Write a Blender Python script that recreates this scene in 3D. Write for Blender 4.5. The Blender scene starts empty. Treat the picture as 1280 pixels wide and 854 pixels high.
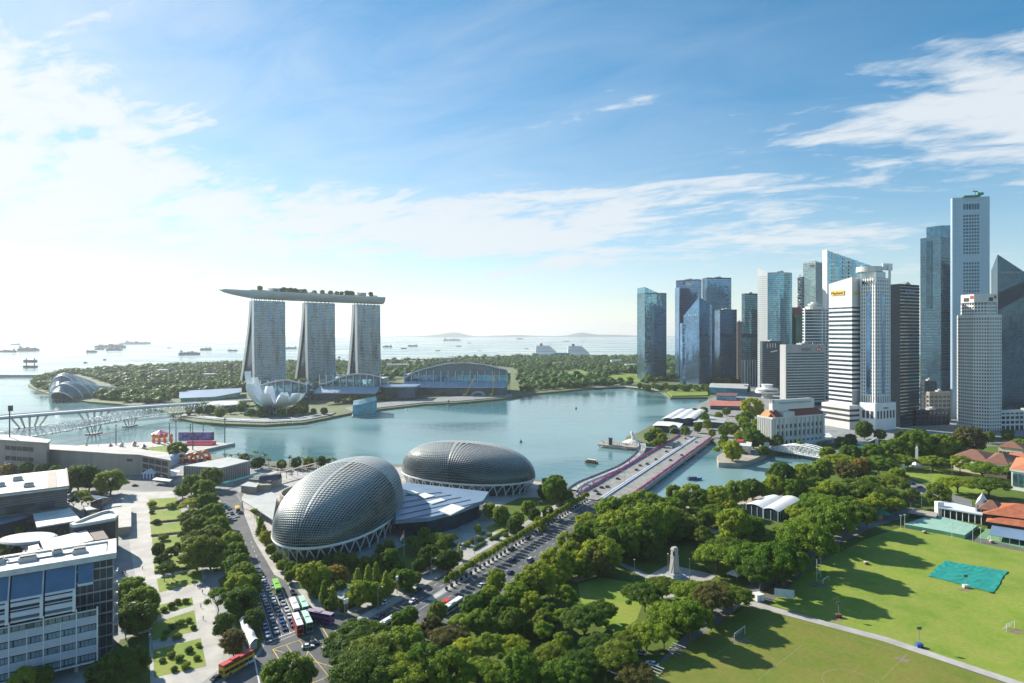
import bpy, math, random
import numpy as np
from mathutils import Vector
R = math.radians
random.seed(7)
SC = bpy.context.scene
COL = SC.collection

# ---------------------------------------------------------------- camera, sky, sun, exposure
F, HOR, CH = 770.0, 416.0, 115.0          # focal length and horizon row in photo pixels (1280 wide), camera height
cam = bpy.data.cameras.new('camera'); camo = bpy.data.objects.new('camera', cam); COL.objects.link(camo)
cam.sensor_width = 36.0; cam.lens = 36.0 * F / 1280.0
cam.shift_y = -(427.0 - HOR) / 1280.0
cam.clip_start = 1.0; cam.clip_end = 200000.0
camo.location = (0, 0, CH); camo.rotation_euler = (R(90), 0, 0)
SC.camera = camo
SC.view_settings.view_transform = 'Standard'; SC.view_settings.look = 'None'
SC.view_settings.exposure = 0.80; SC.view_settings.gamma = 1.0; SC.view_settings.use_curve_mapping = False

SUN_EL = R(29); SUN_AZ = R(-51)             # azimuth measured from +Y towards +X
sd = Vector((math.sin(SUN_AZ) * math.cos(SUN_EL), math.cos(SUN_AZ) * math.cos(SUN_EL), math.sin(SUN_EL)))
sl = bpy.data.lights.new('sun', 'SUN'); sl.energy = 5.0; sl.angle = R(0.5); sl.color = (1.0, 0.94, 0.83)
so = bpy.data.objects.new('sun', sl); COL.objects.link(so); so.location = (-400, 300, 500)
so.rotation_euler = (-sd).to_track_quat('-Z', 'Y').to_euler()

W = bpy.data.worlds.new("World"); SC.world = W; W.use_nodes = True
def build_world():
    nt = W.node_tree; N = nt.nodes; L = nt.links; N.clear()
    out = N.new('ShaderNodeOutputWorld'); bg = N.new('ShaderNodeBackground'); bg.inputs[1].default_value = 0.115
    sky = N.new('ShaderNodeTexSky'); sky.sky_type = 'NISHITA'; sky.sun_disc = False
    sky.sun_elevation = SUN_EL; sky.sun_rotation = SUN_AZ; sky.altitude = 100
    sky.air_density = 1.0; sky.dust_density = 0.12; sky.ozone_density = 3.0
    tc = N.new('ShaderNodeTexCoord'); sep = N.new('ShaderNodeSeparateXYZ'); L.new(tc.outputs['Generated'], sep.inputs[0])
    def M(op, a, b=None, c=None, clamp=False):
        n = N.new('ShaderNodeMath'); n.operation = op; n.use_clamp = clamp
        for i, x in enumerate((a, b, c)):
            if x is None: continue
            if isinstance(x, (int, float)): n.inputs[i].default_value = x
            else: L.new(x, n.inputs[i])
        return n.outputs[0]
    x, y, z = sep.outputs
    zz = M('ADD', M('MAXIMUM', z, 0.0), 0.17)
    u = M('DIVIDE', x, zz); v = M('DIVIDE', y, zz)
    def noise(su, sv, off, detail, rough, dist):
        c = N.new('ShaderNodeCombineXYZ')
        # cloud streets run from lower left to upper right: shear the plane
        L.new(M('MULTIPLY_ADD', u, su, off), c.inputs[0])
        L.new(M('MULTIPLY_ADD', M('MULTIPLY_ADD', u, 0.35, v), sv, off * 1.7), c.inputs[1])
        n = N.new('ShaderNodeTexNoise'); n.inputs['Scale'].default_value = 1.0
        n.inputs['Detail'].default_value = detail; n.inputs['Roughness'].default_value = rough; n.inputs['Distortion'].default_value = dist
        L.new(c.outputs[0], n.inputs['Vector']); return n.outputs[0]
    big = noise(0.55, 1.0, 3.1, 3.0, 0.5, 0.7)
    wisp = noise(1.7, 3.3, 2.1, 9.0, 0.60, 0.8)
    fine = noise(7.0, 11.0, 8.8, 8.0, 0.6, 0.4)
    # a broad band of cloud low over the city, rising to both sides; thin veil towards the sun; clear strip above the sea
    el = M('MULTIPLY', M('ARCSINE', z), 57.2958); az = M('MULTIPLY', M('ARCTAN2', x, y), 57.2958); az2 = M('MINIMUM', M('MULTIPLY', az, az), 2200.0)
    tosun = M('MULTIPLY_ADD', M('ADD', M('MULTIPLY', y, sd.y / 0.8746), M('MULTIPLY', x, sd.x / 0.8746)), 0.5, 0.5)
    q = M('DIVIDE', M('SUBTRACT', el, M('MULTIPLY_ADD', az2, .0036, 8.2)), M('MULTIPLY_ADD', az2, .0024, 3.2))
    band = M('EXPONENT', M('MULTIPLY', M('MULTIPLY', q, q), -1.0))
    low = M('MULTIPLY', M('SUBTRACT', 4.5, el), .045, clamp=True)
    bias = M('ADD', M('SUBTRACT', M('MULTIPLY', band, .21), M('MULTIPLY_ADD', low, .8, .06)), M('MULTIPLY', M('SUBTRACT', tosun, .8), .12))
    d = M('ADD', M('ADD', M('MULTIPLY', big, 0.60), M('MULTIPLY', wisp, 0.55)), M('MULTIPLY', fine, 0.32))
    d = M('ADD', d, bias)
    mr = N.new('ShaderNodeMapRange'); mr.interpolation_type = 'SMOOTHSTEP'
    mr.inputs[1].default_value = 0.71; mr.inputs[2].default_value = 0.90
    L.new(d, mr.inputs[0])
    veil = M('MULTIPLY', M('MULTIPLY', M('POWER', tosun, 2.6), M('SUBTRACT', M('ADD', M('MULTIPLY', big, 1.3), M('MULTIPLY', wisp, 1.5)), .62), clamp=True), .62)
    glow = M('POWER', M('MAXIMUM', M('ADD', M('ADD', M('MULTIPLY', x, sd.x), M('MULTIPLY', y, sd.y)), M('MULTIPLY', z, sd.z)), 0.0), 5.0)
    cl = N.new('ShaderNodeMix'); cl.data_type = 'RGBA'
    cl.inputs[6].default_value = (4.1, 4.4, 4.65, 1); cl.inputs[7].default_value = (4.8, 4.95, 5.0, 1); L.new(M('MULTIPLY', glow, 1.0, clamp=True), cl.inputs[0])
    mx = N.new('ShaderNodeMix'); mx.data_type = 'RGBA'
    L.new(M('MAXIMUM', M('MULTIPLY', mr.outputs[0], 0.92), veil, clamp=True), mx.inputs[0]); hs = N.new('ShaderNodeHueSaturation'); hs.inputs['Value'].default_value = .74; hs.inputs['Hue'].default_value = .487; L.new(M('MULTIPLY_ADD', M('MULTIPLY', z, 3.0, clamp=True), .62, .80), hs.inputs['Saturation']); L.new(sky.outputs[0], hs.inputs['Color']); L.new(hs.outputs[0], mx.inputs[6]); L.new(cl.outputs[2], mx.inputs[7])
    L.new(mx.outputs[2], bg.inputs[0]); L.new(bg.outputs[0], out.inputs[0])
build_world()

cy = SC.cycles
SC.render.engine = 'CYCLES'
cy.use_denoising = True
cy.max_bounces = 6; cy.diffuse_bounces = 2; cy.glossy_bounces = 3; cy.transmission_bounces = 3; cy.transparent_max_bounces = 6
cy.volume_bounces = 0; cy.caustics_reflective = False; cy.caustics_refractive = False
cy.sample_clamp_indirect = 4.0

# ---------------------------------------------------------------- picture -> place
def G(px, py, z=0.0):
    Y = (CH - z) * F / (py - HOR)
    return ((px - 640.0) * Y / F, Y)
def G3(px, py, z=0.0):
    x, y = G(px, py, z); return (x, y, z)
def PX(px, Y): return (px - 640.0) * Y / F
def HZ(py, Y): return CH - (py - HOR) * Y / F
def GP(pts, z=0.0): return [G(a, b, z) for a, b in pts]

# ---------------------------------------------------------------- mesh helper
def pdist(a, b): return math.hypot(a[0]-b[0], a[1]-b[1])
def area2(p): return sum(p[i][0]*p[(i+1) % len(p)][1] - p[(i+1) % len(p)][0]*p[i][1] for i in range(len(p)))
def ccw(p): return list(p) if area2(p) > 0 else list(reversed(p))
def offset(poly, o):
    """offset of a convex CCW polygon (outwards for o > 0)"""
    n = len(poly); r = []
    for i in range(n):
        a, b, c = poly[i-1], poly[i], poly[(i+1) % n]
        l1 = pdist(a, b) or 1; l2 = pdist(b, c) or 1
        n1 = ((b[1]-a[1])/l1, -(b[0]-a[0])/l1); n2 = ((c[1]-b[1])/l2, -(c[0]-b[0])/l2)
        k = 1 + n1[0]*n2[0] + n1[1]*n2[1]; k = max(k, .3)
        r.append((b[0]+(n1[0]+n2[0])*o/k, b[1]+(n1[1]+n2[1])*o/k))
    return r
class MB:
    def __init__(s): s.v = []; s.f = []; s.m = []
    def add(s, vs, fs, mi=0):
        k = len(s.v); s.v += [tuple(a) for a in vs]
        for f in fs: s.f.append(tuple(i+k for i in f)); s.m.append(mi)
        return s
    def quad(s, a, b, c, d, mi=0): return s.add([a, b, c, d], [(0, 1, 2, 3)], mi)
    def hexa(s, p, mi=0):      # 8 points: bottom ring then top ring
        return s.add(p, [(3, 2, 1, 0), (4, 5, 6, 7), (0, 1, 5, 4), (1, 2, 6, 5), (2, 3, 7, 6), (3, 0, 4, 7)], mi)
    def box(s, c, d, rot=0.0, mi=0):   # c = centre of base
        ca, sa = math.cos(rot), math.sin(rot); p = []
        for z in (0, d[2]):
            for x, y in ((-1, -1), (1, -1), (1, 1), (-1, 1)):
                x *= d[0]/2; y *= d[1]/2
                p.append((c[0]+x*ca-y*sa, c[1]+x*sa+y*ca, c[2]+z))
        return s.hexa(p, mi)
    def obox(s, o, u, v, w, mi=0):
        o, u, v, w = map(Vector, (o, u, v, w))
        return s.hexa([o, o+u, o+u+v, o+v, o+w, o+u+w, o+u+v+w, o+v+w], mi)
    def prism(s, poly, z0, z1, mi=0, top=None, bottom=False):
        poly = ccw(poly); n = len(poly)
        tz = z1 if hasattr(z1, '__len__') else [z1]*n
        if hasattr(z1, '__len__') and area2(poly) < 0: tz = tz[::-1]
        k = len(s.v); s.v += [(p[0], p[1], z0) for p in poly] + [(p[0], p[1], tz[i]) for i, p in enumerate(poly)]
        for i in range(n):
            j = (i+1) % n; s.f.append((k+i, k+j, k+n+j, k+n+i)); s.m.append(mi)
        s.f.append(tuple(k+n+i for i in range(n))); s.m.append(mi if top is None else top)
        if bottom: s.f.append(tuple(k+n-1-i for i in range(n))); s.m.append(mi)
        return s
    def flat(s, poly, z, mi=0):
        poly = ccw(poly); return s.add([(p[0], p[1], z) for p in poly], [tuple(range(len(poly)))], mi)
    def tube(s, pts, r, n=6, mi=0, cap=True):
        pts = [Vector(p) for p in pts]; k = len(s.v); m = len(pts)
        rr = r if hasattr(r, '__len__') else [r]*m
        prev = None
        for i, p in enumerate(pts):
            t = (pts[min(i+1, m-1)] - pts[max(i-1, 0)]).normalized()
            if prev is None:
                a = Vector((0, 0, 1)) if abs(t.z) < .9 else Vector((1, 0, 0)); prev = t.cross(a).normalized()
            e = (prev - t*prev.dot(t))
            if e.length < 1e-6: e = t.orthogonal()
            e.normalize(); prev = e; g = t.cross(e)
            for j in range(n):
                q = 2*math.pi*j/n; s.v.append(tuple(p + (e*math.cos(q)+g*math.sin(q))*rr[i]))
        for i in range(m-1):
            for j in range(n):
                s.f.append((k+i*n+j, k+i*n+(j+1) % n, k+(i+1)*n+(j+1) % n, k+(i+1)*n+j)); s.m.append(mi)
        if cap:
            s.f.append(tuple(k+n-1-j for j in range(n))); s.m.append(mi)
            s.f.append(tuple(k+(m-1)*n+j for j in range(n))); s.m.append(mi)
        return s
    def cyl(s, c, r, h, n=16, mi=0, r2=None):
        return s.tube([c, (c[0], c[1], c[2]+h)], [r, r if r2 is None else r2], n, mi)
    def lathe(s, c, prof, n=24, mi=0):  # prof: (r, z)
        k = len(s.v); m = len(prof)
        for r, z in prof:
            for j in range(n):
                q = 2*math.pi*j/n; s.v.append((c[0]+r*math.cos(q), c[1]+r*math.sin(q), c[2]+z))
        for i in range(m-1):
            for j in range(n):
                s.f.append((k+i*n+j, k+i*n+(j+1) % n, k+(i+1)*n+(j+1) % n, k+(i+1)*n+j)); s.m.append(mi)
        s.f.append(tuple(k+(m-1)*n+j for j in range(n))); s.m.append(mi)
        return s
    def grid(s, P, mi=0, close=False):   # P[i][j] points
        k = len(s.v); a = len(P); b = len(P[0])
        for r in P: s.v += [tuple(q) for q in r]
        for i in range(a-1):
            for j in range(b if close else b-1):
                s.f.append((k+i*b+j, k+i*b+(j+1) % b, k+(i+1)*b+(j+1) % b, k+(i+1)*b+j)); s.m.append(mi)
        return s
    def build(s, name, mats, parent=None, smooth=False, org=None):
        me = bpy.data.meshes.new(name)
        if parent is not None:
            if org is None:
                q = parent; org = Vector((0, 0, 0))
                while q: org = org + q.location; q = q.parent
            org = Vector(org)
        else:
            a = np.array(s.v); lo, hi = a.min(0), a.max(0)
            org = Vector(((lo[0]+hi[0])/2, (lo[1]+hi[1])/2, lo[2]))
        ox, oy, oz = org
        me.from_pydata([(a-ox, b-oy, c-oz) for a, b, c in s.v], [], s.f)
        for m in (mats if isinstance(mats, (list, tuple)) else [mats]): me.materials.append(m)
        if any(s.m): me.polygons.foreach_set('material_index', s.m)
        if smooth: me.polygons.foreach_set('use_smooth', [True]*len(s.f))
        me.update()
        o = bpy.data.objects.new(name, me); COL.objects.link(o)
        if parent is not None: o.parent = parent
        else: o.location = org
        return o
def tag(o, label=None, cat=None, group=None, kind=None):
    if label: o['label'] = label
    if cat: o['category'] = cat
    if group: o['group'] = group
    if kind: o['kind'] = kind
    return o
def thing(name, label, cat, loc=(0, 0, 0), group=None, rz=0.0):
    o = bpy.data.objects.new(name, None); o.empty_display_size = .5; COL.objects.link(o)
    o.location = loc if len(loc) == 3 else (loc[0], loc[1], 0); o.rotation_euler.z = rz
    return tag(o, label, cat, group)
KIDS = {}
def copy_tree(o, parent=None):
    c = o.copy(); COL.objects.link(c); c.parent = parent
    for ch in KIDS.setdefault(o.name, list(o.children)): copy_tree(ch, c)
    return c
def place(proto, x, y, z=0.0, rz=0.0, sc=1.0, label=None, group=None, color=None, sz=None):
    """the first call moves the prototype itself, later calls copy it with its parts"""
    if not proto.get('_used'):
        KIDS[proto.name] = list(proto.children)
        for ch in proto.children: KIDS[ch.name] = list(ch.children)
        o = proto; proto['_used'] = 1
    else: o = copy_tree(proto)
    o.location = (x, y, z); o.rotation_euler.z = rz; o.scale = (sc, sc, sz or sc)
    if label: o['label'] = label
    if group: o['group'] = group
    if color:
        o.color = color
        for ch in o.children: ch.color = color
    return o
PROTOS = []
def drop_marks():
    for o in bpy.data.objects:
        if '_used' in o: del o['_used']

# ---------------------------------------------------------------- materials
MATS = {}
def mat(name, col, rough=.7, metal=0.0, var=.18, scale=.15, spec=.5, bump=0.0, bscale=1.0, objcol=0.0, rnd=0.0, coat=0.0, streak=False):
    m = bpy.data.materials.new(name); m.use_nodes = True; nt = m.node_tree; N = nt.nodes; L = nt.links
    b = N['Principled BSDF']; b.inputs['Roughness'].default_value = rough; b.inputs['Metallic'].default_value = metal
    b.inputs['Specular IOR Level'].default_value = spec; b.inputs['Coat Weight'].default_value = coat
    tc = N.new('ShaderNodeTexCoord'); n = N.new('ShaderNodeTexNoise'); n.inputs['Scale'].default_value = scale; n.inputs['Detail'].default_value = 7; n.inputs['Roughness'].default_value = .6
    if streak:
        mp = N.new('ShaderNodeMapping'); mp.inputs['Scale'].default_value = (1, 1, .12); L.new(tc.outputs['Object'], mp.inputs[0]); L.new(mp.outputs[0], n.inputs['Vector'])
    else: L.new(tc.outputs['Object'], n.inputs['Vector'])
    mx = N.new('ShaderNodeMix'); mx.data_type = 'RGBA'
    mr = N.new('ShaderNodeMapRange'); mr.inputs[1].default_value = .3; mr.inputs[2].default_value = .7; L.new(n.outputs[0], mr.inputs[0])
    L.new(mr.outputs[0], mx.inputs[0])
    mx.inputs[6].default_value = tuple(c*(1-var) for c in col)+(1,); mx.inputs[7].default_value = tuple(min(1, c*(1+var)) for c in col)+(1,)
    c = mx.outputs[2]
    oi = N.new('ShaderNodeObjectInfo')
    if objcol:
        q = N.new('ShaderNodeMix'); q.data_type = 'RGBA'; q.blend_type = 'MULTIPLY'; q.inputs[0].default_value = 1; L.new(c, q.inputs[6]); L.new(oi.outputs['Color'], q.inputs[7]); c = q.outputs[2]
    if rnd:
        h = N.new('ShaderNodeHueSaturation'); w = N.new('ShaderNodeMapRange'); w.inputs[3].default_value = 1-rnd; w.inputs[4].default_value = 1+rnd
        L.new(oi.outputs['Random'], w.inputs[0]); L.new(w.outputs[0], h.inputs['Value']); L.new(c, h.inputs['Color']); c = h.outputs[0]
    L.new(c, b.inputs['Base Color'])
    if bump:
        n2 = N.new('ShaderNodeTexNoise'); n2.inputs['Scale'].default_value = bscale; n2.inputs['Detail'].default_value = 5; L.new(tc.outputs['Object'], n2.inputs['Vector'])
        bp = N.new('ShaderNodeBump'); bp.inputs['Strength'].default_value = bump; L.new(n2.outputs[0], bp.inputs['Height']); L.new(bp.outputs[0], b.inputs['Normal'])
    MATS[name] = m; return m
def glass(name, col, metal=.75, rough=.05, cell=(3.0, 3.0, 3.6), jit=.022, var=.42, wave=.10):
    """reflective curtain wall: every pane has its own tint, gloss and slight tilt"""
    m = bpy.data.materials.new(name); m.use_nodes = True; nt = m.node_tree; N = nt.nodes; L = nt.links
    b = N['Principled BSDF']; b.inputs['Metallic'].default_value = metal
    tc = N.new('ShaderNodeTexCoord')
    sn = N.new('ShaderNodeVectorMath'); sn.operation = 'DIVIDE'; sn.inputs[1].default_value = cell
    fl = N.new('ShaderNodeVectorMath'); fl.operation = 'FLOOR'
    L.new(tc.outputs['Object'], sn.inputs[0]); L.new(sn.outputs[0], fl.inputs[0])
    wn = N.new('ShaderNodeTexWhiteNoise'); wn.noise_dimensions = '3D'; L.new(fl.outputs[0], wn.inputs['Vector'])
    n = N.new('ShaderNodeTexNoise'); n.inputs['Scale'].default_value = .02; n.inputs['Detail'].default_value = 4; L.new(tc.outputs['Object'], n.inputs['Vector'])
    ad = N.new('ShaderNodeMath'); ad.operation = 'MULTIPLY_ADD'; ad.inputs[1].default_value = .45; L.new(wn.outputs['Value'], ad.inputs[0]); L.new(n.outputs[0], ad.inputs[2])
    mr = N.new('ShaderNodeMapRange'); mr.inputs[1].default_value = .35; mr.inputs[2].default_value = 1.1; L.new(ad.outputs[0], mr.inputs[0])
    mx = N.new('ShaderNodeMix'); mx.data_type = 'RGBA'; L.new(mr.outputs[0], mx.inputs[0])
    mx.inputs[6].default_value = tuple(c*(1-var) for c in col)+(1,); mx.inputs[7].default_value = tuple(min(1, c*(1+var)) for c in col)+(1,)
    L.new(mx.outputs[2], b.inputs['Base Color'])
    r = N.new('ShaderNodeMath'); r.operation = 'MULTIPLY_ADD'; r.inputs[1].default_value = .07; r.inputs[2].default_value = rough; L.new(wn.outputs['Value'], r.inputs[0]); L.new(r.outputs[0], b.inputs['Roughness'])
    g = N.new('ShaderNodeNewGeometry')
    s2 = N.new('ShaderNodeVectorMath'); s2.operation = 'SUBTRACT'; s2.inputs[1].default_value = (.5, .5, .5); L.new(wn.outputs['Color'], s2.inputs[0])
    s3 = N.new('ShaderNodeVectorMath'); s3.operation = 'SCALE'; s3.inputs['Scale'].default_value = jit; L.new(s2.outputs[0], s3.inputs[0])
    s4 = N.new('ShaderNodeVectorMath'); s4.operation = 'ADD'; L.new(g.outputs['Normal'], s4.inputs[0]); L.new(s3.outputs[0], s4.inputs[1])
    s5 = N.new('ShaderNodeVectorMath'); s5.operation = 'NORMALIZE'; 
    mp = N.new('ShaderNodeMapping'); mp.inputs['Scale'].default_value = (1, 1, .12); L.new(tc.outputs['Object'], mp.inputs[0])
    wv = N.new('ShaderNodeTexNoise'); wv.inputs['Scale'].default_value = .11; wv.inputs['Detail'].default_value = 2; L.new(mp.outputs[0], wv.inputs['Vector'])
    w2 = N.new('ShaderNodeVectorMath'); w2.operation = 'SUBTRACT'; w2.inputs[1].default_value = (.5, .5, .5); L.new(wv.outputs['Color'], w2.inputs[0])
    w3 = N.new('ShaderNodeVectorMath'); w3.operation = 'SCALE'; w3.inputs['Scale'].default_value = wave; L.new(w2.outputs[0], w3.inputs[0])
    w4 = N.new('ShaderNodeVectorMath'); w4.operation = 'ADD'; L.new(s4.outputs[0], w4.inputs[0]); L.new(w3.outputs[0], w4.inputs[1])
    L.new(w4.outputs[0], s5.inputs[0]); L.new(s5.outputs[0], b.inputs['Normal'])
    MATS[name] = m; return m
def leafmat(name, c1, c2, trans=.42, rnd=.32):
    m = bpy.data.materials.new(name); m.use_nodes = True; nt = m.node_tree; N = nt.nodes; L = nt.links
    b = N['Principled BSDF']; b.inputs['Roughness'].default_value = .6; b.inputs['Specular IOR Level'].default_value = .15
    g = N.new('ShaderNodeNewGeometry'); oi = N.new('ShaderNodeObjectInfo'); tc = N.new('ShaderNodeTexCoord')
    n = N.new('ShaderNodeTexNoise'); n.inputs['Scale'].default_value = .35; n.inputs['Detail'].default_value = 3; L.new(tc.outputs['Object'], n.inputs['Vector'])
    ad = N.new('ShaderNodeMath'); ad.operation = 'MULTIPLY_ADD'; ad.inputs[1].default_value = .5; L.new(g.outputs['Random Per Island'], ad.inputs[0])
    sb = N.new('ShaderNodeMath'); sb.operation = 'SUBTRACT'; sb.inputs[1].default_value = .25; L.new(n.outputs[0], sb.inputs[0]); L.new(sb.outputs[0], ad.inputs[2])
    mx = N.new('ShaderNodeMix'); mx.data_type = 'RGBA'; L.new(ad.outputs[0], mx.inputs[0]); mx.inputs[6].default_value = c1+(1,); mx.inputs[7].default_value = c2+(1,)
    h = N.new('ShaderNodeHueSaturation'); L.new(mx.outputs[2], h.inputs['Color'])
    w = N.new('ShaderNodeMapRange'); w.inputs[3].default_value = 1-rnd; w.inputs[4].default_value = 1+rnd; L.new(oi.outputs['Random'], w.inputs[0]); L.new(w.outputs[0], h.inputs['Value'])
    w2 = N.new('ShaderNodeMath'); w2.operation = 'MULTIPLY_ADD'; w2.inputs[1].default_value = -.06; w2.inputs[2].default_value = .508; L.new(oi.outputs['Random'], w2.inputs[0]); L.new(w2.outputs[0], h.inputs['Hue'])
    L.new(h.outputs[0], b.inputs['Base Color'])
    t = N.new('ShaderNodeBsdfTranslucent'); L.new(h.outputs[0], t.inputs[0])
    ms = N.new('ShaderNodeMixShader'); ms.inputs[0].default_value = trans; L.new(b.outputs[0], ms.inputs[1]); L.new(t.outputs[0], ms.inputs[2])
    L.new(ms.outputs[0], N['Material Output'].inputs[0])
    MATS[name] = m; return m
def watermat():
    m = bpy.data.materials.new('water'); m.use_nodes = True; nt = m.node_tree; N = nt.nodes; L = nt.links
    b = N['Principled BSDF']; b.inputs['Specular IOR Level'].default_value = .5; b.inputs['IOR'].default_value = 1.33
    tc = N.new('ShaderNodeTexCoord')
    def nz(sc, det, sx=1.0, dist=0.0):
        mp = N.new('ShaderNodeMapping'); mp.inputs['Scale'].default_value = (sx, 1, 1); mp.inputs['Rotation'].default_value = (0, 0, .35); L.new(tc.outputs['Object'], mp.inputs[0])
        n = N.new('ShaderNodeTexNoise'); n.inputs['Scale'].default_value = sc; n.inputs['Detail'].default_value = det; n.inputs['Distortion'].default_value = dist; L.new(mp.outputs[0], n.inputs['Vector']); return n.outputs[0]
    a = nz(.0042, 7, .40, .9)
    mr = N.new('ShaderNodeMapRange'); mr.inputs[1].default_value = .42; mr.inputs[2].default_value = .58; L.new(a, mr.inputs[0])
    mx = N.new('ShaderNodeMix'); mx.data_type = 'RGBA'; L.new(mr.outputs[0], mx.inputs[0]); mx.inputs[6].default_value = (.07, .185, .195, 1); mx.inputs[7].default_value = (.20, .325, .325, 1)
    L.new(mx.outputs[2], b.inputs['Base Color'])
    r = N.new('ShaderNodeMapRange'); r.inputs[3].default_value = .07; r.inputs[4].default_value = .26; L.new(mr.outputs[0], r.inputs[0]); L.new(r.outputs[0], b.inputs['Roughness'])
    b1 = N.new('ShaderNodeBump'); b1.inputs['Strength'].default_value = .28; b1.inputs['Distance'].default_value = 1.0; L.new(nz(.12, 6, .5), b1.inputs['Height'])
    L.new(b1.outputs[0], b.inputs['Normal'])
    MATS['water'] = m; return m
def grassmat(name, c1, c2, c3, s1=.03, s2=.6):
    m = bpy.data.materials.new(name); m.use_nodes = True; nt = m.node_tree; N = nt.nodes; L = nt.links
    b = N['Principled BSDF']; b.inputs['Roughness'].default_value = .85; b.inputs['Specular IOR Level'].default_value = .2
    tc = N.new('ShaderNodeTexCoord')
    def nz(s, d, ro=.6):
        n = N.new('ShaderNodeTexNoise'); n.inputs['Scale'].default_value = s; n.inputs['Detail'].default_value = d; n.inputs['Roughness'].default_value = ro; L.new(tc.outputs['Object'], n.inputs['Vector'])
        r = N.new('ShaderNodeMapRange'); r.inputs[1].default_value = .38; r.inputs[2].default_value = .62; L.new(n.outputs[0], r.inputs[0]); return r.outputs[0]
    m1 = N.new('ShaderNodeMix'); m1.data_type = 'RGBA'; L.new(nz(s1, 8, .65), m1.inputs[0]); m1.inputs[6].default_value = c1+(1,); m1.inputs[7].default_value = c2+(1,)
    m2 = N.new('ShaderNodeMix'); m2.data_type = 'RGBA'; mu = N.new('ShaderNodeMath'); mu.operation = 'MULTIPLY'; mu.inputs[1].default_value = .75; L.new(nz(s1*1.9+.004, 10, .72), mu.inputs[0]); L.new(mu.outputs[0], m2.inputs[0]); L.new(m1.outputs[2], m2.inputs[6]); m2.inputs[7].default_value = c3+(1,)
    m3 = N.new('ShaderNodeMix'); m3.data_type = 'RGBA'; m3.blend_type = 'MULTIPLY'; m3.inputs[0].default_value = .5; L.new(m2.outputs[2], m3.inputs[6])
    v = N.new('ShaderNodeMapRange'); v.inputs[3].default_value = .82; v.inputs[4].default_value = 1.12; L.new(nz(s2, 4), v.inputs[0]); L.new(v.outputs[0], m3.inputs[7])
    L.new(m3.outputs[2], b.inputs['Base Color']); MATS[name] = m; return m

WATER = watermat()
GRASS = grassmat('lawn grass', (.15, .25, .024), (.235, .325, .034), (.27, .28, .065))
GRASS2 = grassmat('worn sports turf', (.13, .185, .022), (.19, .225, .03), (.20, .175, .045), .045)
SHADEGRASS = grassmat('park grass', (.07, .14, .014), (.12, .20, .02), (.10, .10, .03))  # darker copy of the lawn grass, shade under trees put into its colour
def ordw(n):
    w = ['', 'first', 'second', 'third', 'fourth', 'fifth', 'sixth', 'seventh', 'eighth', 'ninth', 'tenth', 'eleventh', 'twelfth', 'thirteenth', 'fourteenth', 'fifteenth', 'sixteenth', 'seventeenth', 'eighteenth', 'nineteenth']
    if n < 20: return w[n]
    t = {2: 'twent', 3: 'thirt', 4: 'fort', 5: 'fift'}[n//10]
    return t+'ieth' if n % 10 == 0 else t+'y-'+w[n % 10]
FARGRASS = grassmat('far meadow', (.14, .24, .03), (.22, .30, .04), (.22, .26, .06), .01, .05)
ASPHALT = mat('asphalt', (.09, .095, .10), .85, var=.42, scale=.14)
ASPHALT2 = mat('old asphalt', (.19, .195, .195), .85, var=.2, scale=.05)
DECKROAD = mat('bridge asphalt', (.27, .26, .24), .85, var=.28, scale=.12)
PAVE = mat('pale paving', (.41, .39, .355), .75, var=.26, scale=.10)
PAVE2 = mat('grey paving', (.25, .26, .26), .75, var=.32, scale=.1)
DIRT = mat('park path', (.45, .39, .31), .9, var=.2, scale=.2)
SOIL = mat('ground', (.16, .16, .125), .9, var=.35, scale=.03)
KERB = mat('kerb concrete', (.42, .42, .40), .8)
LINEW = mat('road paint white', (.62, .62, .6), .7, var=.25, scale=.5)
LINEY = mat('road paint yellow', (.65, .45, .08), .7, var=.25, scale=.5)
WHITE = mat('white paint', (.78, .78, .76), .5, var=.10, scale=.05, streak=True)
ROOFW = mat('weathered white roof', (.62, .62, .59), .7, var=.24, scale=.22)
OFFW = mat('off white wall', (.66, .65, .61), .6, var=.12, scale=.08, streak=True)
CREAM = mat('cream stone', (.60, .54, .44), .7, var=.15, scale=.1, streak=True)
GREYST = mat('grey stone', (.42, .43, .42), .7, var=.15, scale=.1, streak=True)
CONC = mat('concrete', (.40, .39, .37), .8, var=.2, scale=.08, streak=True)
TANC = mat('tan concrete', (.38, .33, .27), .8, var=.18, scale=.08, streak=True)
DARKC = mat('dark cladding', (.028, .036, .045), .5, var=.25, scale=.1)
SLATE = mat('dark slate', (.08, .085, .09), .6, var=.3, scale=.3)
BLACK = mat('black metal', (.02, .02, .022), .4, var=.1)
STEEL = mat('grey steel', (.38, .40, .42), .35, .6, var=.1)
ALU = mat('aluminium shade', (.40, .42, .40), .5, .12, var=.14, scale=.4)
PALEBLUE = mat('blue grey roof', (.20, .29, .40), .45, .15, var=.12, scale=.1)
SKYPANEL = mat('blue screen panel', (.10, .19, .30), .35, .2, var=.12, scale=.3)
REDTILE = mat('red roof tile', (.42, .13, .06), .75, var=.25, scale=.4)
BROWNTILE = mat('brown roof tile', (.22, .10, .065), .8, var=.25, scale=.4)
TEALPAINT = mat('teal tarpaulin', (.015, .27, .22), .55, var=.2, scale=.25, bump=.5, bscale=.25)
GREENCOURT = mat('green court', (.13, .30, .20), .8, var=.15, scale=.15)
GREENCOURT2 = mat('pale green court', (.17, .33, .17), .8, var=.15, scale=.15)
GREENROOF = mat('green metal roof', (.02, .22, .15), .5, var=.2, scale=.3)
TEALROOF = mat('teal awning', (.03, .30, .25), .5, var=.15)
RED = mat('red paint', (.55, .04, .03), .45, var=.12)
ORANGE = mat('orange inflatable', (.85, .22, .04), .45, var=.1)
PINK = mat('pink canopy', (.75, .10, .25), .5, var=.12)
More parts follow.
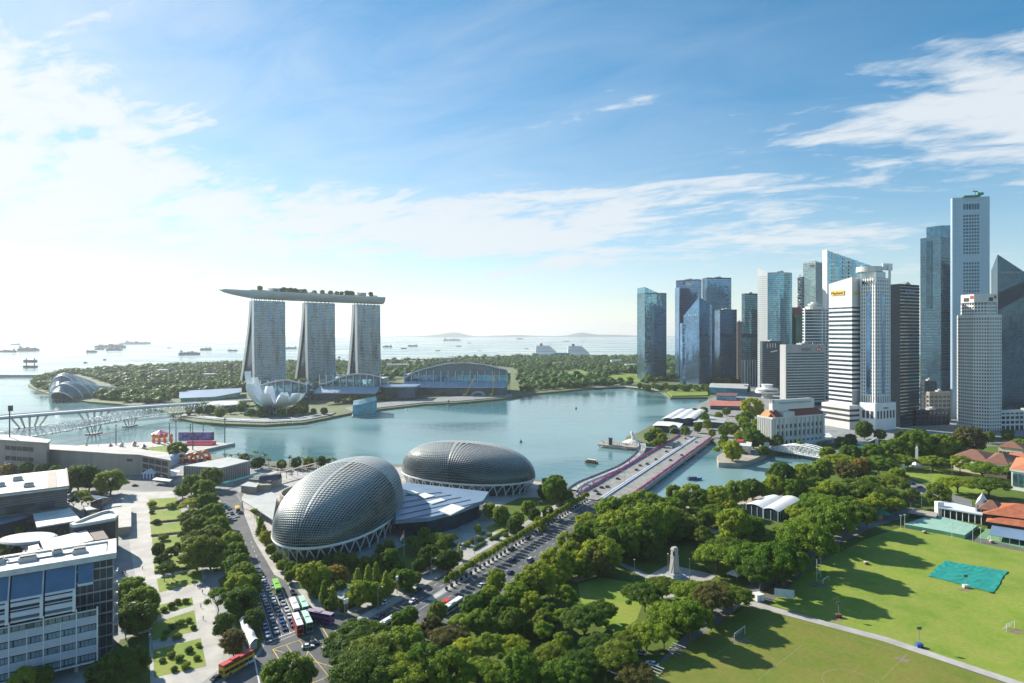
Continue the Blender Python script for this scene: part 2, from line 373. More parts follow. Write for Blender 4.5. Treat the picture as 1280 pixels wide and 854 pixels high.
YELLOW = mat('yellow paint', (.80, .48, .03), .45, var=.1)
BLUE = mat('blue paint', (.04, .12, .42), .45, var=.12)
GREENP = mat('bright green paint', (.22, .52, .06), .4, var=.08)
PURPLE = mat('purple paint', (.20, .05, .22), .4, var=.12)
MAGENTA = leafmat('magenta flowers', (.30, .015, .16), (.60, .05, .36), .2, 0)
TRUNK = mat('bark', (.12, .095, .07), .9, var=.3, scale=1.0)
LEAF_D = leafmat('dark leaves', (.050, .12, .014), (.17, .30, .032))
LEAF_M = leafmat('mid leaves', (.08, .185, .014), (.25, .41, .036))
LEAF_L = leafmat('light leaves', (.16, .26, .016), (.40, .52, .04))
LEAF_O = leafmat('olive brown leaves', (.10, .11, .026), (.25, .24, .06))
LEAF_Y = leafmat('yellow leaves', (.16, .17, .015), (.40, .36, .03), .3, .15)
LEAF_F = leafmat('far leaves', (.022, .09, .016), (.10, .22, .032), .3, 0)
TYRE = mat('tyre', (.02, .02, .02), .9, var=.1)
CARPAINT = mat('car paint', (1, 1, 1), .25, .0, var=.04, objcol=1, coat=.6)
CARGLASS = mat('car glass', (.02, .025, .03), .08, .0, var=.1)
LAMPW = mat('lamp glass', (.75, .75, .72), .2, var=.05)
SKIN = mat('skin', (.42, .26, .18), .6, var=.1)
CLOTH = mat('clothing', (1, 1, 1), .85, var=.08, objcol=1)
G_TEAL = glass('teal curtain glass', (.15, .33, .42))
G_BLUE = glass('blue curtain glass', (.11, .23, .38))
G_DARK = glass('dark curtain glass', (.035, .08, .115), .5)
G_PALE = glass('pale green glass', (.34, .47, .46), .7, .12)
G_GREEN = glass('green glass', (.07, .15, .13), .7)
G_MID = glass('window glass', (.05, .09, .12), .6, .08)
G_HOTEL = glass('hotel tower glass', (.13, .19, .225), .75, .12, (3.4, 3.4, 3.4), .06, .35, .5)
G_CRYSTAL = glass('pavilion glass', (.07, .25, .34), .6, .08, (4, 4, 4))
G_DOME = glass('dome glass', (.018, .05, .048), .4, .12, (1.5, 1.5, 1.5))
G_ICE = glass('conservatory glass', (.17, .22, .24), .2, .2, (5, 5, 5), .08, .2)
BLUELIGHT = mat('pale blue louvre', (.66, .70, .75), .5, var=.06, scale=.4)
UOBSTONE = mat('pale blue granite', (.34, .46, .55), .35, .25, var=.08, scale=.06, streak=True)
DARKGRAN = mat('dark granite', (.018, .026, .034), .65, spec=.15, var=.15)
# ---------------------------------------------------------------- water, land, roads, lawns
def structure(name, mb, m): return tag(mb.build(name, m), kind='structure')
SEA = -3.0
mb = MB(); mb.add([(20500*math.cos(2*math.pi*i/96), 20500*math.sin(2*math.pi*i/96), SEA) for i in range(96)], [tuple(range(96))]); structure('water', mb, WATER)
near = GP([(-420, 552), (0, 560), (62, 566), (100, 572), (150, 578), (210, 573), (235, 570), (262, 569), (290, 574), (345, 577), (440, 578), (505, 581), (560, 585), (640, 596), (690, 602), (716, 608), (722, 617), (738, 623), (775, 628), (812, 624), (850, 618), (905, 613), (960, 605), (1000, 590), (1050, 572), (1120, 560), (1200, 553), (1500, 551)]) + [(900, 40), (-700, 40)]
structure('ground', MB().prism(near, -7, 0), SOIL)
far = GP([(1700, 545), (1200, 547), (1100, 550), (1035, 556), (985, 563), (955, 567), (945, 573), (925, 580), (899, 579), (897, 572), (915, 562), (905, 556), (890, 551), (868, 549), (849, 549), (825, 556), (800, 553), (781, 552), (783, 546), (800, 540), (812, 533), (818, 529), (830, 527), (838, 520), (850, 515), (876, 505), (884, 502), (885, 496.5), (838, 497), (832, 491.5), (826, 489), (800, 485.5), (780, 483.5), (740, 485), (700, 489), (660, 492.5), (640, 497), (575, 503), (530, 505), (478, 511), (440, 516), (415, 521), (380, 528), (330, 531), (280, 529.5), (245, 527), (225, 523), (205, 513), (170, 508), (150, 505), (110, 502), (70, 495), (45, 487), (35, 481), (42, 475), (60, 470), (75, 464), (130, 461), (200, 456), (300, 453), (480, 451.5), (560, 449), (640, 446), (700, 445.2), (800, 446), (1000, 445), (1700, 444)])
structure('ground', MB().prism(far, -7, 0), mat('far ground', (.13, .16, .06), .9, var=.3, scale=.01))
def sheet(name, pts, z, m): return structure(name, MB().flat(GP(pts), z), m)
def slab(name, poly, z0, z1, m): return structure(name, MB().prism(poly, z0, z1), m)
# city side paving
sheet('pavement', [(-420, 556), (60, 570), (150, 580), (290, 578), (340, 585), (312, 608), (284, 625), (293, 664), (332, 804), (320, 870), (250, 930), (-300, 930)], .03, PAVE2)
sheet('pavement', [(150, 616), (215, 614), (222, 627), (236, 660), (251, 700), (265, 745), (288, 826), (245, 860), (170, 900), (150, 900), (178, 760), (165, 700), (158, 650)], .06, PAVE)
for q in ([(186, 624), (221, 622), (224, 633), (187, 637)], [(187, 639), (226, 636), (229, 650), (188, 654)], [(188, 657), (231, 652), (233, 665), (189, 670)], [(190, 673), (235, 668), (240, 688), (191, 692)], [(192, 696), (242, 691), (246, 709), (193, 716)], [(196, 724), (250, 711), (254, 727), (199, 741)], [(196, 757), (240, 747), (242, 757), (194, 771)], [(190, 780), (243, 763), (247, 789), (190, 801)], [(191, 813), (251, 798), (258, 833), (193, 847)]):
    sheet('lawn', q, .09, GRASS)
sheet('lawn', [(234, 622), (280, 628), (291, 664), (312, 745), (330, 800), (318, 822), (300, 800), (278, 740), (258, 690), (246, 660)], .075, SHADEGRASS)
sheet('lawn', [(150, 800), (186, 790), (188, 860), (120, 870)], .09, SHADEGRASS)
sheet('path', [(249, 727), (300, 697), (302, 705), (262, 733), (252, 735)], .11, PAVE2)
# Esplanade plaza and beds
sheet('pavement', [(340, 588), (500, 584), (600, 592), (700, 606), (714, 612), (716, 622), (612, 686), (497, 746), (432, 769), (402, 766), (385, 752), (370, 733), (346, 719), (321, 676), (306, 640), (302, 622), (315, 602)], .035, PAVE)
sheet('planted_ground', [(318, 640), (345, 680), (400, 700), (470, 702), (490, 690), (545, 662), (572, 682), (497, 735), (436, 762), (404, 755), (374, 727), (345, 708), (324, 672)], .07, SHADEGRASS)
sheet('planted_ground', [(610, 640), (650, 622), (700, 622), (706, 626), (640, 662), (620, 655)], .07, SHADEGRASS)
sheet('lawn', [(607, 660), (620, 654), (636, 659), (628, 664), (612, 665)], .10, GRASS)
# road frame along the bridge: s along, n across (to the right, towards the camera)
RD = (.487, .873); RN = (.873, -.487)
def RP(s, n): return (s*RD[0]+n*RN[0], s*RD[1]+n*RN[1])
def strip(s0, s1, n0, n1): return [RP(s0, n0), RP(s1, n0), RP(s1, n1), RP(s0, n1)]
structure('road', MB().flat(strip(168, 404, -171, -136), .05), ASPHALT)
structure('road', MB().flat(GP([(215, 890), (300, 838), (325, 818), (332, 804), (400, 771), (432, 769), (475, 775), (500, 800), (470, 854), (420, 930), (300, 960)]), .055), ASPHALT)
sheet('road', [(332, 804), (315, 747), (300, 692), (291, 663), (283, 640), (276, 626), (262, 617), (292, 614), (301, 628), (307, 646), (321, 680), (346, 723), (371, 738), (386, 757), (400, 771)], .045, ASPHALT)
sheet('road', [(60, 600), (165, 598), (240, 609), (296, 612), (303, 628), (270, 624), (160, 613), (60, 612)], .04, ASPHALT2)
slab('pavement', strip(172, 398, -175.5, -171), 0, .15, PAVE)
sheet('pavement', [(304, 640), (318, 676), (343, 719), (368, 733), (383, 752), (398, 768), (404, 765), (389, 749), (374, 728), (350, 713), (326, 672), (311, 640)], .14, PAVE)
structure('kerb', MB().prism(strip(214, 399, -161.4, -158.6), 0, .14), KERB)
# park between road and padang
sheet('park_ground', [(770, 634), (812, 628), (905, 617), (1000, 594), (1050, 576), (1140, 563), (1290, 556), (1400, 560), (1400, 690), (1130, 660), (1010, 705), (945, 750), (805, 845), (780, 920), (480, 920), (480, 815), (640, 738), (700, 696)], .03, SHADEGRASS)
sheet('lawn', [(722, 730), (750, 722), (790, 728), (808, 742), (796, 775), (772, 792), (735, 777), (725, 745)], .07, GRASS)
sheet('lawn', [(790, 668), (850, 652), (890, 662), (905, 690), (880, 714), (836, 705), (800, 712), (775, 698)], .07, SHADEGRASS)
sheet('lawn', [(880, 708), (912, 700), (925, 712), (898, 722)], .075, GRASS)
sheet('pavement', [(806, 722), (836, 706), (897, 719), (880, 731), (856, 734), (842, 747), (826, 748), (836, 733), (815, 728)], .10, PAVE)
sheet('path', [(768, 704), (774, 702), (815, 720), (810, 724)], .09, PAVE2)
sheet('path', [(712, 726), (740, 712), (760, 715), (744, 722), (722, 728)], .09, DIRT)
sheet('path', [(846, 646), (864, 652), (900, 664), (895, 668), (858, 658), (842, 650)], .09, DIRT)
sheet('path', [(850, 632), (890, 636), (940, 622), (990, 612), (1000, 618), (940, 632), (890, 645), (856, 640)], .08, DIRT)
sheet('road', [(790, 866), (850, 800), (905, 752), (960, 716), (1010, 684), (1080, 652), (1140, 634), (1150, 641), (1090, 660), (1030, 690), (985, 717), (940, 747), (880, 795), (830, 856)], .11, ASPHALT2)
sheet('lawn', [(985, 735), (1010, 712), (1080, 675), (1125, 660), (1190, 670), (1226, 680), (1300, 694), (1500, 732), (1500, 905), (1330, 876), (1270, 853), (1100, 795), (960, 756)], .13, GRASS)
sheet('lawn', [(935, 758), (960, 762), (1100, 800), (1265, 858), (1320, 905), (1100, 960), (790, 905), (815, 838), (872, 797)], .12, GRASS2)
sheet('path', [(905, 746), (940, 752), (1110, 797.5), (1280, 854), (1400, 890), (1400, 898), (1276, 860), (1105, 802.5), (935, 757), (905, 751)], .16, PAVE)
sheet('lawn', [(1120, 590), (1150, 578), (1180, 588), (1202, 598), (1232, 612), (1222, 624), (1180, 616), (1160, 606), (1138, 598)], .08, GRASS)
sheet('road', [(1110, 596), (1128, 596), (1150, 605), (1215, 626), (1215, 634), (1150, 617), (1118, 604)], .10, ASPHALT2)
# far side
sheet('pavement', [(849, 548), (868, 548), (890, 550), (910, 557), (930, 565), (985, 560), (1035, 554), (1200, 546), (1700, 544), (1700, 470), (1100, 470), (940, 475), (885, 500), (850, 516), (836, 522), (830, 530)], .05, PAVE2)
sheet('road', [(846, 545), (893, 550), (915, 536), (935, 520), (960, 500), (940, 498), (905, 520), (880, 533)], .09, DECKROAD)
for q in ([(704, 465), (722, 462), (743, 469), (730, 472.5), (696, 471)], [(748, 471), (780, 467), (801, 468), (801, 478), (770, 477.5)], [(683, 453.5), (705, 453), (712, 457), (690, 458)], [(740, 457.5), (765, 458), (768, 462), (745, 462.5)], [(610, 452), (640, 450.5), (655, 452.5), (625, 454)]):
    sheet('lawn', q, .3, FARGRASS)
slab('lawn', GP([(833, 489.5), (884, 487.5), (885, 495.3), (840, 496.2)]), 0, 2.0, FARGRASS)
slab('promenade', GP([(225, 521), (280, 527), (330, 529), (380, 526.5), (412, 520), (420, 516.5), (400, 519), (370, 522), (330, 524), (280, 523), (230, 518)]), 0, 1.2, PAVE2)
slab('promenade', GP([(440, 515), (478, 510), (530, 504), (575, 502), (640, 496), (640, 493), (560, 497), (478, 504), (430, 511)]), 0, 1.2, PAVE2)
slab('seawall', [(-2200, 1680), (-1250, 1640), (-1245, 1668), (-2200, 1712)], SEA-2, 3, CONC)
slab('seawall', GP([(826, 489.2), (800, 485.7), (780, 483.7), (740, 485.2), (740, 484.4), (780, 482.8), (800, 484.8), (826, 488.2)]), 0, 1.0, CONC)
# islands on the horizon
mb = MB()
def island(x0, x1, Y, peaks, name='island'):
    mb = MB(); n = 40; top = []
    for i in range(n+1):
        t = i/n; h = 12*math.sin(math.pi*t)**.4 + 6*abs(math.sin(9*t+x0))
        for c, w, a in peaks: h += a*math.exp(-((t-c)/w)**2)
        top.append((x0+(x1-x0)*t, h))
    rows = [[(x, Y-900, SEA) for x, h in top], [(x, Y-400, SEA+h*.6) for x, h in top], [(x, Y, SEA+h) for x, h in top], [(x, Y+700, SEA) for x, h in top]]
    structure(name, mb.grid(rows), FARGRASS2)
FARGRASS2 = mat('island forest', (.05, .075, .04), .9, var=.3, scale=.002)
island(PX(478, 17500), PX(660, 17500), 17500, [(.50, .09, 95), (.38, .12, 40), (.8, .1, 25)])
island(PX(600, 18500), PX(830, 18500), 18500, [(.55, .06, 90), (.7, .15, 45), (.2, .1, 40)])
island(PX(100, 17500), PX(310, 17500), 17500, [(.6, .2, 25)])
island(PX(800, 18000), PX(1400, 18000), 18000, [(.5, .2, 60)])

# painted markings
mk = MB()
def dash(a, b, w, z, mi=0):
    dx, dy = b[0]-a[0], b[1]-a[1]; l = math.hypot(dx, dy) or 1; nx, ny = -dy/l*w/2, dx/l*w/2
    mk.add([(a[0]-nx, a[1]-ny, z), (b[0]-nx, b[1]-ny, z), (b[0]+nx, b[1]+ny, z), (a[0]+nx, a[1]+ny, z)], [(0, 1, 2, 3)], mi)
for n in (-167.6, -164.4, -154.6, -151, -147.5, -143.8, -140):
    s = 190
    while s < 396: dash(RP(s, n), RP(s+3, n), .22, .085); s += 7.5
for n, mi in ((-170.4, 1), (-161.9, 0), (-158.2, 0), (-136.6, 1)): dash(RP(190, n), RP(398, n), .2, .085, mi)
for n in (-152.6, -156): pass
D2 = (-.478, .878); N2 = (.878, .478)
def Q(s, n): return (s*D2[0]+n*N2[0], s*D2[1]+n*N2[1])     # frame of the avenue with the queue
for n in (31.8, 35, 38.2, 41.4, 44.8): dash(Q(247, n), Q(300, n), .2, .085)
dash(G(333, 803), G(372, 788), .5, .09); dash(G(337, 806.5), G(374, 791), .25, .09)
yb = GP([(341, 812), (390, 795), (430, 838), (372, 862)])
for i in range(4): dash(yb[i], yb[(i+1) % 4], .3, .09, 1)
dash(yb[0], yb[2], .25, .092, 1); dash(yb[1], yb[3], .25, .094, 1)
for a, b in ((.33, .33), (.66, .66)):
    L4 = lambda p, q, t: (p[0]+(q[0]-p[0])*t, p[1]+(q[1]-p[1])*t)
    dash(L4(yb[0], yb[1], a), L4(yb[3], yb[2], a), .2, .096, 1)
dash(G(318, 824), G(325, 858), .5, .09); dash(G(395, 772), G(412, 800), .35, .09, 1); dash(G(412, 800), G(424, 830), .35, .09, 1)
for i in range(7):
    a = Q(262+i*9, 36); 
for t in range(9): dash(Q(300+t*8, 33), Q(303+t*8, 33), .2, .085); dash(Q(300+t*8, 36), Q(303+t*8, 36), .2, .085)
structure('road_markings', mk, [LINEW, LINEY])
fm = MB(); mk = fm
for a, b in (((868, 838), (905, 812)), ((905, 812), (985, 772)), ((1102, 850), (1134, 818)), ((948, 850), (1004, 806)), ((1134, 818), (1004, 778))):
    dash(G(*a), G(*b), .10, .15)
c = G(1066, 856)
for i in range(14): dash((c[0]+9*math.cos(i*.22), c[1]+9*math.sin(i*.22)), (c[0]+9*math.cos(i*.22+.22), c[1]+9*math.sin(i*.22+.22)), .10, .15)
structure('field_markings', fm, [mat('faint turf line', (.33, .36, .22), .9), LINEY])
SOILP = mat('worn turf', (.20, .17, .09), .9, var=.35, scale=.4)
rs = random.Random(4)
for px, py, r in ((924, 800, 3.2), (1268, 789, 2.6), (1128, 824, 2.2), (1046, 776, 2.0), (1150, 811, 2.4), (1024, 732, 3), (1206, 738, 2), (905, 770, 2.6)):
    c = G(px, py); structure('worn_turf', MB().flat([(c[0]+r*rs.uniform(.6, 1.3)*1.3*math.cos(i*.449), c[1]+r*rs.uniform(.6, 1.3)*math.sin(i*.449)) for i in range(14)], .142), SOILP)
# haze over the bay: pale, even, higher than the tallest tower, the sky stays outside
hz = MB().box((0, 0, -8), (44000, 44000, 320)).build('haze', [])
hm = bpy.data.materials.new('haze'); hm.use_nodes = True
hn = hm.node_tree; hn.nodes.remove(hn.nodes['Principled BSDF'])
pv = hn.nodes.new('ShaderNodeVolumePrincipled'); pv.inputs['Color'].default_value = (.86, .93, 1, 1); pv.inputs['Density'].default_value = 5.2e-5; pv.inputs['Anisotropy'].default_value = .35
hn.links.new(pv.outputs[0], hn.nodes['Material Output'].inputs['Volume'])
hz.data.materials.append(hm); tag(hz, kind='stuff')
# ---------------------------------------------------------------- towers of the business district
def quadfoot(pl, pc, pr, Y, phi, dep=None):
    """footprint with its near corner at column pc, left face ending at column pl, right face at pr"""
    f = R(phi); s, c = math.sin(f), math.cos(f); xc = PX(pc, Y); kl = (pl-640)/F; kr = (pr-640)/F
    b = (kr*Y-xc)/(c-kr*s)
    a = (xc-kl*Y)/(s+kl*c) if dep is None else dep
    C = (xc, Y); Rr = (xc+b*c, Y+b*s); Ll = (xc-a*s, Y+a*c)
    return [C, Rr, (Rr[0]+Ll[0]-C[0], Rr[1]+Ll[1]-C[1]), Ll]
def bands(mb, poly, z0, z1, fh, bh, off, mi=0):
    poly = ccw(poly); o = offset(poly, off); n = len(poly); z = z0
    while z + bh <= z1 + .01:
        k = len(mb.v)
        for q, zz in ((poly, z), (o, z), (o, z+bh), (poly, z+bh)): mb.v += [(p[0], p[1], zz) for p in q]
        for r in range(3):
            for i in range(n):
                j = (i+1) % n; mb.f.append((k+r*n+i, k+r*n+j, k+(r+1)*n+j, k+(r+1)*n+i)); mb.m.append(mi)
        z += fh
def fins(mb, poly, z0, z1, sp, w, off, edges=None, mi=0):
    poly = ccw(poly); n = len(poly)
    for i in range(n):
        if edges is not None and i not in edges: continue
        a, b = poly[i], poly[(i+1) % n]; l = pdist(a, b)
        if l < .5: continue
        d = ((b[0]-a[0])/l, (b[1]-a[1])/l); nn = (d[1], -d[0]); k = max(1, round(l/sp)); st = l/k
        for j in range(k+1):
            t = j*st; p = (a[0]+d[0]*(t-w/2), a[1]+d[1]*(t-w/2), z0)
            mb.obox(p, (d[0]*w, d[1]*w, 0), (-nn[0]*.02, -nn[1]*.02, 0), (0, 0, z1-z0), mi)
            mb.obox(p, (d[0]*w, d[1]*w, 0), (nn[0]*off, nn[1]*off, 0), (0, 0, z1-z0), mi)
def centre(p): return (sum(a[0] for a in p)/len(p), sum(a[1] for a in p)/len(p))
def tower(name, label, poly, z1, wall, bandm=None, fh=4.0, bh=1.1, bo=.22, fsp=0, fw=.3, fo=.3, finm=None, cat='tower', z0=0, zb=None, plant=True, tops=None, edges=None, parapet=2.0, group='towers of the business district'):
    poly = ccw(poly); c = centre(poly); t = thing(name, label, cat, (c[0], c[1], z0), group)
    mb = MB()
    if tops: mb.prism(poly, z0, tops, 0, 0)
    else: mb.prism(poly, z0, z1, 0, 1)
    mb.build('facade', [wall, CONC], t)
    zt = min(tops) if tops else z1
    if bandm:
        mb = MB(); bands(mb, poly, zb if zb is not None else z0+fh, zt-.3, fh, bh, bo); mb.build('floor_bands', bandm, t)
    if fsp:
        mb = MB(); fins(mb, poly, z0+.5, zt-.2, fsp, fw, fo, edges); mb.build('mullions', finm or bandm, t)
    if plant and not tops:
        mb = MB(); o = offset(poly, .05); i = offset(poly, -.5)
        n = len(o); k = len(mb.v)
        for q, zz in ((o, zt-.4), (o, zt+parapet), (i, zt+parapet), (i, zt-.4)): mb.v += [(p[0], p[1], zz) for p in q]
        for r in range(3):
            for a in range(n): b = (a+1) % n; mb.f.append((k+r*n+a, k+r*n+b, k+(r+1)*n+b, k+(r+1)*n+a)); mb.m.append(0)
        mb.build('parapet', finm or bandm or wall, t)
        mb = MB(); w = math.sqrt(abs(area2(poly)/2)); a = math.atan2(poly[1][1]-poly[0][1], poly[1][0]-poly[0][0])
        mb.box((c[0], c[1], zt-.1), (w*.45, w*.4, 4), a); mb.box((c[0]+w*.1, c[1], zt+3.9), (w*.2, w*.2, 1.6), a)
        mb.build('roof_plant', GREYST, t)
    return t
def txt(parent, s, size, loc, ang, m, name='sign_lettering', ext=.06):
    cu = bpy.data.curves.new('lettering', 'FONT'); cu.body = s; cu.size = size; cu.extrude = ext; cu.align_x = 'CENTER'; cu.resolution_u = 2
    o = bpy.data.objects.new('tmp_lettering', cu); COL.objects.link(o)
    me = bpy.data.meshes.new_from_object(o.evaluated_get(bpy.context.evaluated_depsgraph_get()))
    bpy.data.objects.remove(o); bpy.data.curves.remove(cu); me.materials.clear(); me.materials.append(m)
    t = bpy.data.objects.new(name, me); COL.objects.link(t); t.parent = parent
    org = Vector((0, 0, 0)); q = parent
    while q: org += q.location; q = q.parent
    t.location = Vector(loc)-org; t.rotation_euler = (R(90), 0, ang); return t
def edge_pt(a, b, t, off, z):
    l = pdist(a, b); d = ((b[0]-a[0])/l, (b[1]-a[1])/l)
    return (a[0]+(b[0]-a[0])*t+d[1]*off, a[1]+(b[1]-a[1])*t-d[0]*off, z)
def ang(a, b): return math.atan2(b[1]-a[1], b[0]-a[0])

# -- waterfront glass towers, left to right
f = quadfoot(796.5, 806, 833, 1480, 12)
h = HZ(367, 1480); t = tower('office_tower', 'leftmost teal glass tower of the skyline with a higher sloping left edge', f, h, G_TEAL, DARKC, 4.2, .7, .12, 3.2, .18, .2, DARKC)
q = [f[0], (f[0][0]+(f[1][0]-f[0][0])*.45, f[0][1]+(f[1][1]-f[0][1])*.45)]; q += [(q[1][0]+(f[3][0]-f[0][0])*.9, q[1][1]+(f[3][1]-f[0][1])*.9), (f[3][0], f[3][1])]
MB().prism(offset(ccw(q), -.2), h-1, [h+16, h+6, h+6, h+16]).build('crown', G_TEAL, t)
f = quadfoot(845, 872, 877, 1520, 45)
h = HZ(350, 1520); t = tower('office_tower', 'tall blue glass tower with ribbed right side and small red and white roof sign', f, h, G_BLUE, DARKC, 4.2, .9, .15, 0)
MB().prism(quadfoot(840.5, 849, 850, 1525, 5, 30), 0, HZ(359, 1520)).build('wing', G_BLUE, t)
txt(t, 'DBS', 9, edge_pt(f[3], f[0], .62, 1, h-12), ang(f[3], f[0]), WHITE, 'roof_sign')
e = edge_pt(f[3], f[0], .34, .6, h-9); MB().obox(e, (4*math.cos(ang(f[3], f[0])), 4*math.sin(ang(f[3], f[0])), 0), (0, 0, 7), (.2, -.2, 0)).build('roof_sign_emblem', RED, t)
f = quadfoot(878, 884, 914, 1470, 8); h = HZ(348, 1470)
t = tower('office_tower', 'tallest blue glass tower of the waterfront group, its left edge pale', f, h, G_BLUE, G_DARK, 4.2, .8, .12, 3.4, .2, .2, DARKC)
f = quadfoot(893, 900, 921, 1395, 5); h = HZ(388, 1395)
tower('office_tower', 'dark blue glass slab in front of the tallest waterfront tower, lower than it', f, h, G_BLUE, G_DARK, 4.2, 1.2, .12, 0)
f = quadfoot(854.5, 874, 890, 1370, 25); h = HZ(391, 1370)
t = tower('office_tower', 'low blue glass tower with a gabled glass top and a lower left shoulder', f, 0, G_BLUE, None, 4.2, tops=[HZ(371, 1370), HZ(382, 1370), HZ(385, 1370), HZ(394, 1370)])
mb = MB(); bands(mb, f, 5, HZ(396, 1370), 4.2, .5, .1); mb.build('floor_bands', DARKC, t)
MB().prism(quadfoot(850, 853, 858, 1368, 15), 0, HZ(404, 1368)).build('wing', G_BLUE, t)
mb = MB(); a = edge_pt(f[0], f[1], .22, .2, 3); mb.box((a[0], a[1], 2), (1.8, .8, HZ(410, 1370)-2), ang(f[0], f[1])); mb.build('recess', DARKC, t)
for i in range(5): a = edge_pt(f[3], f[0], .35+.14*i, .3, HZ(394.5, 1370)); MB().box(a, (3.2, .6, 3.6), ang(f[3], f[0])).build('sky_opening', G_PALE, t)
f = quadfoot(919, 921.5, 928, 1560, 10); tower('residential_block', 'narrow brown slab half hidden between two dark glass towers', f, HZ(403, 1560), mat('brown cladding', (.25, .17, .14), .7), CONC, 3.5, .8, .2, cat='tower')
f = quadfoot(927, 931, 947, 1330, 8); h = HZ(368, 1330)
t = tower('office_tower', 'grey glass tower with a dark machine storey half way and columns at its foot', f, h, G_TEAL, DARKC, 4.0, 1.3, .2, 0)
mb = MB(); o = offset(ccw(f), .3); mb.prism(o, HZ(422, 1330), HZ(417.5, 1330)); mb.build('machine_storey', DARKC, t)
mb = MB(); fins(mb, ccw(f), 0, HZ(450, 1330), 6, 1.0, 1.0); mb.build('columns', OFFW, t)
# white fin tower
Y = 1240; f = quadfoot(958, 960, 990, Y, 4); h = HZ(342, Y)
n = 7; cur = []
for i in range(n+1):
    u = i/n; a = (f[0][0]+(f[1][0]-f[0][0])*u, f[0][1]+(f[1][1]-f[0][1])*u - 9*math.sin(math.pi*u)); cur.append(a)
t = tower('office_tower', 'curved green glass tower held by a tall pointed white fin', cur+[f[2], f[3]], h, G_TEAL, OFFW, 4.0, .35, .15, 2.6, .15, .15, STEEL)
a = (PX(947, Y+16), Y+16); b = (PX(959.5, Y-2), Y-2); c2 = (b[0]+3, b[1]+28); d = (a[0]+12, a[1]+20)
fin = MB().prism([a, b, c2, d], 0, [HZ(336, Y)+4, h+2, h+2, HZ(336, Y)]).build('white_fin', WHITE, t)
mb = MB(); bands(mb, ccw([a, b, c2, d]), 4, h-2, 4.0, .9, .12); mb.build('fin_slots', GREYST, fin)
f = quadfoot(950, 953, 977, 1150, 6); h = HZ(428, 1150)
t = tower('office_block', 'short dark office block with white roof posts and a faint white sign', f, h, G_DARK, SLATE, 3.8, 1.3, .2, 0, finm=DARKC)
for i in range(4): p = edge_pt(f[0], f[1], .25+.14*i, .4, h-10); MB().box(p, (1, 1, 8)).build('roof_post', WHITE, t)
p = edge_pt(f[0], f[1], .42, .6, h-19); MB().obox(p, (13*math.cos(R(6)), 13*math.sin(R(6)), 2.5), (0, 0, 2.0), (.1, -.2, 0)).build('sign', WHITE, t)
f = quadfoot(964.5, 967, 984, 1290, 6); h = HZ(385, 1290)
t = tower('office_tower', 'dark green glass block with white edge posts left of the red roofed one', f, h, G_GREEN, DARKC, 4, .6, .12, 2.4, .15, .2, GREYST)
p = edge_pt(f[0], f[1], 0, .5, 0); MB().box(p, (1.4, 1.4, h-2)).build('edge_post', WHITE, t)
f = quadfoot(983, 985, 1004, 1270, 6); h = HZ(405, 1270)
t = tower('office_tower', 'dark green block topped by a red box behind the blue striped tower', f, h, G_GREEN, DARKC, 4, .6, .12, 2.4, .15, .2, DARKC, plant=False)
g = [(a[0]+1, a[1]+6) for a in quadfoot(984, 986, 1003, 1270, 6)]; MB().prism(g, h, HZ(384, 1270)).build('red_roof_box', mat('red cladding', (.33, .09, .07), .6), t)
MB().prism(quadfoot(994, 995, 1004, 1262, 6, 12), h-40, HZ(393, 1262)).build('roof_box', G_GREEN, t)
# tower with planted balconies
Y = 1400; f = quadfoot(997, 1003, 1008, Y, 20); h = HZ(346, Y)
t = tower('residential_tower', 'slim dark tower with zigzag balconies sticking out all the way up', f, h, G_DARK, GREYST, 3.6, .5, .4, cat='tower', plant=False)
z = 90; i = 0
while z < h+8:
    p = edge_pt(f[3], f[0], .2+.3*(i % 3), 1.5, z); MB().box(p, (6, 4, 1.6), R(20)+(.5 if i % 2 else -.4)).build('balcony', OFFW, t); p = edge_pt(f[0], f[1], .5, 1.2, z+2); MB().box(p, (5, 3.5, 1.4), R(20)+(.4 if i % 2 else -.5)).build('balcony', OFFW, t); z += 7; i += 1
f = quadfoot(1004, 1019.5, 1029, 1380, 38); h = HZ(328, 1380)
t = tower('office_tower', 'pale green slab tower with a dark right flank behind the sloped glass roof', f, h, G_PALE, OFFW, 4, .35, .1, 3, .15, .15, OFFW)
mb = MB(); o = offset(ccw(f), .25); mb.prism([o[0], o[1], f[1], f[0]], 4, h-.3); mb.build('dark_flank', G_DARK, t)
p = edge_pt(f[3], f[0], .55, .8, h-9); MB().obox(p, (10*math.sin(R(38)), -10*math.cos(R(38)), 0), (0, 0, 4), (-.2, -.2, 0)).build('sign', BROWNTILE, t)
# sloped glass tower
Y = 1180; f = quadfoot(1028.5, 1034, 1092, Y, 2); w = f[1][0]-f[0][0]
tp = [HZ(313, Y), HZ(333, Y), HZ(331.5, Y), HZ(314, Y)]
f2 = [f[0], f[1], (f[1][0]+2, f[1][1]+38), (f[3][0], f[3][1])]
t = thing('office_tower', 'glass tower with a roof sloping down to the right and a white left edge', 'tower', (f[0][0], f[0][1], 0), 'towers of the business district')
MB().prism(f2, 0, tp).build('facade', G_PALE, t)
mb = MB(); z = 5
for k in range(70):
    z = 5+k*4.1
    tmax = 1.0 if z < tp[1]-2 else (tp[0]-2-z)/(tp[0]-tp[1])
    if tmax <= .02: break
    mb.obox((f[0][0], f[0][1], z), (w*tmax*math.cos(R(2)), w*tmax*math.sin(R(2)), 0), (0, -.25, 0), (0, 0, 2.6))
mb.build('glass_bands', G_TEAL, t)
MB().prism([(f[3][0]-.6, f[3][1]), (f[0][0]-.6, f[0][1]-.8), (f[0][0]+1.2, f[0][1]-.8), (f[3][0]+1.2, f[3][1])], 0, tp[0]+1.5).build('white_edge', WHITE, t)
mb = MB()
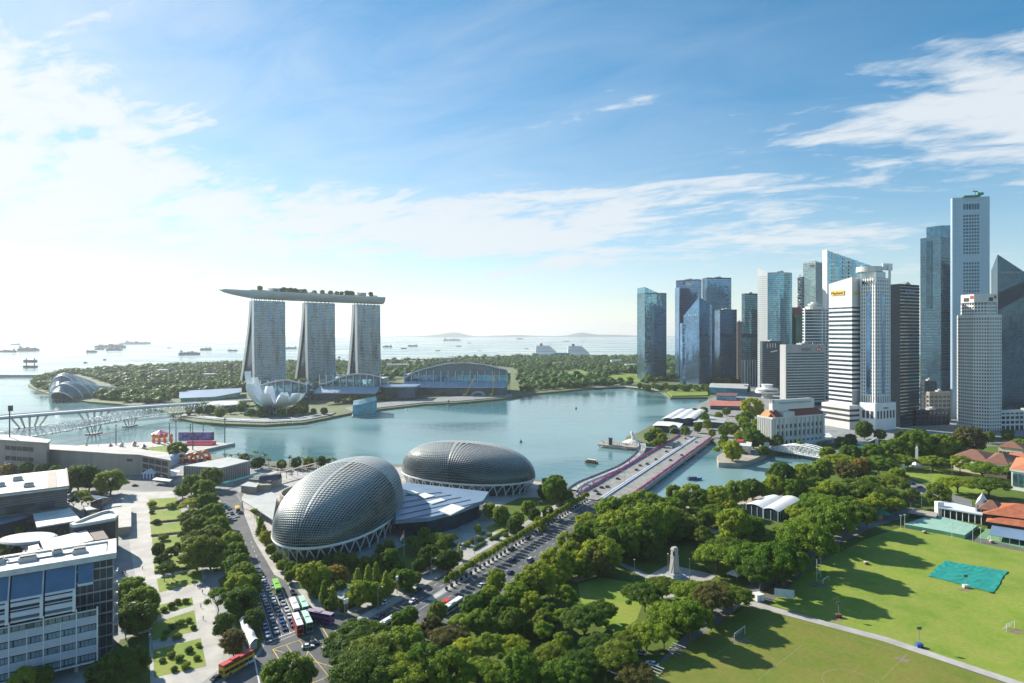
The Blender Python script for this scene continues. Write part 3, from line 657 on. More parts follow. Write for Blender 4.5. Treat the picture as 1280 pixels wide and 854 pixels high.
for k in range(9):
    for u in (.09, .33, .46):
        z = HZ(320+k*4.6, Y)
        if z < (tp[0]-u*(tp[0]-tp[1])-4): MB().obox((f[0][0]+w*u, f[0][1]-.3, z), (w*(.09 if u < .2 else .08), 0, 0), (0, -.3, 0), (0, 0, 4)).build('sky_terrace', OFFW, t)
# blue-white striped tower with round crown
Y = 1080; f = quadfoot(1003.5, 1006, 1036, Y, 6); h = HZ(387, Y)
t = tower('office_tower', 'white framed tower with dark blue window bands and a stepped round white crown', f, h, G_MID, WHITE, 5.2, 1.9, .35, 0, finm=WHITE)
mb = MB(); o = offset(ccw(f), .5)
for u in (0, .72, .86, 1.0): p = edge_pt(f[0], f[1], u, .45, HZ(430, Y)); MB().box(p, (1.6, 1.2, h-HZ(430, Y)), R(6)).build('pier', WHITE, t)
c = centre(f); mb = MB(); mb.cyl((c[0]-5, c[1]-6, h), 15, 5, 20); mb.cyl((c[0]-5, c[1]-6, h+7), 11, 3, 20); mb.cyl((c[0]-5, c[1]-6, h+5), 9, 2, 16, 0); mb.cyl((c[0]-5, c[1]-6, h+10), 6, 3, 16)
mb.build('round_crown', OFFW, t)
g = quadfoot(1000, 1003, 1041, Y-14, 6); mb = MB(); mb.prism(g, 0, HZ(432, Y-14)); mb.build('lower_block', G_MID, t)
mb = MB(); bands(mb, ccw(g), 5, HZ(432, Y-14), 5.2, 2.0, .4); fins(mb, ccw(g), 0, HZ(428, Y-14), 9, 1.0, .6); mb.build('lower_block_bands', OFFW, t)
# bank block with the hexagon sign
Y = 960; f = quadfoot(975.5, 982.5, 1031, Y, 14); h = HZ(432.5, Y)
t = tower('bank_building', 'pale office block with even window bands and HSBC sign with red and white hexagon', f, h, G_MID, mat('pale green stone', (.52, .55, .50), .6, var=.1), 4.3, 1.9, .45, 0, cat='office block', zb=6, finm=GREYST)
mb = MB(); o = offset(ccw(f), .5); mb.prism([o[0], o[1], f[1], f[0]], h-11, h+1.5); mb.prism([o[3], o[0], f[0], f[3]], 0, h+1.5)
fins(mb, ccw(f), 0, h, 70, 1.8, .7, [0]); mb.build('stone_frame', GREYST, t)
mb = MB(); fins(mb, ccw(f), 4, h-11, 3.2, .12, .3, [0]); mb.build('mullions', GREYST, t)
txt(t, 'HSBC', 8.2, edge_pt(f[0], f[1], .52, .75, h-8.6), R(14), BLACK)
mb = MB()
u = Vector((math.cos(R(14)), math.sin(R(14)), 0)); v = Vector((0, 0, 1)); o3 = Vector(edge_pt(f[0], f[1], .83, .8, h-5.6)); nn = Vector((math.sin(R(14)), -math.cos(R(14)), 0))
def pl(pts, off, mi): mb.add([o3+u*a*3.1+v*b*3.1+nn*off for a, b in pts], [tuple(range(len(pts)))], mi)
pl([(-1, -1), (1, -1), (1, 1), (-1, 1)], 0, 1); pl([(-2, 0), (-1, -1), (-1, 1)], .04, 0); pl([(2, 0), (1, 1), (1, -1)], .04, 0); pl([(-1, 1), (0, 0), (1, 1)], .04, 0); pl([(-1, -1), (1, -1), (0, 0)], .04, 0)
mb.build('hexagon_emblem', [RED, WHITE], t)
# tiger-striped bank tower with lit curve
Y = 742; f = quadfoot(1036.5, 1065, 1077, Y, 20); h = HZ(348.5, Y)
t = tower('bank_tower', 'tall white and dark striped tower with a blank white top and yellow bank sign', f, h-34, G_MID, WHITE, 5.4, 2.7, .35, 0, cat='tower', plant=False, zb=28)
tp = MB(); g = offset(ccw(f), .35); tp.prism(g, h-34, [h+2, h+2, h-2, h-4]); tp.build('blank_top', OFFW, t)
a3 = ang(f[3], f[0]); p = edge_pt(f[3], f[0], .12, .75, h-19); w = pdist(f[3], f[0])
sg = MB().obox(p, (w*.56*math.cos(a3), w*.56*math.sin(a3), 0), (0, 0, 5.6), (-.2, -.3, 0)).build('sign_board', YELLOW, t)
txt(sg, 'Maybank', 5.0, edge_pt(f[3], f[0], .38, 1.2, h-17.8), a3, BLACK)
p = edge_pt(f[0], f[1], .2, .7, h-19); MB().obox(p, (9*math.cos(R(20)), 9*math.sin(R(20)), 0), (0, 0, 2.5), (.2, -.3, 0)).build('sign_board', YELLOW, t)
g = offset(ccw(f), .4); MB().prism([g[0], g[1], f[1], f[0]], 0, 45).build('stone_base', GREYST, t)
g = [(p[0], p[1]) for p in quadfoot(1027, 1062, 1077, Y-10, 20)]
MB().prism(g, 0, HZ(506, Y)).build('podium', OFFW, t)
mb = MB(); bands(mb, ccw(g), 9, HZ(508, Y), 6, 2.6, .3); mb.build('podium_bands', DARKC, t)
# white tower with vertical stripes
Y = 725; f = quadfoot(1076.5, 1094, 1112, Y, 25); h = HZ(347, Y)
t = tower('bank_tower', 'white tower with dark vertical window strips, cut corners and a round roof frame', f, h, G_MID, WHITE, 4.3, 1.5, .2, 3.1, 1.5, .55, WHITE, cat='tower', zb=40, plant=False)
g = offset(ccw(f), -3); mb = MB(); mb.prism(g, h, h+8); mb.build('roof_storey', WHITE, t)
mb = MB(); c = centre(f)
for i in range(4): mb.tube([(f[i][0], f[i][1], h-8), (f[i][0], f[i][1], h+(16 if i != 0 else 6))], 1.6, 4)
mb.build('corner_posts', WHITE, t)
mb = MB(); mb.lathe((c[0]-5, c[1]+4, h+8), [(14, 0), (14, 6), (13.2, 6), (13.2, 1), (8, 1.5), (1, 2)], 28); mb.build('round_roof_frame', OFFW, t)
mb = MB(); mb.obox((f[1][0]-8, f[1][1], h+10), (14, 4, 0), (1, 3, 0), (0, 0, 8)); mb.build('roof_frame', WHITE, t)
a3 = ang(f[3], f[0]); txt(t, '\u4e2d\u56fd\u94f6\u884c', 4.2, edge_pt(f[3], f[0], .55, .9, h-7), a3, DARKC)
mb = MB(); p = Vector(edge_pt(f[3], f[0], .18, .95, h-5.4)); q = Vector((math.cos(a3), math.sin(a3), 0))
mb.add([p+q*1.9*math.cos(i*.45)+Vector((0, 0, 1.9*math.sin(i*.45))) for i in range(14)], [tuple(range(14))]); mb.build('round_emblem', DARKC, t)
for i, (e0, e1) in enumerate(((f[3], f[0]), (f[0], f[1]))):
    mb = MB(); p = edge_pt(e0, e1, .42, .58, 42); d = ang(e0, e1); mb.obox(p, (5*math.cos(d), 5*math.sin(d), 0), (.25*math.sin(d), -.25*math.cos(d), 0), (0, 0, h-60)); mb.build('glass_strip', G_BLUE, t)
g = quadfoot(1074, 1094, 1120, Y-6, 25); hp = HZ(504, Y); MB().prism(g, 0, hp).build('podium', WHITE, t)
mb = MB()
for i in range(3): p = edge_pt(g[3], g[0], .2+.26*i, .03, 14); d = ang(g[3], g[0]); mb.obox(p, (3.2*math.cos(d), 3.2*math.sin(d), 0), (.25*math.sin(d), -.25*math.cos(d), 0), (0, 0, 9))
for i in range(6): p = edge_pt(g[0], g[1], .1+.15*i, .03, 14); d = ang(g[0], g[1]); mb.obox(p, (2.6*math.cos(d), 2.6*math.sin(d), 0), (.25*math.sin(d), -.25*math.cos(d), 0), (0, 0, 9))
mb.build('podium_windows', DARKC, t)
txt(t, '\u4e2d\u56fd\u94f6\u884c', 2.6, edge_pt(g[0], g[1], .5, .3, hp-7), ang(g[0], g[1]), DARKC)
# dark tower
Y = 745; f = quadfoot(1111, 1125, 1149, Y, 30); h = HZ(357, Y)
t = tower('office_tower', 'black granite tower with thin pale window bands beside the white striped tower', f, h, G_DARK, DARKGRAN, 4.1, 2.3, .25, 0, finm=DARKGRAN)
p = edge_pt(f[0], f[1], .26, .6, h-6.5); d = ang(f[0], f[1])
# the lettering itself is too small to read in the photograph: a row of short blue bars
mb = MB(); p = edge_pt(f[0], f[1], .58, .6, h-7)
for i in range(9):
    q = edge_pt(f[0], f[1], .24+.062*i, .6, h-8); mb.obox(q, (1.0*math.cos(d), 1.0*math.sin(d), 0), (.1, -.15, 0), (0, 0, 2.2+.9*(i % 3 == 0)))
mb.build('sign', mat('blue sign', (.10, .22, .50), .4), t)
G_STEP = glass('dusky teal glass', (.075, .17, .23), .65)
# tower with stacked prisms
Y = 905; f = quadfoot(1150.5, 1176, 1189, Y, 28); h = HZ(295, Y)
t = tower('office_tower', 'tall stepped teal glass tower with chamfered top left of the pale blue granite tower', f, h, G_STEP, DARKC, 4.1, 1.2, .15, 0, plant=False)
g = quadfoot(1158, 1176, 1188, Y+6, 28); MB().prism(g, h, [HZ(281, Y), HZ(279, Y), HZ(279, Y), HZ(281, Y)]).build('upper_block', G_STEP, t)
g = offset(ccw(f), .6); MB().prism([g[0], g[1], f[1], f[0]], 60, h-3).build('right_flank', G_DARK, t)
mb = MB(); bands(mb, ccw([g[0], g[1], f[1], f[0]]), 64, h-30, 4.1, 1.4, .2); mb.build('right_flank_bands', DARKC, t)
p = edge_pt(f[3], f[0], .3, .1, 150); d = ang(f[3], f[0]); mb = MB(); mb.obox(p, (8*math.cos(d), 8*math.sin(d), 0), (.4*math.sin(d), -.4*math.cos(d), 0), (0, 0, h-155)); mb.build('recess', G_DARK, t)
# tallest tower
Y = 830; f = quadfoot(1188, 1190.5, 1237, Y, -14); h = HZ(247.5, Y)
t = tower('office_tower', 'tallest tower, pale blue granite with a central field of small square windows', f, h, UOBSTONE, None, 4, plant=False)
mb = MB(); d = ang(f[0], f[1]); w = pdist(f[0], f[1])
def win(r0, r1, y0, y1):
    z0, z1 = HZ(y1, Y), HZ(y0, Y); n = r1
    for r in range(n):
        zz = z0+(z1-z0)*r/n
        for c in range(6):
            p = edge_pt(f[0], f[1], .30+.074*c, .03, zz); mb.obox(p, (w*.050*math.cos(d), w*.050*math.sin(d), 0), (.2*math.sin(d), -.2*math.cos(d), 0), (0, 0, (z1-z0)/n*.62))
win(0, 12, 268, 318); win(0, 24, 327, 430); 
for c in range(6): p = edge_pt(f[0], f[1], .30+.074*c, .03, HZ(263, Y)); mb.obox(p, (w*.055*math.cos(d), w*.055*math.sin(d), 0), (.2*math.sin(d), -.2*math.cos(d), 0), (0, 0, 7.5))
tag(mb.build('windows', G_MID, t), kind='stuff')
mb = MB(); bands(mb, ccw(f), 5, h-.5, 8.2, .18, .05); fins(mb, ccw(f), 0, h-1, 4.2, .14, .06); mb.build('stone_joints', mat('joint grey', (.27, .33, .38), .5), t)
mb = MB(); c = centre(f); mb.box((c[0], c[1], h), (20, 16, 1.5), d); mb.box((c[0]+6, c[1]-10, h+1.4), (8, 3, 3)); mb.tube([(c[0]-2, c[1]-12, h+1), (c[0]-2, c[1]-12, h+6)], .5); mb.box((c[0]-2, c[1]-12, h+5), (9, 1.5, 1.2), .3); mb.build('roof_plant', GREENROOF, t)
# octagonal pale tower
Y = 715
def octo(pl, pr, Y, ch=.27, rot=.25):
    xl, xr = PX(pl, Y), PX(pr, Y); r = (xr-xl)/2*.93; c = (PX((pl+pr)/2, Y+r), Y+r); ca, sa = math.cos(rot), math.sin(rot); o = []
    for a, b in ((-1+ch*2, -1), (1-ch*2, -1), (1, -1+ch*2), (1, 1-ch*2), (1-ch*2, 1), (-1+ch*2, 1), (-1, 1-ch*2), (-1, -1+ch*2)):
        o.append((c[0]+r*.92*(a*ca-b*sa), c[1]+r*.92*(a*sa+b*ca)))
    return o
f = octo(1199, 1248, Y); h = HZ(396, Y)
t = tower('office_tower', 'pale eight sided tower with small windows and a red square emblem on top', f, h, G_MID, OFFW, 4.0, 2.0, .3, 2.7, 1.1, .32, OFFW, plant=False)
g = octo(1203.5, 1243, Y+5); h2 = HZ(367, Y); mb = MB(); mb.prism(g, h, h2-5); mb.build('upper_tier', G_MID, t)
mb = MB(); bands(mb, ccw(g), h, h2-12, 4, 2.0, .3); fins(mb, ccw(g), h, h2-11, 2.7, 1.1, .32); mb.prism(offset(ccw(g), .34), h2-10, h2); mb.build('upper_grid', OFFW, t)
mb = MB(); mb.prism(offset(ccw(f), .36), h-1, h+2.5); mb.build('cornice', OFFW, t)
g = ccw(g)
for i in (0, 6):
    a, b = g[i % 8], g[(i+1) % 8]; d = ang(a, b); p = edge_pt(a, b, .68, .5, h2-5.5); MB().obox(p, (4*math.cos(d), 4*math.sin(d), 0), (.15*math.sin(d), -.15*math.cos(d), 0), (0, 0, 3.6)).build('red_emblem', RED, t)
    p = edge_pt(a, b, .15, .5, h2-8.5); MB().obox(p, (pdist(a, b)*.42*math.cos(d), pdist(a, b)*.42*math.sin(d), 0), (.12*math.sin(d), -.12*math.cos(d), 0), (0, 0, 4.4)).build('top_opening', DARKC, t)
# dark prism tower at the right edge
Y = 905; f = [(PX(1239, Y+26), Y+26), (PX(1247, Y), Y), (PX(1332, Y-10), Y-10), (PX(1330, Y+60), Y+60)]
t = tower('office_tower', 'dark blue tower with a steep triangular glass peak at the right edge of the photo', f, 0, G_DARK, None, 4.2, tops=[HZ(336, Y), HZ(318, Y), HZ(374, Y), HZ(352, Y)])
mb = MB(); bands(mb, ccw(f), 6, HZ(400, Y), 4.2, .6, .15); mb.build('floor_bands', DARKC, t)
mb = MB(); d = ang(f[1], f[2]); w = pdist(f[1], f[2])
p = edge_pt(f[1], f[2], 0, .25, 0); a = HZ(352, Y); b = HZ(383, Y)
mb.add([edge_pt(f[1], f[2], .01, .25, HZ(366, Y)), edge_pt(f[1], f[2], .62, .25, HZ(345, Y)), edge_pt(f[1], f[2], .62, .25, HZ(360, Y)), edge_pt(f[1], f[2], .01, .25, HZ(388, Y))], [(0, 1, 2, 3)])
mb.build('dark_cut', DARKC, t)
txt(t, 'ONE RAFFLES PLACE', 3.6, edge_pt(f[1], f[2], .19, .4, HZ(342, Y)), d, STEEL)
# low buildings at the feet of the towers
for lab, pl, pc, pr, Y, ph, top, wl, bm in (
    ('dark low block between the black granite tower and the pale granite tower', 1140, 1146, 1186, 760, 10, 515, G_DARK, DARKC),
    ('brownish low block with roof garden in the gap behind the dark low block', 1158, 1162, 1188, 800, 8, 492, G_DARK, TANC),
    ('low grey block behind the dark tower of the gap, below the stepped tower', 1151, 1156, 1170, 840, 8, 478, G_DARK, DARKC),
    ('pale stone bank hall with tall windows at the foot of the eight sided tower', 1243, 1251, 1330, 725, 8, 516, G_MID, OFFW)):
    f = quadfoot(pl, pc, pr, Y, ph); tower('low_building', lab, f, HZ(top, Y), wl, bm, 5.5, 2.2, .3, 6, 1.5, .4, bm, cat='building', group='low buildings below the towers')
# round control-tower like restaurant
c = G(959, 497); t = thing('round_tower', 'white round tower with two ringed disc floors behind the hotel trees', 'tower', c+(0,))
MB().cyl((c[0], c[1], 0), 9, HZ(490, c[1]), 20).build('shaft', OFFW, t)
zb = HZ(486.5, c[1]); MB().lathe((c[0], c[1], zb-8), [(9, 0), (20, 1.5), (20.5, 4.5), (15, 5), (15, 6.5), (19, 7), (18, 9.5), (8, 10)], 36).build('disc_floors', WHITE, t)
MB().lathe((c[0], c[1], zb+2), [(9, 0), (9, 5.5), (10, 5.6), (10, 6.5), (4, 7)], 24).build('top_drum', WHITE, t)
MB().lathe((c[0], c[1], zb-3.4), [(15.2, 0), (15.2, 1.8), (12, 1.9)], 30).build('window_ring', DARKC, t)
# ---------------------------------------------------------------- hotel towers, sky park, museum, halls, domes
E = Vector((.7071, .7071, 0)); QD = Vector((-.7071, .7071, 0)); UP = Vector((0, 0, 1))
F1 = Vector((-520, 1240, 0))
def hotel(k, width, spread, ht, label):
    o = F1 + E*k; t = thing('hotel_tower', label, 'tower', tuple(o), 'three hotel towers under the sky park')
    def prof(s):   # s 0..1 height: (front outer, front inner, rear inner, rear outer) depths
        lean = (1-s)**1.35; rear = spread*lean; fr = -6*(1-s)**2.5
        return fr, fr+10, max(fr+10.2, 13+rear-1), 22+rear
    N = 18
    def leg(i0, i1, a, b, name, m, ins=0.0):
        P = []
        for n in range(N+1):
            s = n/N; p = prof(s); z = ht*s
            P.append([o+E*a+QD*p[i0]+UP*z, o+E*b+QD*p[i0]+UP*z, o+E*b+QD*p[i1]+UP*z, o+E*a+QD*p[i1]+UP*z])
        mb = MB(); mb.grid(P, 0, True); k2 = len(mb.v)-4; mb.f.append((k2, k2+1, k2+2, k2+3)); mb.m.append(0)
        return mb.build(name, m, t)
    leg(0, 1, .8, width-.8, 'front_slab', G_HOTEL); leg(2, 3, .8, width-.8, 'rear_slab', G_HOTEL)
    leg(0, 1, 0, .8, 'end_wall', WHITE); leg(2, 3, 0, .8, 'end_wall', WHITE); leg(0, 1, width-.8, width, 'end_wall', WHITE); leg(2, 3, width-.8, width, 'end_wall', WHITE)
    leg(1, 2, 3, width-3, 'atrium_glass', G_DARK)
    mb = MB(); nf = 52
    for i in range(1, nf):
        z = ht*i/nf; s = z/ht; p = prof(s)[0]
        mb.obox(o+E*.9+QD*p+UP*z, E*(width-1.8), -QD*.35, UP*.55)
    for i in range(1, 15):
        P = [[o+E*(width*i/15-.12)+QD*(prof(n/N)[0]-.4)+UP*(ht*n/N), o+E*(width*i/15+.12)+QD*(prof(n/N)[0]-.4)+UP*(ht*n/N)] for n in range(N+1)]
        mb.grid(P)
    mb.build('balcony_grid', STEEL, t)
    mb = MB(); p = prof(1)
    for i in range(7): mb.tube([o+E*(4+(width-8)*i/6)+QD*6+UP*ht, o+E*(4+(width-8)*i/6)+QD*3+UP*(ht+5)], .7, 5); mb.tube([o+E*(4+(width-8)*i/6)+QD*17+UP*ht, o+E*(4+(width-8)*i/6)+QD*20+UP*(ht+5)], .7, 5)
    mb.build('roof_struts', G_CRYSTAL, t); return t
hotel(0, 66, 54, 180, 'left hotel tower, widest splayed white legs, below the overhanging end of the roof deck')
hotel(114, 66, 40, 180, 'middle hotel tower of the three joined by the long roof deck')
hotel(235, 62, 25, 180, 'right hotel tower of the three, bright shimmering stripes down its glass')
# roof deck shaped like a long hull
c0 = F1 + QD*11; L0, L1 = -66, 303
t = thing('sky_park', 'long boat shaped roof deck lying across the three hotel towers', 'roof deck', tuple(c0+UP*184))
P = []; D = []; N = 44
for i in range(N+1):
    u = i/N; s = L0+(L1-L0)*u
    w = 19*min(1, (math.sin(min(1, u/.55)*math.pi/2))**.75+.02) if u < .55 else 19*(1-.25*max(0, (u-.8)/.2)**2)
    bow = 26*(u-.5)**2*4*.35; dz = 197+2.5*(1-u)**2*.8; dep = 15*min(1, (u/.22)**.6+.08)
    c = c0+E*s-QD*bow
    P.append([c+QD*(w*math.cos(a))+UP*(dz-dep*math.sin(a)**.8 if 0 < a < math.pi else dz) for a in [math.pi*j/12 for j in range(13)]]); D.append((c, w, dz))
mb = MB(); mb.grid(P); mb.f.append(tuple(range(len(mb.v)-13, len(mb.v)))); mb.m.append(0); mb.build('hull', mat('hull panels', (.36, .41, .45), .45, .2, var=.1, scale=.05), t, smooth=True)
mb = MB(); mb.grid([[c+QD*w+UP*dz, c-QD*w+UP*dz] for c, w, dz in D]); mb.build('deck', CONC, t)
mb = MB(); mb.grid([[c-QD*(w+.4)+UP*(dz-.8), c-QD*(w+.4)+UP*(dz+1.6)] for c, w, dz in D[1:]]); mb.grid([[c+QD*(w+.4)+UP*(dz-.8), c+QD*(w+.4)+UP*(dz+1.6)] for c, w, dz in D[1:]]); mb.build('parapet', STEEL, t)
mb = MB()
c = D[14][0]; mb.obox(c-E*12-QD*8+UP*197, E*22, QD*16, UP*10); mb.build('roof_house', GREYST, t)
mb = MB(); c = D[38][0]; mb.obox(c-E*9-QD*7+UP*197, E*15, QD*14, UP*10); mb.build('roof_house', GREYST, t)
mb = MB()
for i in (8, 10, 11, 18, 20, 24, 27): c, w, dz = D[i]; mb.obox(c-E*5-QD*(w*.6)+UP*dz, E*10, QD*8, UP*3.5)
mb.build('pavilions', TANC, t)
mb = MB(); rr = random.Random(8)
for k in range(1500):
    i = rr.choice([9, 12, 13, 16, 17, 18, 19, 20, 21, 22, 25, 26, 28, 29, 30, 31, 32, 33, 34, 35, 36, 40, 41]); c, w, dz = D[i]; o = c-QD*(w*rr.uniform(.75, .98))+E*rr.uniform(-4, 4)+UP*(dz+1+abs(rr.gauss(0, 1.6))); a = Vector((rr.uniform(-1, 1), rr.uniform(-1, 1), rr.uniform(-1, 1)))*.9; b = Vector((rr.uniform(-1, 1), rr.uniform(-1, 1), rr.uniform(-1, 1)))*.9
    mb.quad(o-a, o-b, o+a, o+b)
tag(mb.build('edge_planting', LEAF_D, t), kind='stuff')
SKYTREES = [D[i][0]-QD*(D[i][1]*random.uniform(-.1, .7))+UP*D[i][2]+E*random.uniform(-4, 4) for i in (10, 12, 15, 16, 16, 17, 17, 18, 18, 19, 19, 20, 20, 21, 24, 26, 29, 29, 30, 30, 31, 31, 32, 32, 33, 34, 34, 35, 35, 36, 40)]
PETAL = mat('white petal cladding', (.86, .86, .85), .45, var=.05)
# lotus shaped museum
c = G(345, 516); t = thing('museum', 'white lotus shaped museum of ten upturned petals beside the bay', 'museum', c+(0,))
pet = [(200, 40, 60, 10), (236, 44, 44, 9), (164, 40, 50, 9), (128, 34, 36, 9), (272, 42, 31, 10), (305, 40, 28, 10), (338, 39, 29, 10), (10, 38, 27, 9), (48, 36, 25, 9), (90, 34, 26, 9)]
for a, Rr, H, w in pet:
    a = R(a); d = Vector((math.cos(a), math.sin(a), 0)); s_ = Vector((-math.sin(a), math.cos(a), 0)); P = []
    for i in range(13):
        u = i/12; q = u*math.pi/2
        r = 3+(Rr-3)*math.sin(q)**.9; z = 9+(H-9)*(1-math.cos(q))**.85; ww = w*(.25+.75*math.sin(min(1, u*1.15)*math.pi/2))*(1-.5*u**3); th = 1.5+8*u*(1-u*.25)
        nn = Vector((0, 0, 1))*math.sin(q)*-.2 + d*-.9; nn = (d*-math.cos(q*.9)*.0+UP*math.cos(q)*1.0 - d*math.sin(q)*.9)
        o = Vector((c[0], c[1], 0))+d*r+UP*z
        P.append([o-s_*ww, o-s_*ww*.6-nn*1.6, o+s_*ww*.6-nn*1.6, o+s_*ww, o+s_*ww*.85+nn*th, o-s_*ww*.85+nn*th])
    mb = MB(); mb.grid(P, 0, True); k = len(mb.v)-6; mb.f.append(tuple(range(k, k+6))); mb.m.append(0); pp = mb.build('petal', PETAL, t)
    mb = MB(); e = P[-1]; m_ = sum((Vector(x) for x in e), Vector())/6; mb.add([m_+(Vector(x)-m_)*.72+UP*.12+d*.15 for x in e], [tuple(range(6))]); mb.build('skylight', G_CRYSTAL, pp)
mb = MB()
for i in range(10):
    a = i*.628; mb.tube([(c[0]+15*math.cos(a), c[1]+15*math.sin(a), 0), (c[0]+11*math.cos(a+.3), c[1]+11*math.sin(a+.3), 13)], .8, 5); mb.tube([(c[0]+15*math.cos(a+.5), c[1]+15*math.sin(a+.5), 0), (c[0]+11*math.cos(a+.2), c[1]+11*math.sin(a+.2), 13)], .8, 5)
mb.build('diagrid_columns', OFFW, t)
MB().cyl((c[0], c[1], 0), 8, 10, 16).build('core', G_CRYSTAL, t)
MB().prism(GP([(305, 520), (336, 521), (338, 514), (318, 513)]), 0, [4, 14, 14, 5]).build('entrance_pavilion', G_CRYSTAL, t)
HALLWALL = mat('grey hall wall', (.19, .21, .22), .6, var=.12)
# arched halls by the water
def hall(label, pxs, Yd, base, depth, nbay, canopy):
    """pxs: silhouette of the arched front as (px, py) from left to right at distance Yd(px)"""
    P = [(PX(x, Yd(x)), Yd(x), HZ(y, Yd(x))) for x, y in pxs]
    t = thing('exhibition_hall', label, 'hall', (P[0][0], P[0][1], 0), 'arched halls along the bay front')
    a, b = P[0], P[-1]; l = pdist(a, b); d = ((b[0]-a[0])/l, (b[1]-a[1])/l); n = (d[1], -d[0])
    mb = MB()
    for i in range(len(P)-1):
        p, q = P[i], P[i+1]; zb = base+14
        mb.quad((p[0], p[1], zb), (q[0], q[1], zb), q, p)
    mb.build('arched_wall', HALLWALL, t)
    mb = MB(); st = len(P)-1
    for i in range(st):
        p, q = P[i], P[i+1]; ex = 7 if i % 2 == 0 else 4
        a1 = Vector((p[0]+n[0]*ex, p[1]+n[1]*ex, p[2]+1)); b1 = Vector((q[0]+n[0]*ex, q[1]+n[1]*ex, q[2]+1))
        mb.obox(a1, b1-a1, Vector((-n[0]*(depth+ex), -n[1]*(depth+ex), -18)), UP*1.8)
    mb.build('scalloped_roof', WHITE, t)
    mb = MB(); mb.prism([(a[0]-n[0]*.5, a[1]-n[1]*.5), (b[0]-n[0]*.5, b[1]-n[1]*.5), (b[0]-n[0]*depth, b[1]-n[1]*depth), (a[0]-n[0]*depth, a[1]-n[1]*depth)], 0, base+14.2); mb.build('glass_front', G_TEAL, t)
    mb = MB()
    for i in range(nbay+1):
        u = i/nbay; p = (a[0]+d[0]*l*u+n[0]*3, a[1]+d[1]*l*u+n[1]*3); mb.tube([(p[0], p[1], base), (p[0], p[1], base+22)], .7, 5)
    mb.build('columns', WHITE, t)
    mb = MB()
    for i in range(nbay):
        u0, u1 = i/nbay, (i+.97)/nbay
        p = [(a[0]+d[0]*l*u, a[1]+d[1]*l*u) for u in (u0, u1)]
        mb.hexa([(p[0][0]+n[0]*32, p[0][1]+n[1]*32, base-8), (p[1][0]+n[0]*32, p[1][1]+n[1]*32, base-8), (p[1][0]+n[0]*2, p[1][1]+n[1]*2, base), (p[0][0]+n[0]*2, p[0][1]+n[1]*2, base)]+[(p[0][0]+n[0]*32, p[0][1]+n[1]*32, base-6.4), (p[1][0]+n[0]*32, p[1][1]+n[1]*32, base-6.4), (p[1][0]+n[0]*2, p[1][1]+n[1]*2, base+1.6), (p[0][0]+n[0]*2, p[0][1]+n[1]*2, base+1.6)])
    mb.build('front_canopy', mat('blue white canopy', (.42, .52, .62), .4, .1, var=.1), t)
    mb = MB(); mb.prism([(a[0]+n[0]*28, a[1]+n[1]*28), (b[0]+n[0]*28, b[1]+n[1]*28), (b[0]+n[0]*2, b[1]+n[1]*2), (a[0]+n[0]*2, a[1]+n[1]*2)], 0, base-9.5)
    mb.build('podium', mat('podium glass', (.07, .10, .11), .3, .3, var=.5, scale=.08), t)
    return t
hall('right arched hall, largest of the three, grey wall under a stepped white roof', [(506, 474), (514, 468), (524, 464), (535, 461), (546, 458), (557, 456), (568, 455), (580, 454.5), (592, 455.3), (604, 456.5), (616, 459), (628, 462), (634, 464)], lambda x: 1165-(x-506)*.1, 22, 90, 14, 1)
hall('middle arched hall in front of the right hotel tower, stepped white roof', [(400, 481), (408, 480), (417, 477), (425, 473), (433, 470.5), (441, 468.8), (449, 468.2), (457, 468.6), (466, 469.8), (476, 472)], lambda x: 1075-(x-400)*.05, 20, 60, 9, 1)
hall('left arched hall half hidden behind the white lotus museum', [(326, 483), (335, 480), (345, 477.5), (355, 476), (365, 476.6), (375, 479), (384, 482)], lambda x: 1030, 14, 50, 6, 1)
# grey glass cylinder hall and small shells between
c = G(500, 499); t = thing('glass_hall', 'dark rounded glass hall with pale blue rim between two arched halls', 'hall', c+(0,))
MB().prism([(c[0]-32, c[1]), (c[0]-24, c[1]-12), (c[0], c[1]-18), (c[0]+28, c[1]-14), (c[0]+30, c[1]+30), (c[0]-30, c[1]+30)], 0, 21).build('glass_wall', G_DARK, t)
MB().prism([(c[0]-34, c[1]), (c[0]-25, c[1]-14), (c[0], c[1]-20), (c[0]+30, c[1]-16), (c[0]+32, c[1]+32), (c[0]-32, c[1]+32)], 21, 23.4).build('rim', PALEBLUE, t)
for px, py, r, lab in ((489, 480, 13, 'small white shell roof beside the middle arched hall'), (405, 486, 9, 'small white shell roof left of the middle arched hall')):
    c = G(px, py+12); t = thing('shell_roof', lab, 'roof', c+(0,))
    MB().lathe((c[0], c[1], HZ(py+1, c[1])-7), [(r*1.5, 0), (r*1.4, 3), (r, 6), (r*.5, 8), (.1, 8.6)], 16).build('shell', WHITE, t)
    MB().cyl((c[0], c[1], 0), r*1.2, HZ(py+1, c[1])-7, 14).build('drum', G_TEAL, t)
# crystal pavilion on the water
p = GP([(441, 521), (471, 519), (470, 513.5), (442, 516)], -2); Y = p[0][1]
t = thing('glass_pavilion', 'blue faceted glass pavilion standing in the bay', 'pavilion', (p[0][0], p[0][1], -3))
MB().prism(p, -3, [HZ(507, Y), HZ(503, Y), HZ(501.5, Y), HZ(505, Y)]).build('crystal', G_CRYSTAL, t)
MB().prism(offset(ccw(p), 1.5), -3.4, -1.2).build('base', CONC, t)
c = G(561, 507, SEA); t = thing('water_platform', 'dark floating platform with a mast in the bay beside the crane barge', 'platform', c+(SEA,))
MB().prism([(c[0]-5, c[1]), (c[0], c[1]-6), (c[0]+5, c[1]), (c[0], c[1]+6)], SEA-1, SEA+1.2).build('deck', SLATE, t); MB().tube([(c[0], c[1], SEA+1), (c[0], c[1], SEA+9)], .9, 6).build('mast', SLATE, t)
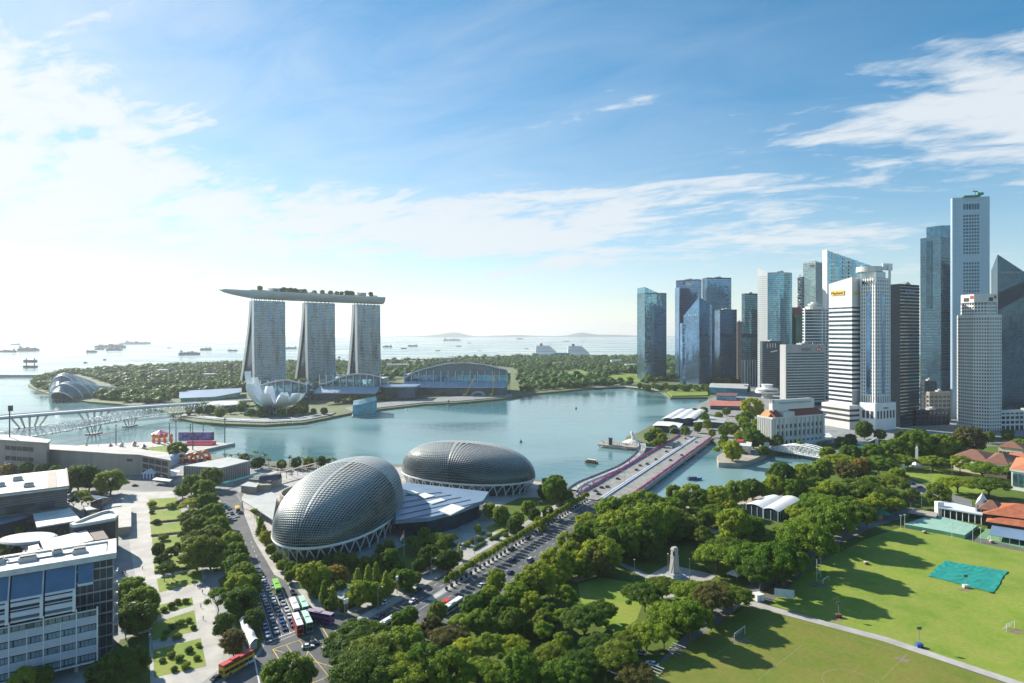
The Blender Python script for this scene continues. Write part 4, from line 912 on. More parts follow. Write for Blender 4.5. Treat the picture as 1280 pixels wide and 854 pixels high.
# crane barge
c = G(603, 497, SEA); t = thing('barge', 'flat dark work barge below the right arched hall', 'barge', c+(SEA,))
MB().prism([(c[0]-40, c[1]-4), (c[0]+38, c[1]+6), (c[0]+36, c[1]+20), (c[0]-42, c[1]+8)], SEA-1, SEA+2.5).build('hull', SLATE, t)
MB().box((c[0]+24, c[1]+8, SEA+2.5), (9, 5, 5)).build('cabin', WHITE, t)
d = MB(); d.grid([[(c[0]-8+14*math.cos(a)*s_, c[1]+8+5*s_*math.cos(a)*0+6*(v-.5)*2, SEA+2.5+9*math.sin(a)*s_) for a in [math.pi*i/10 for i in range(11)]] for v, s_ in ((0, .6), (.15, 1), (.85, 1), (1, .6))]); tag(d.build('tent_dome', GREYST), 'grey dome tent on the work barge', 'tent')
for px, py, tx, ty, lab in ((581, 496, 594, 470, 'crawler crane with long yellow boom leaning right on the barge'), (614, 496, 618, 466, 'crawler crane with upright yellow boom on the right end of the barge')):
    c = G(px, py, SEA+2); Y = c[1]; t = thing('crane', lab, 'crane', (c[0], c[1], SEA+2.5), 'yellow cranes on the barge')
    MB().box((c[0], Y, SEA+2.5), (7, 5, 2)).build('tracks', BLACK, t); MB().box((c[0], Y, SEA+4.5), (6, 4.5, 3.5)).build('cabin', YELLOW, t)
    MB().tube([(c[0]+2, Y, SEA+6), (PX(tx, Y), Y+2, HZ(ty, Y))], [.9, .45], 4).build('boom', YELLOW, t)
    MB().tube([(c[0]-2, Y, SEA+7), (c[0]-5, Y, SEA+15), (PX(tx, Y), Y+2, HZ(ty, Y))], .15, 3).build('cables', BLACK, t)
# conservatories in the far garden
def conserv(label, base, tip, ridge, wd, n):
    a = Vector((*G(*base), 0)); b = Vector((*G(*tip), 0)); ax = (b-a); ln = ax.length; ax.normalize(); sv = Vector((-ax.y, ax.x, 0))
    t = thing('conservatory', label, 'glasshouse', tuple(a), 'glasshouses in the far garden'); P = []
    for i in range(25):
        u = i/24; w = wd*(math.sin(math.pi*min(1, (u+.10)*.93))**.7); h = ridge*((1-u)**1.0*math.sin(min(1, u/.22+.25)*math.pi/2)+.02)
        o = a+ax*ln*u
        P.append([o+sv*(w*math.cos(q))+ax*(-14*math.sin(q)*(1-u))+UP*h*math.sin(q) for q in [math.pi*j/14 for j in range(15)]])
    mb = MB(); mb.grid(P); mb.f.append(tuple(range(15))); mb.m.append(0); mb.build('glass_shell', G_ICE, t, smooth=True)
    mb = MB(); i = 0
    for i in range(0, 24, 2): MB().tube([p+UP*.8 for p in P[i]], 1.15, 5).build('white_rib', WHITE, t)
conserv('nearer ribbed glasshouse, long low shell tapering right', (78, 499), (150, 487), 32, 40, 0)
conserv('taller ribbed glasshouse standing behind the long low one', (76, 494), (112, 481), 44, 34, 0)
# tree shaped garden towers
def supertree(px, py, ty, wpx, lab):
    c = G(px, py); Y = c[1]; h = HZ(ty, Y); r = wpx/2*Y/F; t = thing('garden_tower', lab, 'tower', c+(0,), 'tree shaped towers in the garden')
    MB().lathe((c[0], Y, 0), [(r*.28, 0), (r*.2, h*.3), (r*.2, h*.65), (r*.35, h*.82)], 12).build('stem', mat_super, t)
    mb = MB()
    for i in range(16):
        a = i*math.pi/8; mb.tube([(c[0]+r*.3*math.cos(a), Y+r*.3*math.sin(a), h*.78), (c[0]+r*.6*math.cos(a), Y+r*.6*math.sin(a), h*.92), (c[0]+r*math.cos(a), Y+r*math.sin(a), h)], .6, 4)
    mb.tube([(c[0]+r*math.cos(a*.3927), Y+r*math.sin(a*.3927), h) for a in range(17)], .7, 4, cap=False); mb.tube([(c[0]+r*.6*math.cos(a*.3927), Y+r*.6*math.sin(a*.3927), h*.93) for a in range(17)], .6, 4, cap=False)
    mb.build('branch_dish', mat_super, t)
mat_super = mat('violet brown steel', (.24, .18, .20), .6, .2)
for i, (a, b, c_, w) in enumerate(((180, 478, 464, 11), (195, 485, 474.5, 18), (263, 475, 461, 13), (289, 478, 456, 15), (214, 474, 462, 8), (424, 452, 446, 5))):
    supertree(a, b, c_, w, ('slim tree shaped tower nearest the glasshouses in the far garden', 'wide tree shaped tower, lowest and nearest, above the garden trees', 'tree shaped tower standing to the left of the tallest one', 'tallest tree shaped tower, nearest the left hotel tower', 'small distant tree shaped tower between the wide and the tall ones', 'tiny block shaped tower seen between left and middle hotel towers')[i])
# rim building left of the museum
t = thing('low_hall', 'long low hall with flat pale roof where the bridges land', 'hall', G(255, 503)+(0,))
MB().prism(GP([(226, 505), (268, 503), (300, 497), (300, 493), (226, 497)]), 0, 9).build('glass_wall', G_TEAL, t); MB().prism(GP([(224, 506), (269, 504), (302, 497.5), (302, 492), (224, 496)]), 9, 10.5).build('roof', PALEBLUE, t)
c = G(278, 512); t = thing('pavilion', 'round white roofed pavilion with blue glass at the end of the curved footbridge', 'pavilion', c+(0,))
MB().cyl((c[0], c[1], 0), 24, 8, 24).build('glass_wall', G_CRYSTAL, t); MB().lathe((c[0], c[1], 8), [(30, 0), (30, 1.5), (10, 4), (.1, 4.4)], 28).build('roof', WHITE, t)
t = thing('pergola', 'long white pergola following the curved waterfront below the museum', 'pergola', G(345, 527)+(1.2,))
pts = [(255, 522), (290, 525), (330, 526.5), (365, 525), (398, 518.5)]; mb = MB(); mc = MB()
for (a, b), (c_, d) in zip(pts, pts[1:]):
    p, q = Vector(G3(a, b, 6)), Vector(G3(c_, d, 6)); mb.obox(p, q-p, Vector((0, 5, 0)), UP*.6)
    for k in range(4): r_ = p+(q-p)*(k/4); mc.tube([(r_.x, r_.y+2, 1.2), (r_.x, r_.y+2, 6)], .3, 4)
mb.build('roof', WHITE, t); mc.build('posts', WHITE, t)
# ---------------------------------------------------------------- two theatre domes
def dome(label, c, ax, a, b, h, zr, nu, nv, pw, skew):
    """ax: unit long axis; b half length along it, a half width, h height over the rim at zr"""
    ax = Vector((ax[0], ax[1], 0)).normalized(); sx = Vector((ax.y, -ax.x, 0)); C = Vector((c[0], c[1], 0))
    t = thing('theatre_dome', label, 'theatre', (c[0], c[1], 0), 'theatre domes on the waterfront')
    def S(p, q):
        x = p*math.sqrt(max(0, 1-q*q/2)); y = q*math.sqrt(max(0, 1-p*p/2)); r = min(1.0, math.hypot(x, y)); w = (math.sin(r*math.pi/2)**pw/r) if r > 1e-6 else 1.2
        k = 1-skew*y
        return C+ax*(b*y*w)+sx*(a*k*x*w)+UP*(zr+h*max(0.0, math.cos(r*math.pi/2))**.82*(1+skew*1.3*y))
    gu = lambda i, n: (lambda s: .995*(s if True else s))(-1+2*i/n)
    PP = [[S(gu(i, nu), gu(j, nv)) for j in range(nv+1)] for i in range(nu+1)]; NN = [[None]*(nv+1) for _ in range(nu+1)]
    for i in range(nu+1):
        for j in range(nv+1):
            n = (PP[min(i+1, nu)][j]-PP[max(i-1, 0)][j]).cross(PP[i][min(j+1, nv)]-PP[i][max(j-1, 0)])
            n = n.normalized() if n.length > 1e-6 else UP
            if n.z < -.2 or n.dot(PP[i][j]-(C+UP*zr*.3)) < 0: n = -n
            NN[i][j] = n
    mb = MB(); mb.grid(PP); g = mb.build('glass_shell', G_DOME, t, smooth=True)
    sh = MB(); fr = MB()
    for i in range(nu):
        for j in range(nv):
            q = [PP[i][j], PP[i+1][j], PP[i+1][j+1], PP[i][j+1]]; n = (NN[i][j]+NN[i+1][j+1]+NN[i+1][j]+NN[i][j+1]).normalized()
            k = max(range(4), key=lambda m: q[m].z); U_, V1, L_, V2 = q[k], q[(k+1) % 4], q[(k+2) % 4], q[(k+3) % 4]
            cc = (U_+V1+L_+V2)/4; sz = ((U_-L_).length+(V1-V2).length)/2.6; st = max(0, 1-n.z); op = min(1, max(0, (n.z-.25)/.65))
            A_ = U_.lerp(L_, .10+.85*op**1.5)+n*sz*(.16+.30*st)
            sh.add([U_+n*.06, V1+n*.06, A_, V2+n*.06], [(0, 1, 2), (0, 2, 3)])
    tag(sh.build('sun_shades', ALU, t), kind='stuff')
    for i in range(0, nu+1): fr.grid([[PP[i][j]+NN[i][j]*.12-ax*.0-sx*.0+(PP[min(i+1, nu)][j]-PP[max(0, i-1)][j]).normalized()*e for e in (-.045, .045)] for j in range(nv+1)])
    for j in range(0, nv+1): fr.grid([[PP[i][j]+NN[i][j]*.12+(PP[i][min(j+1, nv)]-PP[i][max(0, j-1)]).normalized()*e for e in (-.045, .045)] for i in range(nu+1)])
    fr.build('shell_frame', ALU, t)
    rim = [C+ax*(b*math.sin(w))+sx*(a*(1-skew*math.sin(w))*math.cos(w))+UP*zr for w in [2*math.pi*i/80 for i in range(80)]]
    mb = MB(); mb.tube([p for p in rim]+[rim[0]], .75, 6, cap=False); mb.build('white_rim', WHITE, t)
    mb = MB(); L = [rim[i] for i in range(0, len(rim), 2)]
    for i in range(len(L)):
        p, q = L[i], L[(i+1) % len(L)]; m = (p+q)/2; f = Vector((C.x+(m.x-C.x)*.94, C.y+(m.y-C.y)*.94, 0))
        mb.tube([p, f+UP*1.5], .32, 5); mb.tube([q, f+UP*1.5], .32, 5); mb.tube([f, f+UP*1.6], .5, 5)
    mb.build('v_struts', WHITE, t)
    sk = [(C.x+(p.x-C.x)*.88, C.y+(p.y-C.y)*.88) for p in rim]; mb = MB(); mb.prism(sk, 0, zr+.4); mb.build('glass_skirt', G_DARK, t)
    return t
dome('nearer left theatre dome, spiky silver shades fading to dark glass in front', (-97.5, 362), (.13, .9915), 30, 60, 28.5, 9, 50, 76, .80, .10)
dome('farther right theatre dome covered in small diamond shades', (-34, 464), (.948, -.317), 30, 52.5, 23.5, 8.5, 46, 74, .74, -.08)
# foyer between the domes
p = GP([(494, 655), (497, 616), (506, 607), (611, 619), (604, 630), (572, 643), (535, 652)], 9)
t = thing('foyer_hall', 'low fan shaped hall with blue grey roof between the two theatre domes', 'hall', p[0]+(0,))
MB().prism(p, 9, 11.2, bottom=True).build('roof', PALEBLUE, t); MB().prism(offset(ccw(p), -2.5), 0, 9).build('glass_wall', G_DARK, t)
for q in ([(522, 620), (531, 617), (543, 621), (531, 624)], [(533, 628.5), (551, 624), (557, 626), (540, 631)], [(548, 639), (565, 631), (581, 636), (563, 645)], [(508, 617), (514, 614), (524, 617), (516, 619)]):
    MB().prism(GP(q, 11.3), 11.3, 11.9).build('skylight', WHITE, t)
mb = MB()
for i in range(5): a, b = Vector(G3(498+i*2, 652-i*8, 11.3)), Vector(G3(600-i*12, 628-i*3, 11.3)); mb.obox(a, b-a, Vector((.1, .5, 0)), UP*.3)
mb.build('roof_seams', SLATE, t)
for i in range(12): pass
# ---------------------------------------------------------------- near-left buildings
# office block in the lower left corner
UA = Vector((.84, .543, 0)); WA = Vector((-.543, .84, 0)); CA = Vector((-141.5, 218.5, 0))
t = thing('office_building', 'office block in the lower left corner with sloping blue screens and white louvre bands', 'building', tuple(CA))
def A(tt, d, z): return CA-UA*tt+WA*d+UP*z     # tt metres leftwards along the front, d into the block
LEN = 75
MB().obox(A(0, 0, 0), -UA*LEN, WA*15.5, UP*35.5).build('dark_glass_body', G_DARK, t)
mb = MB()
for z in (4, 8, 12, 16, 20, 24, 28, 32): mb.obox(A(-.05, -.12, z), -UA*11, WA*.12, UP*.5); mb.obox(A(-.12, 0, z), UA*.12, WA*15, UP*.5)
for u in range(6): mb.obox(A(u*1.9, -.15, .5), -UA*.14, WA*.15, UP*34)
mb.build('glazing_bars', STEEL, t)
mb = MB(); mb.obox(A(-1, -2.2, 35.5), -UA*LEN, WA*18, UP*.9); mb.obox(A(-1, -2.2, 36.4), -UA*LEN, WA*3.6, UP*1.1); mb.obox(A(-1, 1.4, 36.4), -UA*2.6, WA*12.4, UP*1.1); mb.obox(A(-1, 13.8, 36.4), -UA*LEN, WA*2, UP*1.1)
mb.build('roof_slab', ROOFW, t)
mb = MB(); mb.obox(A(2, 2, 36.45), -UA*70, WA*11.5, UP*.5); mb.build('roof_deck', ROOFW, t)
for k, (tt, dd, w1, w2) in enumerate(((8, 5, 4, 3), (15, 8, 3, 2.4), (22, 5.5, 5, 2.6), (31, 8, 3, 3), (37, 5, 4, 2.4), (46, 7, 5, 3))):
    un = thing('rooftop_unit', 'grey machine box on the white corner office roof, %s from its right end' % ordw(k+1), 'air conditioner', tuple(A(tt, dd, 36.95)), 'machine boxes on the corner office roof')
    MB().obox(A(tt, dd, 36.95), -UA*w1, WA*w2, UP*1.6).build('casing', GREYST, un); MB().obox(A(tt+.4, dd+.4, 38.55), -UA*(w1-.8), WA*(w2-.8), UP*.35).build('fan_grille', SLATE, un)
mb = MB(); mb.tube([A(10, 7, 37.2), A(30, 7, 37.2), A(30, 11, 37.2), A(50, 11, 37.2)], .3, 6); mb.build('roof_pipe', STEEL, t)
for k in range(8):
    b = 5.8 if k == 0 else 10.9+(k-1)*8.9; w = 4.3 if k == 0 else 8.0; z0 = 29.2 if k == 0 else 28.4
    a0, a1 = A(b, -.7, 34.8), A(b+w, -.7, 34.8); d = 4.3 if k == 0 else 5.0
    mb = MB(); mb.hexa([A(b, -d, z0), A(b+w, -d, z0), A(b+w, -1.0, 34.8), A(b, -1.0, 34.8), A(b, -d-.25, z0+.3), A(b+w, -d-.25, z0+.3), A(b+w, -1.2, 35.1), A(b, -1.2, 35.1)]); s = mb.build('sloping_screen', SKYPANEL, t)
    mb = MB(); mb.obox(A(b, -d-.3, z0-.5), -UA*w, WA*.5, UP*.8); 
    if k: mb.obox(A(b, -5.6, 22.8), -UA*w, WA*.5, UP*1.6); mb.obox(A(b, -5.3, 26.2), -UA*w, WA*.3, UP*1.2); mb.obox(A(b, -5.2, 24.9), -UA*w, WA*.3, UP*.25)
    mb.build('louvre_band', BLUELIGHT, t)
    if k:
        mb = MB(); mb.obox(A(b, -5.7, 21.2), -UA*w, WA*5.6, UP*.5); mb.build('ledge', WHITE, t)
    mb = MB(); P_ = [A(b+w+.5, -.6, 35.3), A(b+w+.5, -3.2, 31.5), A(b+w+.5, -5.4, 27), A(b+w+.5, -6.0, 21)]
    for p, q in zip(P_, P_[1:]): mb.obox(p, -UA*.0-UA*.9, q-p, WA*.6)
    mb.build('rib', WHITE, t)
D0 = -5.4
for lv, z in enumerate((15.6, 10.6, 5.6)):
    mb = MB()
    for s in range(6): mb.obox(A(4.6, D0-.35, z+s*.45), -UA*LEN, WA*.3, UP*.34)
    mb.build('louvre_band', BLUELIGHT, t)
    for b in range(15):
        w0 = 4.8+b*4.45; fr = MB(); fr.obox(A(w0+.1, D0+.5, z-2.45), -UA*4.25, WA*.2, UP*2.4); wn = fr.build('window', DARKC, t)
        mb = MB()
        for c in range(4): mb.obox(A(w0+.25+c*1.05, D0+.35, z-2.4), -UA*.92, WA*.12, UP*1.75)
        mb.build('pane', mat_pane if 'mat_pane' in globals() else globals().setdefault('mat_pane', mat('pale blue window', (.30, .42, .48), .2, .2, var=.3, scale=.4)), wn)
MB().obox(A(5.0, D0+.7, 2.6), -UA*LEN, WA*5, UP*15.6).build('front_body', DARKC, t)
mb = MB()
for b in range(8): mb.obox(A(10.2+b*8.9, D0-.7, 2.6), -UA*.35, WA*.4, UP*19); mb.obox(A(14.6+b*8.9, D0-.6, 2.6), -UA*.25, WA*.3, UP*15.8)
mb.obox(A(4.4, D0-.7, 2.4), -UA*LEN, WA*.9, UP*.4); mb.obox(A(4.4, D0-.7, 20.2), -UA*LEN, WA*.4, UP*.3); mb.obox(A(4.3, D0-.4, 2.4), -UA*.5, WA*1, UP*18.5)
mb.build('white_frame', WHITE, t)
mb = MB()
for b in range(40): mb.obox(A(4.8+b*1.9, D0-.5, 18.4), -UA*1.7, WA*.1, UP*1.6)
mb.build('glass_balustrade', G_PALE, t)
for b in range(7): MB().cyl(tuple(A(10.4+b*8.9, D0+1, 0)), .7, 2.6, 10).build('column', CONC, t)
mb = MB()
for z in (6, 10, 14, 18, 22, 26): mb.obox(A(-.05, 3, z), UA*1.5, WA*10, UP*.4); mb.obox(A(-1.4, 3, z), UA*.15, WA*10, UP*1.2)
mb.build('side_balconies', OFFW, t)
# large white roofed mall block
C = Vector((*G(84, 609.5, 22), 0)); UB = Vector((.80, .60, 0)); WB = Vector((-.60, .80, 0))
def Bp(u, w, z): return C-UB*u+WB*w+UP*z
t = thing('shopping_block', 'mall block with pale flat roof and long dark slatted wall behind the corner office', 'building', tuple(C))
MB().obox(Bp(0, 0, 0), -UB*120, WB*60, UP*21.5).build('slatted_wall', SLATE, t)
mb = MB()
for k in range(11): mb.obox(Bp(-.3, -.6, 4+k*1.45), -UB*120, WB*.5, UP*.55)
mb.build('slats', mat('slat grey', (.17, .18, .19), .6), t)
mb = MB(); mb.obox(Bp(-1, -1, 21.5), -UB*122, WB*62, UP*.8); mb.build('roof', ROOFW, t)
mb = MB(); mb.obox(Bp(-1, -1, 22.3), -UB*122, WB*.9, UP*.9); mb.obox(Bp(-1, 0, 22.3), -UB*.9, WB*60, UP*.9); mb.obox(Bp(5, 2, 22.3), -UB*4.5, WB*55, UP*.35); mb.build('parapet', TANC, t)
for u, w in ((16, 14), (22, 38), (36, 12), (38, 40), (52, 36), (50, 14), (60, 22), (30, 25), (70, 40), (74, 14)):
    k = thing('rooftop_unit', 'grey air conditioning unit on the pale mall roof', 'air conditioner', tuple(Bp(u, w, 22.3)), 'air conditioning units on the mall roof')
    MB().obox(Bp(u, w, 22.3), -UB*5, WB*3.4, UP*2.0).build('casing', GREYST, k); MB().obox(Bp(u+.5, w+.4, 24.3), -UB*4, WB*2.6, UP*.5).build('fan_grille', SLATE, k)
MB().obox(Bp(6, -1.2, 11), -UB*26, WB*1, UP*4).build('glass_strip', G_DARK, t)
def roofblock(name, label, cat, pts, z, wall, roofm, over=.6, th=.7, extra=None):
    p = GP(pts, z); t = thing(name, label, cat, p[0]+(0,)); MB().prism(offset(ccw(p), -over), 0, z-th).build('wall', wall, t); MB().prism(p, z-th, z, bottom=True).build('roof', roofm, t); return t
roofblock('podium_roof', 'white flat roofed annex in front of the dark slatted wall', 'building', [(41, 642), (88, 635), (101, 650), (46, 659)], 10, DARKC, ROOFW)
roofblock('podium_roof', 'small blue grey roofed annex low on the left side of the dark slatted wall', 'building', [(-30, 652), (33, 640), (34, 646), (-30, 662)], 9, DARKC, PALEBLUE)
t = roofblock('podium_roof', 'white flat roofed block just behind the corner office roof', 'building', [(50, 676), (108, 662.5), (117.5, 675), (56, 690)], 15, DARKC, ROOFW)
roofblock('podium_roof', 'brown roofed block between the white roof and the teardrop tower', 'building', [(109, 662), (127, 660), (136, 673), (119, 675.5)], 14.5, DARKC, mat('brown roof', (.10, .06, .05), .7))
q = [(87, 657.5), (110, 648), (128, 641.5), (138, 639.5), (145, 641), (148, 645.5), (144, 650), (120, 654.5), (92, 659)]
p = GP(q, 17); t = thing('stair_tower', 'dark teardrop shaped block with a pale raised rim', 'building', p[0]+(0,))
MB().prism(p, 0, 16.5).build('wall', DARKC, t); MB().prism(p, 16.5, 17).build('roof', GREYST, t)
mb = MB(); cc = (sum(a[0] for a in p)/9, sum(a[1] for a in p)/9)
for i in range(9):
    a, b = p[i], p[(i+1) % 9]; f = lambda s: (cc[0]+(s[0]-cc[0])*.86, cc[1]+(s[1]-cc[1])*.86)
    mb.hexa([a+(17,), b+(17,), f(b)+(17,), f(a)+(17,), a+(18.2,), b+(18.2,), f(b)+(18.2,), f(a)+(18.2,)])
mb.build('rim', OFFW, t)
c = G(35, 672, 9); t = thing('oval_canopy', 'pale oval canopy over the small garden court', 'canopy', c+(0,))
MB().lathe((0, 0, 0), [(9, 8), (9.3, 8.6), (8.5, 9.2), (.1, 9.3)], 28).build('roof', GREYST, t, org=(0, 0, 0)).scale = (1.5, 1, 1)
for k in range(4): a = k*1.57+.6; MB().cyl((c[0]+9*math.cos(a), c[1]+6*math.sin(a), 0), .3, 8.3, 8).build('post', STEEL, t)
roofblock('podium_roof', 'tiny white roof box beside the oval canopy', 'roof', [(35, 683), (48, 680), (50, 686), (36, 690)], 9, DARKC, ROOFW)
p = GP([(113, 628), (124, 621), (139, 621.5), (127, 631)], 8); t = thing('glass_wedge', 'dark wedge shaped entrance with sloping panel roof among the court trees', 'entrance', p[0]+(0,))
MB().prism(p, 0, [12, 8, 7, 8]).build('wall', DARKC, t); mb = MB(); mb.hexa([p[0]+(12.1,), p[1]+(8.1,), p[2]+(7.1,), p[3]+(8.1,), p[0]+(12.6,), p[1]+(8.6,), p[2]+(7.6,), p[3]+(8.6,)]); mb.build('panel_roof', STEEL, t)
t = roofblock('terrace_block', 'raised terrace with white paving and curved brown edge beside the wide promenade', 'terrace', [(128, 635), (152, 629), (164, 629), (164, 658), (146, 660), (143, 645)], 5, TANC, PAVE)
roofblock('terrace_block', 'narrow raised bed wall curving in front of the court trees', 'terrace', [(104, 634), (150, 629), (152, 632), (108, 638)], 5.5, TANC, GREYST)
for i, (px, py) in enumerate(((143, 636), (120, 633), (148, 627))): pass
# grandstand by the water
def gstand(label, pts, z, wall, wins, roofm=PAVE):
    p = GP(pts, z); t = thing('grandstand', label, 'building', p[0]+(0,), 'grandstand blocks by the water')
    MB().prism(p, 0, z-.8).build('wall', wall, t); MB().prism(offset(ccw(p), 1.2), z-.8, z, bottom=True).build('roof', roofm, t)
    for (i, u0, u1, n, zs, hh) in wins:
        a, b = p[i], p[i+1]; d = ang(a, b)
        if (b[0]-a[0]) < 0: a, b = b, a; d = ang(a, b)
        for zz in zs:
            for k in range(n):
                e = edge_pt(a, b, u0+(u1-u0)*k/n, .02, zz); w = pdist(a, b)*(u1-u0)/n*.82
                MB().obox(e, (w*math.cos(d), w*math.sin(d), 0), (.25*math.sin(d), -.25*math.cos(d), 0), (0, 0, hh)).build('window', DARKC, t)
    return t
gstand('left grandstand block of tan concrete with two rows of dark windows', [(-60, 548), (0, 549), (58, 553), (62, 550), (20, 544), (-60, 543)], 25, TANC, [(1, .12, .75, 5, (16.5, 8), 3.4), (0, .1, .9, 5, (16.5, 8), 3.4)])
t = gstand('long blank grandstand wall of tan concrete with small openings at its right end', [(58, 561), (100, 563.5), (150, 567), (175, 568), (213, 575), (208, 566), (160, 560), (62, 556)], 17, TANC, [(2, .35, .65, 2, (11,), 2), (3, .1, .95, 4, (11.5, 6.5, 1.5), 3.6)])
p = G(12, 545, 26); t2 = thing('floodlight', 'tall floodlight mast on the left grandstand roof', 'floodlight', p+(25,)); MB().tube([p+(25,), (p[0], p[1], HZ(513, p[1]))], .5, 6).build('mast', SLATE, t2); MB().box((p[0]+.8, p[1], HZ(514, p[1])), (3, 2, 5), .3).build('lamp_head', SLATE, t2)
# tents by the road
p = GP([(183, 590), (196, 591), (225, 578), (213, 577)]); t = thing('marquee', 'long barrel vaulted pale blue marquee beside the grandstand', 'tent', p[0]+(0,))
a, b, c_, d = [Vector((*q, 0)) for q in p]; P = []
for k in range(11):
    q = math.pi*k/10; f = (1-math.cos(q))/2; P.append([a+(b-a)*f+UP*(3.5+4.5*math.sin(q)), d+(c_-d)*f+UP*(3.5+4.5*math.sin(q))])
MB().grid(P).build('roof', mat('marquee fabric', (.50, .58, .64), .5), t)
mb = MB(); mb.quad(a, d, d+UP*3.5, a+UP*3.5); mb.quad(b, c_, c_+UP*3.5, b+UP*3.5); mb.add([a, b]+[x[0] for x in P[::-1]], [tuple(range(13))]); mb.add([d, c_]+[x[1] for x in P[::-1]], [tuple(range(13))]); mb.build('wall', BLUELIGHT, t)
c = G(185.5, 599); t = thing('striped_tent', 'small blue and white striped tent with pointed roof by the road', 'tent', c+(0,)); mb = MB(); wd = 11.5
for i in range(9):
    x0 = c[0]-wd/2+wd*i/9
    for yy in (c[1], c[1]+8): mb.quad((x0, yy, 0), (x0+wd/9, yy, 0), (x0+wd/9, yy, 4.2), (x0, yy, 4.2), i % 2)
for i in range(6):
    y0 = c[1]+8*i/6
    for xx in (c[0]-wd/2, c[0]+wd/2): mb.quad((xx, y0, 0), (xx, y0+8/6, 0), (xx, y0+8/6, 4.2), (xx, y0, 4.2), i % 2)
mb.build('striped_wall', [BLUE, WHITE], t); mb = MB(); r4 = [(c[0]-6.2, c[1]-.4, 4.2), (c[0]+6.2, c[1]-.4, 4.2), (c[0]+6.2, c[1]+8.4, 4.2), (c[0]-6.2, c[1]+8.4, 4.2)]; mb.add(r4+[(c[0], c[1]+4, 8)], [(0, 1, 4), (1, 2, 4), (2, 3, 4), (3, 0, 4)]); mb.build('roof', BLUELIGHT, t)
for pts, lab in (([(190, 600), (212, 602), (216, 599), (195, 597)], 'flat white canopy nearest the road right of the striped tent'), ([(200, 595), (217, 595.5), (226, 588), (210, 587)], 'flat white canopy between the marquee and the brown hall')):
    p = GP(pts, 3.6); t = thing('canopy', lab, 'canopy', p[0]+(0,)); MB().prism(p, 3.3, 3.7, bottom=True).build('roof', WHITE, t)
    for q in p: MB().cyl((q[0], q[1], 0), .12, 3.3, 6).build('post', STEEL, t)
# brown hall by the water
p = GP([(230, 582), (276, 585), (312, 576), (286, 571.5)], 11.8); t = thing('warehouse_hall', 'grey and brown flat roofed hall beside the palms on the waterfront', 'hall', p[0]+(0,))
MB().prism(p, 0, 11).build('wall', mat('ribbed brown wall', (.22, .19, .17), .7, streak=True, var=.3), t); MB().prism(p, 11, 11.8).build('roof', GREYST, t)
mb = MB(); fins(mb, ccw(p), .5, 10.8, 2.2, .35, .3); mb.build('wall_ribs', GREYST, t)
a, b = Vector(G3(268, 606, 4)), Vector(G3(326, 590, 4)); t = thing('awning', 'long teal awning in front of the brown hall', 'awning', tuple(a)); MB().obox(a, b-a, Vector((1, -3.5, -.8)), UP*.3).build('roof', TEALROOF, t)
mb = MB()
for k in range(8): q = a+(b-a)*(k/7); MB().cyl((q.x+.6, q.y-2.5, 0), .1, 3.2, 5).build('post', STEEL, t)
for pts, z, lab, rm in (([(300, 607), (320, 609), (324, 604.5), (310, 602)], 5, 'small pale hipped roof pavilion near the ramp', GREYST), ([(310, 599), (338, 602), (346, 595), (330, 592)], 6, 'dark flat roofed pavilion behind the teal awning', SLATE), ([(314, 607), (338, 606), (343, 600), (324, 602)], 4.5, 'tan walled service block beside the ramp', TANC)):
    roofblock('service_block', lab, 'building', pts, z, TANC, rm)
a, b = Vector(G3(325, 597, 6)), Vector(G3(395, 579, 6)); t = thing('covered_walkway', 'long brown roofed walkway running towards the waterfront trees', 'walkway', (a.x, a.y, 0)); MB().obox(a, b-a, Vector((3.5, 2.5, 0)), UP*.5).build('roof', mat('brown walkway', (.34, .28, .23), .7), t)
for k in range(11): q = a+(b-a)*(k/10); MB().cyl((q.x+1.7, q.y+1.2, 0), .25, 6, 6).build('post', CONC, t)
c = G(336, 598, 7); t = thing('barrel_roof', 'dark barrel shaped roof beside the covered walkway', 'roof', c+(0,)); mb = MB(); mb.grid([[(c[0]-6+12*k, c[1]+4*math.cos(q)+6*k, 5+4*math.sin(q)) for q in [math.pi*j/8 for j in range(9)]] for k in (0, 1)]); mb.build('roof', mat('dark blue roof', (.06, .09, .13), .35, .3), t); MB().prism([(c[0]-6, c[1]-4), (c[0]+6, c[1]+2), (c[0]+6, c[1]+10), (c[0]-6, c[1]+4)], 0, 5).build('wall', TANC, t)
# ramps round the left of the near dome
c = (-131, 415); t = thing('ramp_drum', 'round tan ramp wall with open top left of the nearer dome', 'ramp', c+(0,))
MB().lathe((c[0], c[1], 0), [(24, 0), (24, 9), (22.8, 9), (22.8, 5.5), (12, 5.5), (.1, 5.6)], 36).build('drum_wall', mat('tan ramp', (.46, .39, .31), .75, streak=True), t)
MB().lathe((c[0]+16, c[1]+18, 0), [(10, 0), (10, 11), (9, 11), (9, 8), (.1, 8)], 24).build('small_drum', GREYST, t)
t = thing('side_canopy', 'pale grey flat canopy curving along the left side of the nearer dome', 'canopy', G(322, 640)+(0,)); p = GP([(303, 626), (340, 615), (346, 622), (341, 650), (326, 640)], 5); MB().prism(p, 4.6, 5.1, bottom=True).build('roof', GREYST, t)
for q in p: MB().cyl((q[0], q[1], 0), .3, 4.7, 6).build('post', CONC, t)
